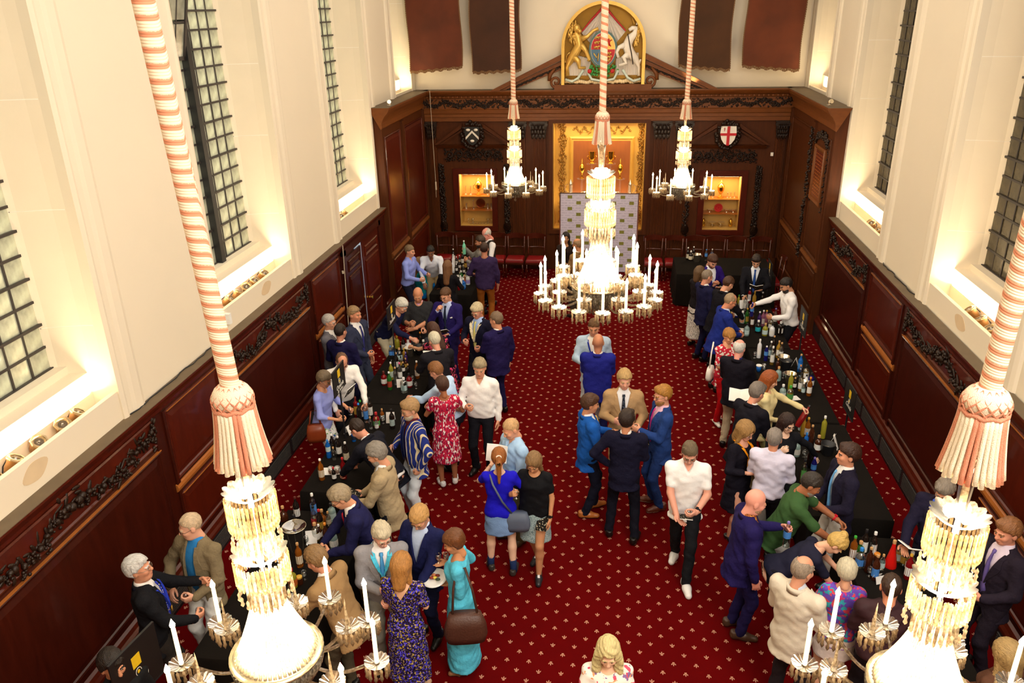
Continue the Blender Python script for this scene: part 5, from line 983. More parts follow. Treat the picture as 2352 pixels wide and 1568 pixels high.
def person(label, hx, hy, az, H=1.75, sex='m', lean=0, hp=8, yaw=0, g=1.0, arms=('down', 'down'), top='jacket', tc='1B1B2A', tk='wool', shirt='F0EEEA', tie=None, bc='15151A', bk='wool', bottom='trousers', sk='D9A184', hair='short', hc='3A2A1E', beard=None, specs=None, shoe='120E0C', shk='shoe', sole='0C0A08', lace=None, feet=None, sit=False, open_=False, tmat=None, bmatl=None, roll=False, extras=(), twist=0, bare_legs=False, head_z=None, step=0, xy=None, collar=True, len_=None):
    s = H / 1.75; fem = sex == 'f'; az_ = math.radians(az); R0 = rotz(-az_); l = math.radians(lean)
    Rt = rotz(-math.radians(twist)) @ rotx(-l); hipz = (.93 if not sit else .50) * s; P0 = np.array([0, -.28 * math.sin(l) * s * (0 if sit else 1), hipz])
    T = lambda x, y, z: P0 + Rt @ (np.array([x, y, z]) * s)
    Rh = rotz(-math.radians(yaw)) @ rotx(-math.radians(hp)); nb = T(0, -.02, .55); hc_ = nb + Rt @ np.array([0, .0, .05]) * s + Rh @ np.array([0, .015, .095]) * s
    # stand the figure where its head is seen
    wl = R0 @ hc_
    if xy is None: G_ = at_z(hx, hy, wl[2]); base = np.array([G_[0] - wl[0], G_[1] - wl[1], 0])
    else: base = np.array([xy[0], xy[1], 0])
    root = empty('person', base, -az_, label, 'person'); dist = base[1]; LOD = 1.0 if dist < 9 else (1.25 if dist < 13 else 1.5)
    SK = skin(sk); HM = hairmat(hc); LIP = skin('C4786A') if sk > '9' else skin('6E3A2E')
    shx = (.182 if not fem else .155); sh = [T(shx, -.005, .465), T(-shx, -.005, .465)]
    arm = []; ua, fa = .285 * s, .255 * s
    for i in (0, 1):
        sg = 1 if i == 0 else -1; sp = arms[i]; 
        if isinstance(sp, str): off, hint, pn, fd, hpz = ARMS[sp]
        else: base_ = ARMS[sp[0]]; off, hint, pn, fd, hpz = sp[1], base_[1], base_[2], base_[3], base_[4]
        m = np.array([sg, 1, 1]); pxt = None
        if off[0] == 'px': pxt = R0.T @ (at_z(off[1], off[2], off[3]) - base); off = (0, 0, 0)
        off = np.array(off, float) + (np.array([.0, max(0, g - 1.05) * .5, 0]) if off[1] > .2 and off[2] > -.45 else 0); Ry = rotz(-math.radians(twist)); t = sh[i] + Ry @ (np.array(off) * m) * s if pxt is None else pxt; el, wr = ik(sh[i], t, ua, fa, Ry @ (np.array(hint) * m))
        a = wr - el; a = a / np.linalg.norm(a)
        if fd is not None: fdv = Ry @ (np.array(fd, float) * m); a = .35 * a + .65 * fdv / np.linalg.norm(fdv); a = a / np.linalg.norm(a)
        n = Ry @ (np.array(pn, float) * m); n = n - a * (n @ a); n = n / np.linalg.norm(n); arm.append((sh[i], el, wr, a, n, hpz, sg))
    # legs
    leg = []; 
    ft = feet or ((.10, .02), (-.10, -.01))
    for i in (0, 1):
        sg = 1 if i == 0 else -1; hip = P0 + np.array([sg * .088, 0, -.02]) * s; an = np.array([ft[i][0] * s, ft[i][1] * s, .085 * s])
        if sit: an = np.array([sg * .12 * s, .46 * s, .085 * s]) + np.array([0, ft[i][1] * s, 0])
        kn, an = ik(hip, an, .435 * s, .425 * s, (sg * .1, 1, .1)); leg.append((hip, kn, an, sg))
    # ---- garments
    Z = np.array([-.12, 0, .13, .25, .38, .46, .52, .56]) * s
    if not fem: Wd = np.array([.150, .168, .152 * g, .160, .178, .165, .105, .06]); DF = np.array([.10, .112, .112 + .09 * (g - 1) * 2, .122 + .05 * (g - 1) * 2, .122, .098, .068, .055]); DB = np.array([.115, .122, .098, .104, .116, .104, .075, .05])
    else: Wd = np.array([.158, .176, .135 * g, .142 * g, .155, .142, .085, .05]); DF = np.array([.10, .108, .098 * g, .112, .142, .092, .058, .045]); DB = np.array([.125, .128, .090, .095, .104, .095, .064, .045])
    Wd = Wd * s * (1 + .5 * (g - 1)); DF = DF * s; DB = DB * s
    pts = np.array([hc_, *[q for a_ in arm for q in a_[:3]], *[q for k_ in leg for q in k_[:3]]])
    def grid(h, lo_z, hi_z, pad=.13): lo = pts.min(0) - pad; hi = pts.max(0) + pad; lo[2] = lo_z; hi[2] = min(hi_z, hi[2]) if hi_z else hi[2]; lo[:2] = np.minimum(lo[:2], [-.26, -.3]); hi[:2] = np.maximum(hi[:2], [.26, .25]); return SD(lo, hi, h)
    def torso(gd, inf, z0, z1=None, k=.03):
        zz = np.concatenate([[z0 * s], Z[Z > z0 * s]]) if z0 > -.12 else np.concatenate([[z0 * s], Z]); f = lambda A_: np.interp(zz, Z, A_) + inf
        wv, fv, bv = f(Wd), f(DF), f(DB)
        if z0 < -.12: wv[0] += .03; fv[0] += .02; bv[0] += .02
        gd.loft(P0, Rt, zz, wv, fv, bv, k)
    def sleeve(gd, i, r, upto=1.0, k=.035):
        a, e, w = arm[i][:3]; gd.cap(T((shx - .05) * arm[i][6], -.01, .478), a, r[0] * .8, r[0], .04)
        if upto <= .5: gd.cap(a, a + (e - a) * upto * 2, r[0], r[1] * 1.12, k)
        else: gd.cap(a, e, r[0], r[1], k); gd.cap(e, e + (w - e) * (upto - .5) * 2, r[1], r[2], .02)
    hb = .0145 * LOD; zlo_t = hipz - .42 * s if not sit else hipz - .18; topz = nb[2] + .06
    tm = tmat or cloth(tc, tk); parts = []
    slv = 1.0; fem_r = .86 if fem else 1.0
    if top in ('jacket', 'blazer'):
        hem = -.20 if not sit else -.06; gd = grid(hb, P0[2] - .46 * s, topz); ln = len_ or hem
        torso(gd, .020 * s, ln)
        for i in (0, 1): sleeve(gd, i, np.array([.071, .057, .044]) * s * fem_r, .985)
        gd.folds(.0046, hx); X, Y, Zl = gd.local(P0, Rt); vb = (.17 if not open_ else -.35) * s; tip = .54 * s
        hw = np.where(Zl > vb, .012 + (Zl - vb) * (.22 if not open_ else .10) + (.035 if open_ else 0), -1) if not open_ else np.interp(Zl, [-.35 * s, .0, .3 * s, .5 * s], [.13, .085, .075, .06])
        if shirt: gd.f = np.maximum(gd.f, -np.maximum(np.maximum(np.abs(X) - hw, .02 - Y), np.abs(X) - .10) if not open_ else -np.maximum(np.abs(X) - hw, .02 - Y))
        gd.f = np.maximum(gd.f, -(np.sqrt((X / (.080 * s)) ** 2 + ((Zl - .60 * s) / (.078 * s)) ** 2 + ((Y + .012 * s) / (.088 * s)) ** 2) - 1) * .07)
        cutv = np.where(Zl < -.10 * s, np.maximum(np.abs(X) - .02 - (-.10 * s - Zl) * .5, .03 - Y), 1); gd.f = np.maximum(gd.f, -cutv)
        parts.append(('jacket', gd.net(), tm))
        if shirt:
            gd = SD(*(lambda e: (e.min(0), e.max(0)))(np.array([P0 + Rt @ np.array([a, b, c]) * s for a in (-.2, .2) for b in (-.17, .2) for c in (-.1, .62)])), hb * 1.5); torso(gd, -.002, -.08); sm = cloth(shirt, 'cotton') if isinstance(shirt, str) else shirt
            O = T(0, -.022, 0); gd.loft(nb - Rt @ np.array([0, 0, .06]) * s, Rt, np.array([0, .05, .088]) * s, np.array([.085, .066, .063]) * s, np.array([.08, .066, .064]) * s, np.array([.08, .066, .062]) * s, .01); parts.append(('shirt', gd.net(), sm))
    elif top in ('shirt', 'polo', 'tee', 'sweater', 'cardigan', 'blouse', 'waistcoat', 'coat'):
        hem = {'tee': -.05, 'polo': -.16, 'sweater': -.10, 'cardigan': -.16, 'blouse': -.14, 'coat': -.42, 'waistcoat': -.08}.get(top, -.03); hem = len_ or hem
        gd = grid(hb, P0[2] - .62 * s, topz + .02); torso(gd, (.019 if top == 'shirt' else .020) * s, hem)
        slv = {'tee': .30, 'polo': .32, 'blouse': .45}.get(top, .98); slv = roll if roll else slv; r = np.array([.064, .052, .040]) * s * fem_r
        if top == 'waistcoat': r = None
        if slv <= .5 and r is not None: r = r * .96
        for i in (0, 1):
            if r is not None: sleeve(gd, i, r, slv)
        gd.folds(.0062 if top not in ('tee', 'polo') else .0045, hx); X, Y, Zl = gd.local(P0, Rt)
        if collar and top in ('shirt', 'polo'): gd.loft(nb - Rt @ np.array([0, 0, .06]) * s, Rt, np.array([0, .05, .085]) * s, np.array([.085, .067, .068]) * s, np.array([.08, .06, .06]) * s, np.array([.08, .066, .066]) * s, .01); hw = np.clip((Zl - .455 * s) * .55, -1, .05); gd.f = np.maximum(gd.f, -np.maximum(np.abs(X) - hw, .015 - Y))
        else: gd.f = np.maximum(gd.f, -(np.sqrt((X / (.075 if not fem else .085)) ** 2 + ((Zl - .56 * s) / .075) ** 2 + (np.minimum(Y - .02, 0) / .12) ** 2) - 1) * .07)
        if open_: gd.f = np.maximum(gd.f, -np.maximum(np.abs(X) - np.interp(Zl, [-.3, 0, .5], [.09, .07, .055]), .02 - Y))
        parts.append((dict(tee='t_shirt', polo='polo_shirt').get(top, top), gd.net(), tm))
        if open_ or top == 'waistcoat':
            g2 = grid(hb, P0[2] - .2, topz + .02); torso(g2, -.004, -.08)
            if top == 'waistcoat':
                for i in (0, 1): sleeve(g2, i, np.array([.062, .052, .040]) * s, roll or .98)
            sm = cloth(shirt, 'cotton'); O = T(0, -.022, 0); g2.loft(nb - Rt @ np.array([0, 0, .06]) * s, Rt, np.array([0, .05, .082]) * s, np.array([.085, .066, .063]) * s, np.array([.08, .066, .064]) * s, np.array([.08, .066, .062]) * s, .01); parts.append(('shirt', g2.net(), sm))
    elif top == 'dress':
        gd = grid(hb, max(.02, hipz + (len_ or -.45) * s - .06), topz); torso(gd, .010 * s, -.06); dl = len_ or -.45
        gd.loft(P0, np.eye(3), np.array([dl, -.12, .02]) * s, np.array([.215 if dl > -.6 else .225, .19, .165]) * s, np.array([.17, .14, .10]) * s, np.array([.19, .15, .12]) * s, .04)
        r = np.array([.062, .054, .05]) * s
        for i in (0, 1): sleeve(gd, i, r, roll if roll else .22)
        gd.folds(.0055, hx); X, Y, Zl = gd.local(P0, Rt); gd.f = np.maximum(gd.f, -(np.sqrt((X / .088) ** 2 + ((Zl - .55 * s) / (.08 if 'lowback' not in extras else .085)) ** 2 + (np.minimum(Y * (1 if 'lowback' not in extras else -1) - .02, 0) / .13) ** 2) - 1) * .07)
        if 'lowback' in extras: gd.f = np.maximum(gd.f, -np.maximum(np.abs(X) - np.clip((Zl - .36 * s) * .62, -1, .1), Y + .02))
        if 'slit' in extras: xx = gd.ax[0][:, None, None]; zz_ = gd.ax[2][None, None, :]; yy = gd.ax[1][None, :, None]; gd.f = np.maximum(gd.f, -np.maximum(np.abs(xx - .03) - np.clip((.42 - zz_) * .12, -1, 1), .0 - yy * -1 - .0) if False else gd.f)
        parts.append(('dress', gd.net(), tm))
    bm_ = bmatl or cloth(bc, bk)
    if bottom == 'trousers' and top != 'dress':
        gd = grid(hb * 1.3, .03, hipz + .16 * s); gd.loft(P0, np.eye(3), np.array([-.10, 0, .09]) * s, np.array([.155, .168, .158]) * s * (1 + .5 * (g - 1)), np.array([.10, .108, .108 + .08 * (g - 1)]) * s, np.array([.12, .122, .105]) * s, .03)
        for hip, kn, an, sg in leg: gd.cap(hip, kn, .092 * s, .066 * s, .03); gd.cap(kn, an + np.array([0, 0, -.03]), .066 * s, .054 * s, .02)
        gd.folds(.0060, hy); zz_ = gd.ax[2][None, None, :]; gd.f = np.maximum(gd.f, .05 - zz_); parts.append(('trousers', gd.net(), bm_))
    elif bottom in ('skirt', 'longskirt', 'shorts_skirt'):
        L_ = len_ if (len_ and top not in ('jacket', 'dress', 'cardigan', 'blouse', 'coat')) else (-.30 if bottom == 'skirt' else (-.72 if bottom == 'longskirt' else -.42)); gd = grid(hb, max(.03, hipz + L_ * s - .03), hipz + .2 * s)
        if sit: 
            for hip, kn, an, sg in leg: gd.cap(hip, kn, .11 * s, .10 * s, .09); gd.cap(kn, kn + (an - kn) * .5, .10 * s, .09 * s, .08)
        gd.loft(P0, np.eye(3), np.array([(L_ if not sit else -.1), -.1, .02, .10]) * s, np.array([.20, .19, .18, .145]) * s, np.array([.15, .13, .115, .10]) * s, np.array([.17, .155, .135, .10]) * s, .02); gd.folds(.004, hy); parts.append(('skirt', gd.net(), bm_))
    elif bottom == 'shorts':
        gd = grid(hb, hipz - .5 * s, hipz + .16 * s); gd.loft(P0, np.eye(3), np.array([-.10, 0, .09]) * s, np.array([.155, .168, .150]) * s, np.array([.10, .108, .1]) * s, np.array([.12, .122, .1]) * s, .03)
        for hip, kn, an, sg in leg: gd.cap(hip, kn, .095 * s, .085 * s, .03)
        parts.append(('shorts', gd.net(), bm_))
    # ---- the body itself, one mesh: trunk and limbs, head, both hands
    legs_bare = bottom in ('skirt', 'shorts_skirt', 'shorts') or (top == 'dress' and (len_ or -.45) > -.75)
    hbz = (.017 if (legs_bare or slv < .9 or roll) else .032) * min(LOD, 1.25); gd = grid(hbz, .03, nb[2] + .05)
    cb_ = 1.0 if top in ('dress', 'blouse', 'tee', 'sweater', 'cardigan', 'coat', 'waistcoat') else .86
    gd.loft(P0, Rt, Z, Wd * .88 * cb_ - .004, DF * .86 * cb_, DB * .86 * cb_, .03); gd.cap(T(0, -.02, .45), nb + Rt @ np.array([0, 0, .02]), .058 * s * fem_r * (.9 if cb_ < 1 else 1), .050 * s * fem_r, .03 if cb_ == 1 else .012)
    rb = np.array([.044, .038, .0275]) * s * fem_r * (1.1 if not fem else 1.0)
    for a, e, w, d_, n_, hz, sg in arm: gd.cap(T((shx - .03) * sg, -.01, .46), a, rb[0], rb[0], .03); gd.cap(a, e, rb[0], rb[1], .02); gd.cap(e, w + d_ * .01, rb[1] * 1.04, rb[2], .012)
    cv_ = 1.0 if legs_bare else .60
    for hip, kn, an, sg in leg: gd.cap(hip, kn, .080 * s * cv_, .052 * s * cv_, .03 * cv_); m_ = kn + (an - kn) * .35 + np.array([0, -.018, 0]); gd.cap(kn, m_, .050 * s * cv_, .054 * s * cv_, .02); gd.cap(m_, an + np.array([0, 0, -.02]), .054 * s * cv_, .034 * s, .02)
    v, q = gd.net(); V, Q, M_ = [v], [q], [np.zeros(len(q), int)]; o = len(v)
    hv, hq, hm = head(fem, .0 if g < 1.12 else .006, .0079 if LOD < 1.2 else .0105); V.append(hc_ + (hv * s * (.97 if fem else 1.0)) @ Rh.T); Q.append(hq + o); M_.append(hm); o += len(hv); grips = []
    for a, e, w, d_, n_, hz, sg in arm:
        xv, xq = HANDS[hz, 0 if LOD < 1.2 else 1]; k = s * (.92 if fem else 1.02); xv = xv * k; y_ = d_; z_ = -n_; x_ = np.cross(y_, z_); Bm = np.stack([x_, y_, z_], 1)
        if sg < 0: xv = xv * np.array([-1, 1, 1]); xq = xq[:, ::-1]
        V.append(w + xv @ Bm.T); Q.append(xq + o); M_.append(np.zeros(len(xq), int)); o += len(xv); grips.append((w + d_ * .075 * k + n_ * .042 * k, d_, n_))
    qobj('body', (np.concatenate(V), np.concatenate(Q)), [SK, EYEW, EYED, LIP, hairmat(hc) if hair else skin('A8805E')], root, np.concatenate(M_))
    for nm, vq, m_ in parts: qobj(nm, vq, m_, root)
    Mh = Matrix.Translation(hc_) @ Matrix(Rh.tolist()).to_4x4() @ Matrix.Scale(s * (.97 if fem else 1.0), 4)
    hr_ = .0098 if LOD < 1.2 else .0135
    if hair: instM('hair', hair_of(hair, hr_, HM, 'hair'), root, Mh)
    if beard: instM('beard', hair_of('beard', hr_, hairmat(beard), 'beard'), root, Mh)
    # shoes
    for i, (hip, kn, an, sg) in enumerate(leg):
        v, q, mi = SHOES[shk]; to = -sg * .22; kz = s * (.9 if fem else 1.0); Mx = Matrix.Translation((an[0], an[1] - .005, 0)) @ Matrix.Rotation(to, 4, 'Z') @ Matrix.Scale(kz, 4)
        sk_ = (shk, shoe, sole, lace)
        if sk_ not in SHM: SHM[sk_] = qmesh('shoe', v, q, [mat('shoe_' + shoe, sr(shoe), .35, var=.15), mat('sole_' + sole, sr(sole), .6), mat('shoe_' + (lace or shoe), sr(lace or shoe), .5)], mi)
        instM('shoe', SHM[sk_], root, Mx)
    # tie: a tapering strip lying on the shirt front
    def front(x, z, out=.004):
        w_ = np.interp(z * s, Z, Wd); d_ = np.interp(z * s, Z, DF); return P0 + Rt @ np.array([x * s, max(d_ * math.sqrt(max(1 - (x * s / w_) ** 2, .05)) + out, .0), z * s])
    if tie:
        tm_ = tie if not isinstance(tie, str) else cloth(tie, 'smooth'); b = MB(); vs = []; zs = [.52, .495, .485, .40, .30, .20, .12, .08, .05]; ws = [.018, .020, .013, .020, .027, .034, .038, .038, .003]
        for z, w_ in zip(zs, ws):
            for x, dd in ((-w_, .0), (0, .012), (w_, .0), (0, -.006)): vs.append(front(x, z, .012 * s + dd + (.012 if z > .48 else .004)))
        n = len(zs); b.add(vs, [(j * 4 + i, j * 4 + (i + 1) % 4, j * 4 + 4 + (i + 1) % 4, j * 4 + 4 + i) for j in range(n - 1) for i in range(4)] + [(0, 1, 2, 3), tuple((n - 1) * 4 + i for i in range(4))]); b.build('tie', tm_, root, True)
    if top == 'jacket' and LOD < 1.6:
        for sg in (-1, 1):
            b = MB(); vs = []; zs = np.linspace(.17 if not open_ else -.02, .515, 9)
            for j, z in enumerate(zs):
                t = j / 8; xi = (.012 + (z - .17) * .22) if not open_ else float(np.interp(z, [-.35, 0, .3, .5], [.13, .085, .075, .06])); wd = .062 * min(1, t * 1.9) * (1 if t < .72 else .72 if t < .86 else .5); wd = max(wd, .004)
                for x_, o_ in ((xi - .006, .020), (xi - .004, .030), (xi + wd, .030), (xi + wd, .018)): vs.append(front(sg * x_, z, o_ * s))
            b.add(vs, [(j * 4 + i, j * 4 + (i + 1) % 4, j * 4 + 4 + (i + 1) % 4, j * 4 + 4 + i) for j in range(8) for i in range(4)] + [(0, 1, 2, 3), (32, 33, 34, 35)]); b.build('lapel', tm, root)
        b = MB(); vs = []
        for i in range(13):
            a = PI * (1.06 + .88 * (1 - i / 12)) * 1.0; 
            for r_, z in ((.079, .515), (.070, .555), (.078, .557), (.096, .505)): vs.append(T(r_ * 1.06 * math.cos(a), -.02 + r_ * math.sin(a) * .95, z))
        b.add(vs, [(j * 4 + i, j * 4 + (i + 1) % 4, j * 4 + 4 + (i + 1) % 4, j * 4 + 4 + i) for j in range(12) for i in range(4)] + [(0, 1, 2, 3), (48, 49, 50, 51)]); b.build('jacket_collar', tm, root, True)
    for ex in extras:
        if ex[0] == 'lanyard':
            b = MB(); wv = ex[2] if len(ex) > 2 else .014; zb = ex[3] if len(ex) > 3 else .26; out = .03
            for sg in (-1, 1):
                pp = [T(sg * .055, -.075, .53), T(sg * .085, -.01, .535)] + [front(sg * (.085 * (1 - t) + .006 * t), .50 + (zb - .50) * t, out * s) for t in (.1, .3, .5, .7, .85, 1)]
                for a, c in zip(pp[:-1], pp[1:]):
                    d_ = Vector(c) - Vector(a); Mq = Matrix.Translation((Vector(a) + Vector(c)) / 2) @ d_.to_track_quat('Z', 'Y').to_matrix().to_4x4(); b.obox(Mq, wv, .003, d_.length / 2 + .003)
            b.build('lanyard', ex[1] if not isinstance(ex[1], str) else cloth(ex[1], 'smooth'), root)
            if len(ex) > 4: c = front(0, zb - .03, .045 * s); b = MB(); b.lathe([(.0, -.004), (.028, -.004), (.030, 0), (.028, .004), (.0, .004)], 14, Matrix.Translation(c) @ Matrix(Rt.tolist()).to_4x4() @ Matrix.Rotation(PI / 2, 4, 'X')); b.build('medal', mat('medal_gold', sr('C9962E'), .3, metal=.8), root)
        if ex[0] == 'watch':
            a, e, w, d_, n_, hz, sg = arm[ex[1]]; b = MB(); fz = Vector(w - e).to_track_quat('Z', 'Y').to_matrix().to_4x4(); Mq = Matrix.Translation(w - (w - e) * .14) @ fz; b.lathe([(.033 * s, -.010), (.035 * s, 0), (.033 * s, .010)], 12, Mq, cap=False); b.obox(Mq @ Matrix.Translation((0, .034 * s, 0)), .015, .005, .016); b.build('wristband', cloth(ex[2], 'smooth'), root)
        if ex[0] == 'cuffs':
            for a, e, w, d_, n_, hz, sg in arm: b = MB(); fz = Vector(w - e).to_track_quat('Z', 'Y').to_matrix().to_4x4(); b.lathe([(.037 * s, -.018), (.039 * s, .0), (.037 * s, .014), (.03 * s, .014)], 12, Matrix.Translation(w - (w - e) * .015) @ fz, cap=False); b.build('shirt_cuff', cloth(ex[1], 'cotton'), root)
        if ex[0] == 'pocketsquare': c = front(-.095, .33, .022 * s); b = MB(); b.obox(Matrix.Translation(c) @ Matrix(Rt.tolist()).to_4x4() @ Matrix.Rotation(.25, 4, 'Y'), .035, .008, .010); b.build('pocket_square', cloth(ex[1], 'cotton'), root)
        if ex[0] == 'belt': b = MB(); b.lathe([(1.0, -.018), (1.02, 0), (1.0, .018)], 20, Matrix.Translation(P0 + np.array([0, 0, .075 * s])) @ Matrix.Diagonal((.165 * s, .118 * s, 1, 1)), cap=False); b.build('belt', cloth(ex[1], 'smooth'), root)
        if ex[0] == 'waistband': b = MB(); b.lathe([(1.0, -.02), (1.03, 0), (1.0, .02)], 20, Matrix.Translation(P0 + np.array([0, 0, .04 * s])) @ Matrix.Diagonal((.19 * s, .13 * s, 1, 1)), cap=False); b.build('sash', cloth(ex[1], 'smooth'), root)
        if ex[0] == 'socks':
            for hip, kn, an, sg in leg: b = MB(); b.tube([an + (kn - an) * t for t in (-.12, .08, .26)], [.045 * s, .042 * s, .046 * s], 12); b.build('sock', cloth(ex[1], 'cotton'), root, True)
        if ex[0] == 'scrunchie': b = MB(); b.tube([(.03 * math.cos(a), -.118 - .012 * math.sin(a) * .5, .045 + .03 * math.sin(a)) for a in [i * PI / 6 for i in range(13)]], .009, 6); instM('hair_tie', b.mesh('hair_tie', cloth(ex[1], 'cotton'), True), root, Mh)
    if specs:
        b = MB(); up = .0 if specs != 'up' else .085
        for e in (-1, 1):
            c = np.array([e * .031, .108 if not up else .088, .002 + up]); b.tube([c + np.array([.021 * math.cos(a), -.006 * abs(math.cos(a)), .0165 * math.sin(a)]) for a in [i * PI / 6 for i in range(13)]], .0022, 4); b.tube([c + np.array([e * .021, -.004, .004]), (e * .078, .06, .006 + up), (e * .084, -.01, .012 + up * .8)], .0022, 4)
        b.tube([(-.011, .109 - (.02 if up else 0), .004 + up), (.011, .109 - (.02 if up else 0), .004 + up)], .0022, 4); instM('spectacles', b.mesh('spectacles', rimm if specs in (True, 'dark', 'up') else rimm2), root, Mh)
    WM = Matrix.Translation(base) @ Matrix.Rotation(-az_, 4, 'Z')
    return dict(root=root, grip=[(WM @ Vector(p), WM.to_3x3() @ Vector(d), WM.to_3x3() @ Vector(n)) for p, d, n in grips], WM=WM, T=lambda x, y, z: WM @ Vector(T(x, y, z)), front=lambda x, z, o=.03: WM @ Vector(front(x, z, o)), s=s, sh=sh, Rt=Rt, P0=P0)
# ---------------------------------------------------------------- things people hold
def thin_glass(key, tint=(1, 1, 1), fr=.25):
    if key in MATS: return MATS[key]
    m = bpy.data.materials.new(key); m.use_nodes = True; N = m.node_tree.nodes; L = m.node_tree.links; N.remove(N['Principled BSDF']); out = N['Material Output']
    t = N.new('ShaderNodeBsdfTransparent'); t.inputs[0].default_value = (*tint, 1); g = N.new('ShaderNodeBsdfGlossy'); g.inputs['Roughness'].default_value = .05; lw = N.new('ShaderNodeLayerWeight'); lw.inputs[0].default_value = fr
    mt = N.new('ShaderNodeMath'); mt.operation = 'MULTIPLY_ADD'; mt.inputs[1].default_value = .72; mt.inputs[2].default_value = .20; L.new(lw.outputs['Facing'], mt.inputs[0])
    c = N.new('ShaderNodeMixShader'); L.new(mt.outputs[0], c.inputs[0]); L.new(t.outputs[0], c.inputs[1]); L.new(g.outputs[0], c.inputs[2]); L.new(c.outputs[0], out.inputs[0]); MATS[key] = m; return m
clearg = thin_glass('clear_glass', (.93, .95, .95)); amberl = mat('whisky', sr('C0641A'), .1, trans=.6, var=.1); redl = mat('red_liqueur', sr('8E1A14'), .1, trans=.5, var=.1)
gb = MB(); gb.lathe([(.027, 0), (.027, .004), (.006, .010), (.006, .026), (.022, .040), (.031, .062), (.029, .080), (.024, .105), (.0228, .105), (.0275, .08), (.029, .062), (.02, .042), (.001, .036)], 14, cap=False); me_glass = gb.mesh('bowl', clearg, True)
lq = MB(); lq.lathe([(.001, .037), (.019, .042), (.027, .056), (.0275, .062), (.001, .062)], 12, cap=False); me_liq = {None: None, 'amber': lq.mesh('drink', amberl, True), 'red': lq.mesh('drink', redl, True), 'clear': None}
def glass_at(p, label, liquid=None, tilt=(0, 0, 0), group='tasting glasses'):
    o = empty('tasting_glass', p, 0, label, 'glass', group); o.rotation_euler = tilt; inst('bowl', me_glass, o)
    if me_liq.get(liquid): inst('drink', me_liq[liquid], o)
    return o
def glass(h, i, who, liquid=None, tilt=(0, 0, 0)): p = h['grip'][i][0]; return glass_at((p.x, p.y, p.z - .062), 'small clear tasting glass held by the %s' % who, liquid, tilt)
paper = mat('white_paper', sr('F4F0EA'), .7, var=.02); cover = pattern('dark_booklet_cover', '15120F', ['C9BFA8', '5A4A30'], 30, 'blotch', .38, (1, 1, 1))
def booklet(p, u, v, w, hgt, label, open_=False, m=None, nm='booklet', th=.004):
    u = Vector(u).normalized(); v = (Vector(v) - u * Vector(v).dot(u)).normalized(); n = u.cross(v); R_ = Matrix((u, v, n)).transposed().to_4x4()
    o = empty(nm, p, 0, label, 'booklet' if nm == 'booklet' else nm); o.rotation_mode = 'QUATERNION'; o.rotation_quaternion = R_.to_quaternion()
    if open_:
        for sgn in (-1, 1):
            b = MB(); M = Matrix.Rotation(sgn * -.30, 4, 'Y') @ Matrix.Translation((sgn * w / 2, 0, 0)); b.obox(M, w / 2, hgt / 2, th); b.build('pages', paper, o); b = MB(); b.obox(M @ Matrix.Translation((0, 0, -th - .001)), w / 2 + .003, hgt / 2 + .003, .001); b.build('cover', m or cover, o)
    else:
        b = MB(); b.obox(Matrix.Identity(4), w / 2, hgt / 2, th); b.build('pages', paper, o)
        b = MB(); b.obox(Matrix.Translation((0, 0, th + .001)), w / 2, hgt / 2, .001); b.build('cover', m or cover, o)
    return o
def book(h, i, who, open_=False, w=.15, hg=.21, m=None, tilt=.6, what='dark printed tasting booklet', both=False):
    g_ = h['grip'][i]; X = h['WM'].to_3x3() @ Vector((1, 0, 0)); Y = h['WM'].to_3x3() @ Vector((0, 1, 0)); v = Y * math.cos(tilt) + Vector((0, 0, 1)) * math.sin(tilt); p = g_[0] + (X * (-.05 if i == 0 else .05)) + Vector((0, 0, .012))
    return booklet(p, X, v, w, hg, '%s%s held by the %s' % ('open ' if open_ else '', what, who), open_, m)
def handbag(p, label, m, w=.16, d=.05, hh=.13, strap=None, rz=0):
    o = empty('handbag', p, rz, label, 'bag'); b = MB(); vs = []
    for z, k in ((0, .92), (.25, 1.05), (.6, 1.0), (1, .78)):
        for i in range(16): a = 2 * PI * i / 16; vs.append((w * k * (abs(math.cos(a)) ** .6) * (1 if math.cos(a) > 0 else -1), d * k * (abs(math.sin(a)) ** .6) * (1 if math.sin(a) > 0 else -1), z * hh * 2))
    b.add(vs, [(j * 16 + i, j * 16 + (i + 1) % 16, j * 16 + 16 + (i + 1) % 16, j * 16 + 16 + i) for j in range(3) for i in range(16)] + [tuple(range(16)), tuple(48 + i for i in range(16))]); b.build('body', m, o, True)
    if strap is not None: b = MB(); b.tube([Vector(q) for q in strap], .012, 6); b.build('strap', m, o, True)
    return o
# ---------------------------------------------------------------- the guests, from the camera outwards
NAVY, BLK, CHAR, WH = '1C1C3C', '141416', '2A2A30', 'F4F2EE'
P = person
C_ = [('cuffs', WH)]
# -- middle of the carpet
h = P('man walking toward camera in white polo shirt, dark trousers and spectacles', 1584, 1040, 183, 1.80, hp=28, arms=(('read', (-.08, .26, -.46)), ('belly', (-.08, .28, -.38))), top='polo', tc='F6F6F6', tk='cotton', bc='17181C', hair='short', hc='6A5A44', specs='wire', shoe='F2F0EE', shk='trainer', sole='F2F0EE', sk='E0A088', feet=((.06, -.28), (-.05, .30)), extras=[('watch', 1, '15151A')])
book(h, 0, 'man in the white polo shirt', False, .14, .2, tilt=.35); glass(h, 1, 'man in the white polo shirt')
h = P('man in bright royal blue jacket and tan shoes, seen from the left side', 1355, 928, 72, 1.76, hp=12, arms=('chest', ('chest', (-.02, .36, -.30))), tc='1C5BB4', shirt='EFEFF4', tie='C9A86A', bc='141626', sk='C98A66', hair='thick', hc='4A2C18', shoe='A8622A', extras=C_, feet=((.09, -.05), (-.1, .12)))
glass(h, 0, 'man in the royal blue jacket', 'amber')
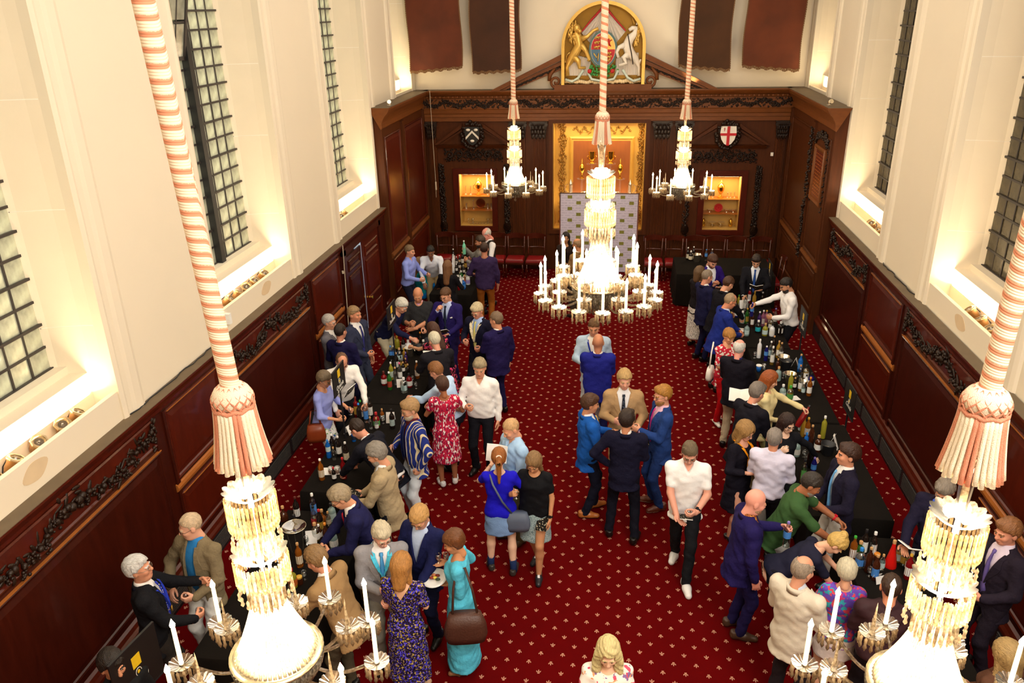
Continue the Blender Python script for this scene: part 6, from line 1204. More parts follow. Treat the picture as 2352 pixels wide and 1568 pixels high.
h = P('man in tan suit, pale shirt and dark patterned tie facing camera', 1434, 872, 178, 1.80, hp=10, yaw=-6, arms=(('chest', (-.06, .27, -.24)), ('belly', (-.02, .26, -.36))), tc='B5936A', shirt='EDEFF4', tie=pattern('spotted_tie', '1A2032', ['8FA0B4'], 60, 'cells', .3), bc='A88A62', hair='curly', hc='C2A06A', sk='E2A58C', extras=C_)
book(h, 1, 'man in the tan suit', False, .12, .16, m=paper, what='small folded white leaflet')
h = P('man in dark navy suit seen from behind beside the tan suited man', 1440, 965, 5, 1.80, hp=8, yaw=12, arms=('belly', 'hip'), tc='15142A', bc='12121E', hair='thick', hc='2A1A12', sk='C98A66', feet=((.16, -.10), (-.16, -.0)))
h = P('man in mid blue suit with pink shirt and blond swept hair', 1522, 908, 255, 1.80, hp=8, yaw=-10, arms=(('down', (.06, .10, -.52)), ('chest', (-.10, .30, -.20))), tc='24407E', shirt='F0C0D4', tie='C0308A', bc='223A72', hair='swept', hc='A8742E', beard='A0703A', specs='dark', sk='E2A080', shoe='5E2A18', sole='C9B8A0', extras=[('cuffs', 'F0C0D4')])
glass(h, 1, 'man in the mid blue suit'); book(h, 0, 'man in the mid blue suit', False, .14, .2, tilt=-.9)
h = P('man in pale blue linen jacket with blue ribbon, under the middle chandelier', 1364, 752, 182, 1.80, hp=14, g=1.15, arms=(('chest', (-.02, .28, -.22)), 'down'), tc='B4CCE6', tk='linen', shirt='F2F0EE', bc='C8D2E0', hair='short', hc='6A4A2C', sk='D99A7C', extras=[('lanyard', '2438A8', .012)])
glass(h, 0, 'man in the pale blue jacket', 'amber')
P('bald man in royal navy suit seen from behind under the middle chandelier', 1374, 787, 2, 1.80, hp=6, g=1.18, arms=('belly', 'belly'), tc='20268A', bc='1A1E5A', hair=None, hc='8A6A50', sk='C98A6C')
h = P('blonde woman in white floral blouse at the bottom edge of the photo', 1397, 1498, 178, 1.68, 'f', hp=18, arms=('read', 'read'), top='blouse', tmat=pattern('white_floral_print', 'F4EAE0', ['D8506A', '8A6AA0', 'E8A070'], 14, 'blotch', .36), bottom='skirt', bc='E8E0D8', hair='longwavy', hc='E2C48A', sk='E8B898', shoe='C9A88A', shk='pump')
# -- left foreground
h = P('man in grey olive blazer, blue shirt and white trousers by the left wall', 438, 1208, 195, 1.80, hp=14, yaw=38, arms=(('hip', (.06, .20, -.42)), ('belly', (-.02, .26, -.34))), tc='7C6E54', tk='linen', shirt='2E7FC4', open_=True, bc='E4E2DE', bk='cotton', hair='crop', hc='C9B090', specs='dark', sk='E2A88C', g=1.12)
glass(h, 1, 'man in the olive blazer', 'red')
h = P('white haired man in black jacket with blue patterned tie and lanyard', 318, 1306, 62, 1.76, hp=-6, yaw=12, g=1.12, arms=(('belly', (-.02, .34, -.34)), ('hold', (.02, .40, -.20))), tc='16161A', shirt=WH, tie=pattern('blue_crested_tie', '2634A8', ['D8C070', 'E8E4DC'], 30, 'cells', .26), bc='2A2420', hair='thick', hc='E4E0D8', specs='wire', sk='D99878', open_=True, extras=[('lanyard', '2438B0', .01, .22, 1), ('cuffs', WH)])
glass(h, 0, 'white haired man in the black jacket')
P('dark haired man at the bottom left corner behind a black sign', 258, 1528, 118, 1.72, hp=8, arms=('down', 'down'), top='shirt', tc='1A1A1C', hair='curly', hc='1E140E', sk='C98A68')
h = P('woman in dark purple floral dress with a bob, seen from behind', 922, 1300, 4, 1.66, 'f', hp=14, arms=('belly', 'belly'), top='dress', len_=-.66, tmat=pattern('purple_flower_print', '1E1030', ['3A3AC8', '5A4AD8', 'B8A04A'], 34, 'blotch', .40), roll=.36, hair='bobfull', hc='B07A3E', sk='E8B48E', extras=['lowback'], shoe='C9A080', shk='pump')
h = P('woman in turquoise tunic and skirt holding a plate and two glasses', 1043, 1246, 264, 1.68, 'f', hp=22, arms=(('plate', ('px', 1028, 1292, 1.16)), ('plate', ('px', 1034, 1342, 1.0))), top='dress', len_=-.84, tc='56BEDC', tk='linen', roll=.72, hair='updo', hc='6A3E1E', sk='C98A60', extras=[('watch', 1, 'E07A3A')], shoe='8A6040', shk='pump')
tq = h
pg = h['grip'][1][0]; o = empty('plate', (pg.x - .09, pg.y - .02, pg.z + .01), 0, 'white plate of canapes held by the woman in turquoise', 'plate'); b = MB(); b.lathe([(.05, 0), (.085, .006), (.125, .018), (.127, .022), (.085, .011), (.05, .006)], 24); b.build('dish', mat('white_china', sr('F6F2EC'), .25, var=.02), o, True); o.rotation_euler = (.15, -.12, 0)
r_ = random.Random(2)
for i, (m_, lb) in enumerate((('8A2A1C', 'dark red slice of cured meat on the white plate'), ('E8C84A', 'yellow cheese cube on the white plate'), ('C8764A', 'pink brown canape on the white plate'), ('3A4A30', 'green olive piece on the white plate'), ('7A2018', 'small dark red morsel at the front of the white plate'))):
    b = MB(); b.blob((0, 0, .0), (.026, .02, .012), 8, 5); q = b.build('canape', mat('food_' + m_, sr(m_), .6, var=.3, vscale=60), None, True); q.location = (o.location.x + (-.03, .0, -.02, .035, .02)[i], o.location.y + (-.01, -.005, .035, -.025, .03)[i], o.location.z + .027); tag(q, lb, 'food')
g0 = h['grip'][0][0]; glass_at((g0.x - .03, g0.y + .01, g0.z - .03), 'left of two tulip glasses of amber spirit held by the woman in turquoise', 'amber'); glass_at((g0.x + .045, g0.y + .03, g0.z - .03), 'right of two tulip glasses of amber spirit held by the woman in turquoise', 'amber')
pb = h['front'](0, .0); q_ = h['T'](.0, 0, 0); brown_l = mat('brown_leather', sr('4A2A1E'), .5, var=.2, bump=.4, bscale=50)
handbag((q_.x + .10, q_.y - .27, .62), 'large dark brown woven leather shoulder bag of the woman in turquoise', brown_l, .20, .075, .16, [(-.12, 0, .3), (-.1, .08, .55), (-.06, .12, .74), (.02, .12, .76), (.08, .06, .55), (.12, 0, .3)], .2)
h = P('man in navy suit and open blue shirt with curly fair hair and spectacles', 964, 1188, 200, 1.73, hp=34, yaw=-8, g=1.15, arms=(('belly', (-.06, .26, -.36)), ('belly', (-.04, .3, -.4))), tc='1A1E4A', shirt='C4D4F0', bc='14162E', hair='curly', hc='C29458', specs='wire', sk='E2A080', extras=[('cuffs', 'C4D4F0')])
glass(h, 0, 'man in the navy suit with curly hair'); 
h = P('elderly man in pale grey suit with bright blue ribbon and medal', 876, 1228, 162, 1.76, hp=26, yaw=-20, arms=(('belly', (-.14, .28, -.24)), ('belly', (-.1, .3, -.36))), tc='8E8C90', shirt='F2F2F4', bc='8A887F', hair='swept', hc='C9BCA0', specs='wire', sk='E8A890', tie='58A8E8', extras=[('lanyard', '52C4E4', .022, .30, 1), ('cuffs', WH)])
P('man in tan jacket bending over the nearest left table behind candles', 728, 1285, 285, 1.76, lean=22, hp=28, arms=('reachlow', 'reachlow'), tc='9A7A52', shirt=WH, bc='4A4030', hair='swept', hc='8A6A44', sk='D9987A')
h = P('man in navy jacket and red tie leaning over the nearest left table', 783, 1142, 248, 1.80, lean=24, hp=34, arms=('reachlow', ('chest', (-.06, .28, -.36))), tc='1E1E48', shirt=WH, tie='B01E30', bc='6A5A40', hair='thick', hc='A08E72', specs='dark', sk='D99A78')
glass(h, 1, 'man in the navy jacket and red tie')
h = P('grey haired bearded man in beige linen jacket holding a booklet', 866, 1043, 268, 1.82, hp=26, arms=(('read', (-.02, .30, -.40)), ('read', (-.08, .32, -.34))), tc='AE9A78', tk='linen', shirt='F4F4F6', bc='20222A', hair='curly', hc='8A8278', beard='9A9288', sk='D99A7A', lean=6)
book(h, 1, 'man in the beige linen jacket', False, .14, .2, tilt=.5)
h = P('balding man in black suit bending low over the second left table', 822, 985, 290, 1.78, lean=42, hp=48, arms=('reachlow', 'reachlow'), tc='1A1A24', shirt=WH, bc='17171E', hair='balding', hc='2E1E14', sk='D9957A', tie='B82030')
h = P('woman in royal blue tee, denim skirt and ponytail, seen from behind', 1146, 1053, -8, 1.68, 'f', hp=14, arms=(('read', (.04, .24, -.22)), ('read', (-.06, .34, -.04))), top='tee', tc='1C16C4', tk='cotton', bottom='skirt', bc='7A9AC8', bk='denim', hair='pony', hc='9A5A22', sk='ECBEA0', shoe='3A3430', shk='trainer', sole='C05A40', extras=[('socks', '20305A'), ('scrunchie', 'F0E0D0')], feet=((.14, -.05), (-.14, .06)))
booklet(h['grip'][1][0] + Vector((.03, .02, .06)), (1, -.2, 0), (0, .35, 1), .13, .2, 'open white tasting sheet held up by the woman in the blue tee', True, paper)
q_ = h['T'](.0, 0, 0); handbag((q_.x + .20, q_.y - .06, .66), 'grey crossbody bag on the hip of the woman in the blue tee', mat('grey_nylon', sr('5A6478'), .6, var=.2), .15, .06, .12, [(-.06, -.02, .24), (-.16, -.10, .45), (-.26, -.08, .66), (-.3, .04, .72)], .1)
h = P('balding man in light blue shirt and olive trousers beside the blue tee', 1174, 985, 232, 1.76, hp=26, arms=('belly', 'belly'), top='shirt', tc='A8CCF0', tk='cotton', bc='6A684A', bk='cotton', hair='crop', hc='C9A070', sk='E2A07E', shoe='4A3A2A')
h = P('woman in black tee and patterned skirt with a bob, facing camera', 1226, 1062, 188, 1.66, 'f', hp=32, arms=(('mouth', (.06, .24, -.12)), ('down', (.06, .12, -.54))), top='tee', tc='121216', tk='cotton', bottom='shorts_skirt', bmatl=pattern('teal_check_weave', '8FA8AC', ['2A3A48', 'E0E8E8'], 60, 'cells', .3), hair='bob', hc='8A6A44', sk='C98E66', shoe='26262C', shk='trainer', lace='E8E8EC', extras=[('watch', 1, '15151A')], feet=((.02, -.20), (-.08, .16)), g=1.15)
glass(h, 0, 'woman in the black tee'); book(h, 1, 'woman in the black tee', False, .13, .19, tilt=-.7)
h = P('man in white shirt and black trousers standing in the left aisle', 1102, 845, 184, 1.80, hp=14, yaw=-8, g=1.12, arms=(('belly', (-.04, .26, -.24)), 'down'), top='shirt', tc='F6F4F2', tk='cotton', bc='15151C', hair='thick', hc='9A8A6C', sk='D99A7A')
h['root']['label'] = 'man in white shirt and black trousers standing alone in the left aisle'; glass(h, 0, 'man in the white shirt in the aisle')
h = P('bearded man in blue and cream striped blazer, maroon waistcoat and white trousers', 942, 940, 232, 1.80, hp=14, arms=(('hold', (.06, .18, -.36)), 'pocket'), tmat=pattern('striped_blazer', '22307E', ['D8C8A0'], 21, 'stripe', .24), shirt='5A1E24', tie='22284E', open_=True, bc='DCE2E8', bk='cotton', hair='swept', hc='A88458', beard='C8B8A0', specs='wire', sk='DDA080', g=1.1, extras=[('cuffs', 'B8C8F0')])
glass(h, 0, 'man in the striped blazer')
h = P('woman in red and white patterned dress and white trainers, seen from behind', 1016, 885, -22, 1.68, 'f', hp=12, yaw=-14, arms=('hold', ('hold', (-.02, .32, -.30))), top='dress', len_=-.50, tmat=pattern('red_brush_print', 'C41E42', ['F4E8E4', '7E1440'], 22, 'blotch', .43, (1.6, 1.6, .7)), hair='pixie', hc='4A2C1C', sk='A86A48', shoe='F2F0F0', shk='trainer', sole='F2F0F0')
h = P('man in pale blue shirt leaning toward the second left table with a glass', 1002, 852, 288, 1.73, lean=24, hp=30, arms=('reachlow', ('reach', (-.02, .46, -.22))), top='shirt', tc='BCD8F8', tk='cotton', bc='1A1A24', hair='swept', hc='8A5A30', sk='D9987A'); h['root']['label'] = 'man in pale blue shirt leaning toward the left tables, arm stretched out'
glass(h, 1, 'man in the pale blue shirt')
h = P('white haired man in black jacket seen from behind at the left tables', 998, 782, 330, 1.78, hp=22, yaw=-12, lean=10, arms=('read', 'read'), tc='1E1C22', bc='1A1A20', shirt=WH, hair='short', hc='D8CCB4', sk='D99A80')
book(h, 1, 'white haired man in the black jacket', True, .12, .18, m=paper, what='white leaflet')
h = P('woman in black and pink floral dress reaching across the left table', 994, 757, 300, 1.66, 'f', lean=22, hp=26, arms=('down', ('reach', (-.02, .50, -.16))), top='dress', len_=-.55, tmat=pattern('pink_black_print', '20121E', ['D83A7A', 'E05A6A'], 16, 'blotch', .42), hair='long', hc='4A2A1C', sk='D9A07C', shoe='1A1A1A', shk='pump')
h = P('man in navy suit, short grey hair, seen from behind right of chain wearer', 1140, 735, 318, 1.80, hp=8, yaw=-22, g=1.15, arms=('down', 'belly'), tc='20184A', shirt=WH, bc='1A1640', hair='short', hc='7A6450', sk='D99A7A', extras=C_)
book(h, 0, 'man in the navy suit by the chain wearer', False, .13, .19, tilt=-1.1)
h = P('grey haired man in dark suit wearing a gold and white chain collar', 1096, 714, 205, 1.80, hp=24, arms=(('belly', (-.02, .22, -.28)), ('belly', (.02, .22, -.34))), tc='17172E', shirt='A8C0F0', tie='D8D080', bc='141420', hair='thick', hc='C4B490', specs='dark', sk='D9957A', extras=[('lanyard', pattern('chain_collar', 'E8DCC0', ['8A7A50', 'C9B070'], 40, 'cells', .3), .024, .20), ('cuffs', 'A8C0F0')])
glass(h, 0, 'man wearing the chain collar'); glass(h, 1, 'man wearing the chain collar, in his lower hand')
h = P('man in purple navy suit and spectacles sniffing a glass by the far table', 1024, 678, 192, 1.82, hp=22, yaw=12, arms=('mouth', ('read', (-.06, .30, -.36))), tc='241A5A', shirt='B8C8F0', tie='20283C', bc='20184A', hair='short', hc='5A3A20', specs='dark', sk='DDA082', extras=[('pocketsquare', WH), ('cuffs', 'B8C8F0')])
glass(h, 0, 'man in the purple navy suit'); book(h, 1, 'man in the purple navy suit', True, .13, .19)
h = P('bald man in charcoal sweater with pink collar and folded arms', 960, 677, 172, 1.80, hp=26, g=1.2, arms=(('chest', (-.04, .24, -.20)), 'cross'), top='sweater', tc='2C2C2E', roll=.62, bc='55565E', hair=None, hc='3A2A20', sk='C98A68', shirt=WH)
b = MB(); b.lathe([(.085, -.02), (.070, .04), (.074, .03)], 14, h['WM'].inverted() @ Matrix.Translation(h['T'](0, -.015, .52)), cap=False); b.build('collar', cloth('F4B8D8', 'cotton'), h['root'], True); glass(h, 0, 'man in the charcoal sweater', 'amber')
h = P('white haired man in navy jumper and cream trousers leaning over the table', 922, 702, 108, 1.80, lean=36, hp=34, arms=(('reachlow', (.0, .42, -.30)), ('reachlow', (.02, .40, -.24))), top='sweater', tc='1A1C3E', bc='C9BEA0', bk='cotton', hair='thick', hc='E0D8C8', specs='wire', sk='DDA084', roll=.85)
P('grey haired man in grey suit beside the left wall', 756, 740, 92, 1.76, hp=8, arms=('belly', 'belly'), tc='6E6C72', shirt=WH, tie='3A2A34', bc='6A7080', hair='short', hc='B8B0A8', specs='dark', sk='DDA080')
h = P('man in slate blue suit with sunglasses pushed up on his head', 814, 722, 112, 1.84, hp=4, yaw=-8, arms=(('belly', (-.04, .30, -.34)), 'down'), tc='34384E', shirt=WH, tie='38387A', bc='34384A', hair='short', hc='9A7A54', specs='up', sk='D9906E', extras=C_)
glass(h, 0, 'man in the slate blue suit')
P('man in navy suit with dark hair seen from behind by the left wall', 782, 762, 15, 1.80, hp=6, arms=('belly', ('belly', (-.0, .26, -.36))), tc='1A163E', bc='16142E', shirt=WH, hair='crop', hc='241812', sk='C98A70')
P('balding man in white shirt pouring behind a black table sign', 785, 830, 148, 1.78, lean=18, hp=38, arms=(('reachlow', (.02, .36, -.46)), ('reachlow', (.04, .38, -.42))), top='shirt', tc='F6F2EC', tk='cotton', bc='16161C', hair='balding', hc='6A4A34', sk='D9987A', specs='wire')
h = P('short haired woman in lilac top and white paisley trousers by the left wall', 744, 872, 96, 1.68, 'f', hp=26, lean=6, arms=('hold', 'hold'), top='sweater', tc='9AA4EC', tk='cotton', roll=.68, bmatl=pattern('paisley_print', 'F0EEEA', ['3A6AC0', 'B8324A', '6AA04A'], 16, 'blotch', .37), hair='curly', hc='7A6850', specs='wire', sk='D99A74', shoe='C9A050')
glass(h, 1, 'woman in the lilac top'); q_ = h['T'](0, 0, 0); handbag((q_.x - .02, q_.y - .24, .70), 'reddish brown leather handbag on the arm of the woman in lilac', mat('tan_leather', sr('8A3A1A'), .35, var=.25), .13, .06, .13, [(-.08, 0, .25), (-.04, .05, .45), (.04, .05, .45), (.08, 0, .25)], .3)
# -- far left group
P('man in light blue shirt with greying hair at the far left table', 941, 577, 100, 1.74, hp=10, arms=('hold', 'hold'), top='shirt', tc='8E9CE8', tk='cotton', bc='1E2032', hair='short', hc='7A6448', sk='DDA080', lean=8)
h = P('woman in teal top and bright blue skirt seated by the far left wall', 963, 604, 48, 1.70, 'f', sit=True, hp=10, arms=('belly', ('chest', (.0, .36, -.12))), top='sweater', tc='1A9AA4', tk='cotton', bottom='longskirt', bc='0E7ACC', hair='long', hc='8A6440', sk='DDA080', shoe='1A1A1A', shk='pump')
g_ = h['grip'][1]; b = MB(); b.box(-.036, -.005, -.075, .036, .005, .075); o = b.build('phone', mat('phone_white', sr('F2F4F8'), .2)); o.location = g_[0] + Vector((0, 0, .04)); o.rotation_euler = (.4, .3, .6); tag(o, 'white mobile phone held by the woman in the teal top', 'phone')
P('dark haired man in white shirt leaning on his hands at the far left', 989, 578, 172, 1.74, lean=34, hp=24, arms=('knee', 'knee'), top='shirt', tc='E2E8F2', tk='cotton', bc='B09A70', bk='cotton', hair='short', hc='14100E', sk='8A5A40')
h = P('woman in black coat with long brown hair, seen from behind at far table', 1028, 612, 8, 1.66, 'f', hp=10, arms=('hold', 'hold'), top='coat', tc='141216', bottom='skirt', bc='141216', hair='long', hc='7A5230', sk='DDA080', shoe='141216')
P('bald man in dark waistcoat and white shirt behind the far left table', 1118, 538, 238, 1.80, hp=34, g=1.1, arms=('hold', 'hold'), top='waistcoat', tc='2C2624', shirt='F0EEF0', bc='1C1A1C', hair='fringe', hc='E0D0C8', sk='E89A8A')
h = P('man in grey jumper holding up a pale green bottle at far table', 1103, 555, 262, 1.76, hp=12, arms=(('chest', (.0, .34, .02)), ('chest', (-.06, .30, -.16))), top='sweater', tc='8A8680', bc='24222A', hair='short', hc='3A2A1C', beard='2A1C14', sk='C98A68')
pour1 = h['grip'][0][0]
h = P('man in dark purple jumper and brown trousers seen from behind', 1112, 572, -6, 1.84, hp=4, g=1.12, arms=('down', ('belly', (.04, .2, -.36))), top='sweater', tc='35264C', bc='9A5A1E', bk='cotton', hair='crop', hc='3A2418', sk='C98A70', shoe='2A1A12', roll=.86)
# -- by the backdrop
P('dark haired woman standing in front of the photo backdrop', 1300, 546, 176, 1.66, 'f', hp=8, arms=('belly', 'belly'), top='cardigan', tc='2A1E1A', bottom='trousers', bc='1A1A1E', hair='long', hc='1A1210', sk='C08A64')
P('bald man in tan jacket talking beside the backdrop woman', 1326, 562, 300, 1.74, hp=10, arms=('belly', 'belly'), tc='8A6A44', shirt=WH, bc='3A3028', hair='fringe', hc='9A7A58', sk='C98A62')
# -- far right group
h = P('man in purple suit reading a booklet at the far right table', 1636, 600, 152, 1.80, hp=34, arms=('read', ('read', (-.02, .32, -.3))), tc='2A1470', shirt='E8EAF4', bc='20124A', hair='thick', hc='4A2A18', beard='6A3A20', sk='DDA086')
book(h, 1, 'man in the purple suit', True, .13, .19)
h = P('man in black suit and blue tie reading a booklet, far right', 1737, 600, 190, 1.74, hp=30, arms=(('reachlow', (.0, .34, -.44)), ('read', (-.04, .32, -.28))), tc='17161C', shirt='E4EAF4', tie='2A4E9A', bc='17161C', hair='thick', hc='2A1C14', sk='D9A080', extras=C_)
book(h, 1, 'man in the black suit and blue tie', True, .13, .19)
h = P('bearded man in white shirt reaching across the right hand table', 1806, 655, 262, 1.80, hp=30, lean=10, arms=(('reach', (.02, .52, -.20)), ('chest', (-.06, .28, -.34))), top='shirt', tc='F4F2F2', tk='cotton', bc='14141A', hair='short', hc='1E1612', beard='1E1612', sk='C98E6C')
wsh = h; glass(h, 1, 'bearded man in the white shirt')
P('woman with brown hair and black and white skirt behind the navy suit', 1607, 626, 50, 1.64, 'f', hp=8, arms=('belly', 'belly'), top='cardigan', tc='1E1A1E', bottom='longskirt', bmatl=pattern('black_white_dots', 'E8E4DE', ['1A1A1E'], 40, 'cells', .36), hair='bob', hc='6A5034', sk='DDA480', len_=None)
P('grey haired man in dark navy suit raising a hand to his face', 1624, 636, 62, 1.78, hp=16, arms=('down', 'mouth'), tc='18183A', shirt=WH, bc='16163A', hair='crop', hc='8A7A68', specs='dark', sk='D9957A')
P('brown haired man in black suit bending over the far right table', 1672, 652, 56, 1.80, hp=34, lean=16, arms=('reachlow', 'reachlow'), tc='15131A', shirt=WH, bc='141218', hair='short', hc='4A2C18', sk='DDA080')
h = P('man in bright navy blue suit and yellow tie leaning over right table', 1677, 692, 78, 1.80, lean=14, hp=28, arms=('belly', ('reachlow', (.02, .34, -.40))), tc='1C2C80', shirt='C4D0F0', tie='D8C060', bc='16203A', hair='balding', hc='A0886A', specs='wire', sk='D9906E')
h = P('woman in red and white blouse and red trousers with white bag', 1674, 772, 148, 1.64, 'f', hp=22, arms=('belly', 'belly'), top='blouse', len_=-.20, tmat=pattern('red_white_leaf_print', 'C8243C', ['F0E4DC'], 18, 'blotch', .47), bc='C00E1A', bk='cotton', hair='pixie', hc='B07A3A', sk='DDA07C', shoe='F0EEEA', shk='pump')
q_ = h['T'](0, 0, 0); handbag((q_.x - .22, q_.y - .02, .78), 'white leather handbag on the arm of the woman in red', mat('white_leather', sr('F0ECE4'), .4), .12, .05, .10, [(-.06, 0, .2), (-.02, .0, .45), (.06, 0, .6), (.1, 0, .5)], 1.2)
P('bald headed man with white fringe in black jacket, seen from behind', 1698, 800, 25, 1.76, hp=10, g=1.12, arms=('belly', 'belly'), tc='17141E', shirt='2A2A60', bc='B8A890', hair='fringe', hc='E8DCD0', sk='E8A090')
h = P('man with wavy grey hair in black jacket leaning over right table', 1738, 902, 48, 1.80, lean=14, hp=26, arms=('belly', ('read', ('px', 1702, 926, 1.14))), tc='17151E', shirt=WH, bc='8A7A58', hair='thick', hc='7A7068', sk='D9957A', len_=-.26)
glass(h, 0, 'man with wavy grey hair in black')
booklet(h['grip'][1][0] + Vector((-.07, .07, .02)), (1, -.2, .1), (.1, .9, .5), .15, .21, 'open white tasting booklet held by the man with wavy grey hair', True, paper)
h = P('red haired woman in pale yellow jumper stretching out a bottle', 1768, 872, 105, 1.70, 'f', hp=20, arms=('belly', ('reach', (-.04, .52, -.20))), top='sweater', tc='EAD8A0', tk='cotton', len_=-.20, bc='9A9A64', bk='cotton', hair='long', hc='9A4E20', sk='E8B090')
ylw = h
h = P('woman in black dress with orange ribbon, medal and dark spectacles', 1712, 990, 135, 1.66, 'f', hp=22, arms=(('belly', (-.02, .26, -.24)), ('hold', (-.02, .30, -.30))), top='dress', len_=-.44, tc='16131E', roll=.8, hair='bobfull', hc='A07A48', specs='dark', sk='DDA084', extras=[('lanyard', 'F09A1A', .016, .20, 1)], shoe='141418', shk='pump')
glass(h, 1, 'woman with the orange ribbon')
h = P('dark haired woman in black with spectacles leaning across right table', 1808, 972, 168, 1.66, 'f', hp=20, yaw=-14, arms=(('mouth', (-.02, .26, -.06)), ('reach', ('px', 1876, 1050, .95))), top='cardigan', tc='16161C', bc='141418', hair='long', hc='2A1612', specs='dark', sk='ECC0A4')
glass(h, 0, 'dark haired woman in black')
h = P('man in pale lilac shirt with rolled sleeves, seen from behind', 1778, 1008, 22, 1.76, hp=4, yaw=-8, arms=('belly', 'belly'), top='shirt', tc='DCD8F0', tk='cotton', roll=.70, bc='15151E', hair='short', hc='8A8078', sk='D99474')
h = P('man in dark jacket and sky blue tie looking left, cream trousers', 1948, 1045, 262, 1.82, hp=0, yaw=8, arms=('belly', ('belly', (-.04, .26, -.34))), tc='1E1A2E', shirt=WH, tie='6AA8E0', open_=True, bc='CFC8BC', bk='cotton', hair='thick', hc='3A2014', sk='E09A78', extras=C_)
glass(h, 1, 'man with the sky blue tie')
h = P('grey bearded man in green shirt reaching down over the right table', 1862, 1112, 98, 1.78, lean=22, hp=34, arms=(('reachlow', (-.02, .42, -.40)), ('reachlow', (.0, .46, -.34))), top='polo', tc='3A5A32', tk='cotton', bc='D0CCC4', bk='cotton', hair='short', hc='2E2620', beard='8A827A', sk='A86A48', roll=.42, extras=[('watch', 1, 'C81E2E')], g=1.12)
q_ = h['T'](0, -.2, .1); handbag((q_.x - .06, q_.y - .02, .80), 'dark grey rucksack hanging behind the man in the green shirt', mat('grey_canvas', sr('3A3430'), .8), .15, .09, .19, None, 1.3)
h = P('bald man in purple navy suit and floral shirt holding a water bottle', 1734, 1152, 82, 1.80, hp=20, lean=6, g=1.2, arms=('down', ('chest', (-.02, .32, -.20))), tc='201850', shirt=pattern('rust_floral_shirt', 'A05A2A', ['5A2A18', 'D89A4A'], 40, 'blotch', .42), bc='1E1848', hair=None, hc='A07A5A', sk='E8A08C', shoe='4A3426', sole='2A1E14', beard='A88468')
npb = h['grip'][1][0]
h = P('blonde woman with a bun in navy top bending over right table', 1918, 1248, 96, 1.68, 'f', lean=52, hp=62, arms=('reachlow', ('reachlow', (.0, .40, -.42))), top='tee', tc='202034', tk='cotton', bc='1C1C26', hair='bun', hc='D9AE60', sk='E8B090')
P('balding man in cream jacket seen from behind at the lower right', 1843, 1310, 42, 1.80, hp=14, yaw=10, arms=('belly', 'belly'), tc='D8CEBC', tk='cotton', shirt='C8D0E0', bc='241C20', hair='fringe', hc='9A8A78', sk='D99A7C')
P('white haired woman in multicoloured top and cream cardigan, seen from behind', 1944, 1312, 8, 1.62, 'f', hp=10, arms=('belly', ('belly', (-.0, .26, -.30))), top='blouse', tmat=pattern('purple_teal_print', '6A4AB8', ['C83A7A', '3AA8B8', 'D84A5A'], 12, 'blotch', .42), bottom='skirt', bc='E0D0C8', hair='pixie', hc='D0C6AA', sk='E2A888')
P('brown haired man in dark satin shirt seen from behind, lower right', 2046, 1350, 12, 1.76, hp=10, arms=('belly', 'belly'), top='shirt', tc='3A2428', tk='smooth', bc='1C161A', hair='crop', hc='3A2416', sk='D9906E')
h = P('grey haired man in navy jacket and blue shirt by the right wall', 2170, 1126, 218, 1.78, hp=30, arms=(('read', (.0, .34, -.40)), 'belly'), tc='1E1A30', shirt='4A6AE0', bc='1A1826', hair='thick', hc='8A7E70', sk='D99A7A', extras=[('lanyard', '2A2A90', .01)])
book(h, 0, 'man by the right wall', True, .13, .19, m=paper, what='white leaflet')
P('man in dark suit and lilac tie standing at the right edge', 2314, 1222, 250, 1.82, hp=10, arms=('belly', ('belly', (-.04, .26, -.36))), tc='241C28', shirt='E0D0E0', tie='6A5A9A', bc='221A24', hair='swept', hc='8A5A34', sk='E0987A')
P('fair haired woman at the bottom right corner behind the chandelier', 2312, 1505, 330, 1.66, 'f', hp=8, arms=('belly', 'belly'), top='cardigan', tc='5A3A2A', bottom='skirt', bc='2A1E1A', hair='bobfull', hc='A88A58', sk='D9A080')
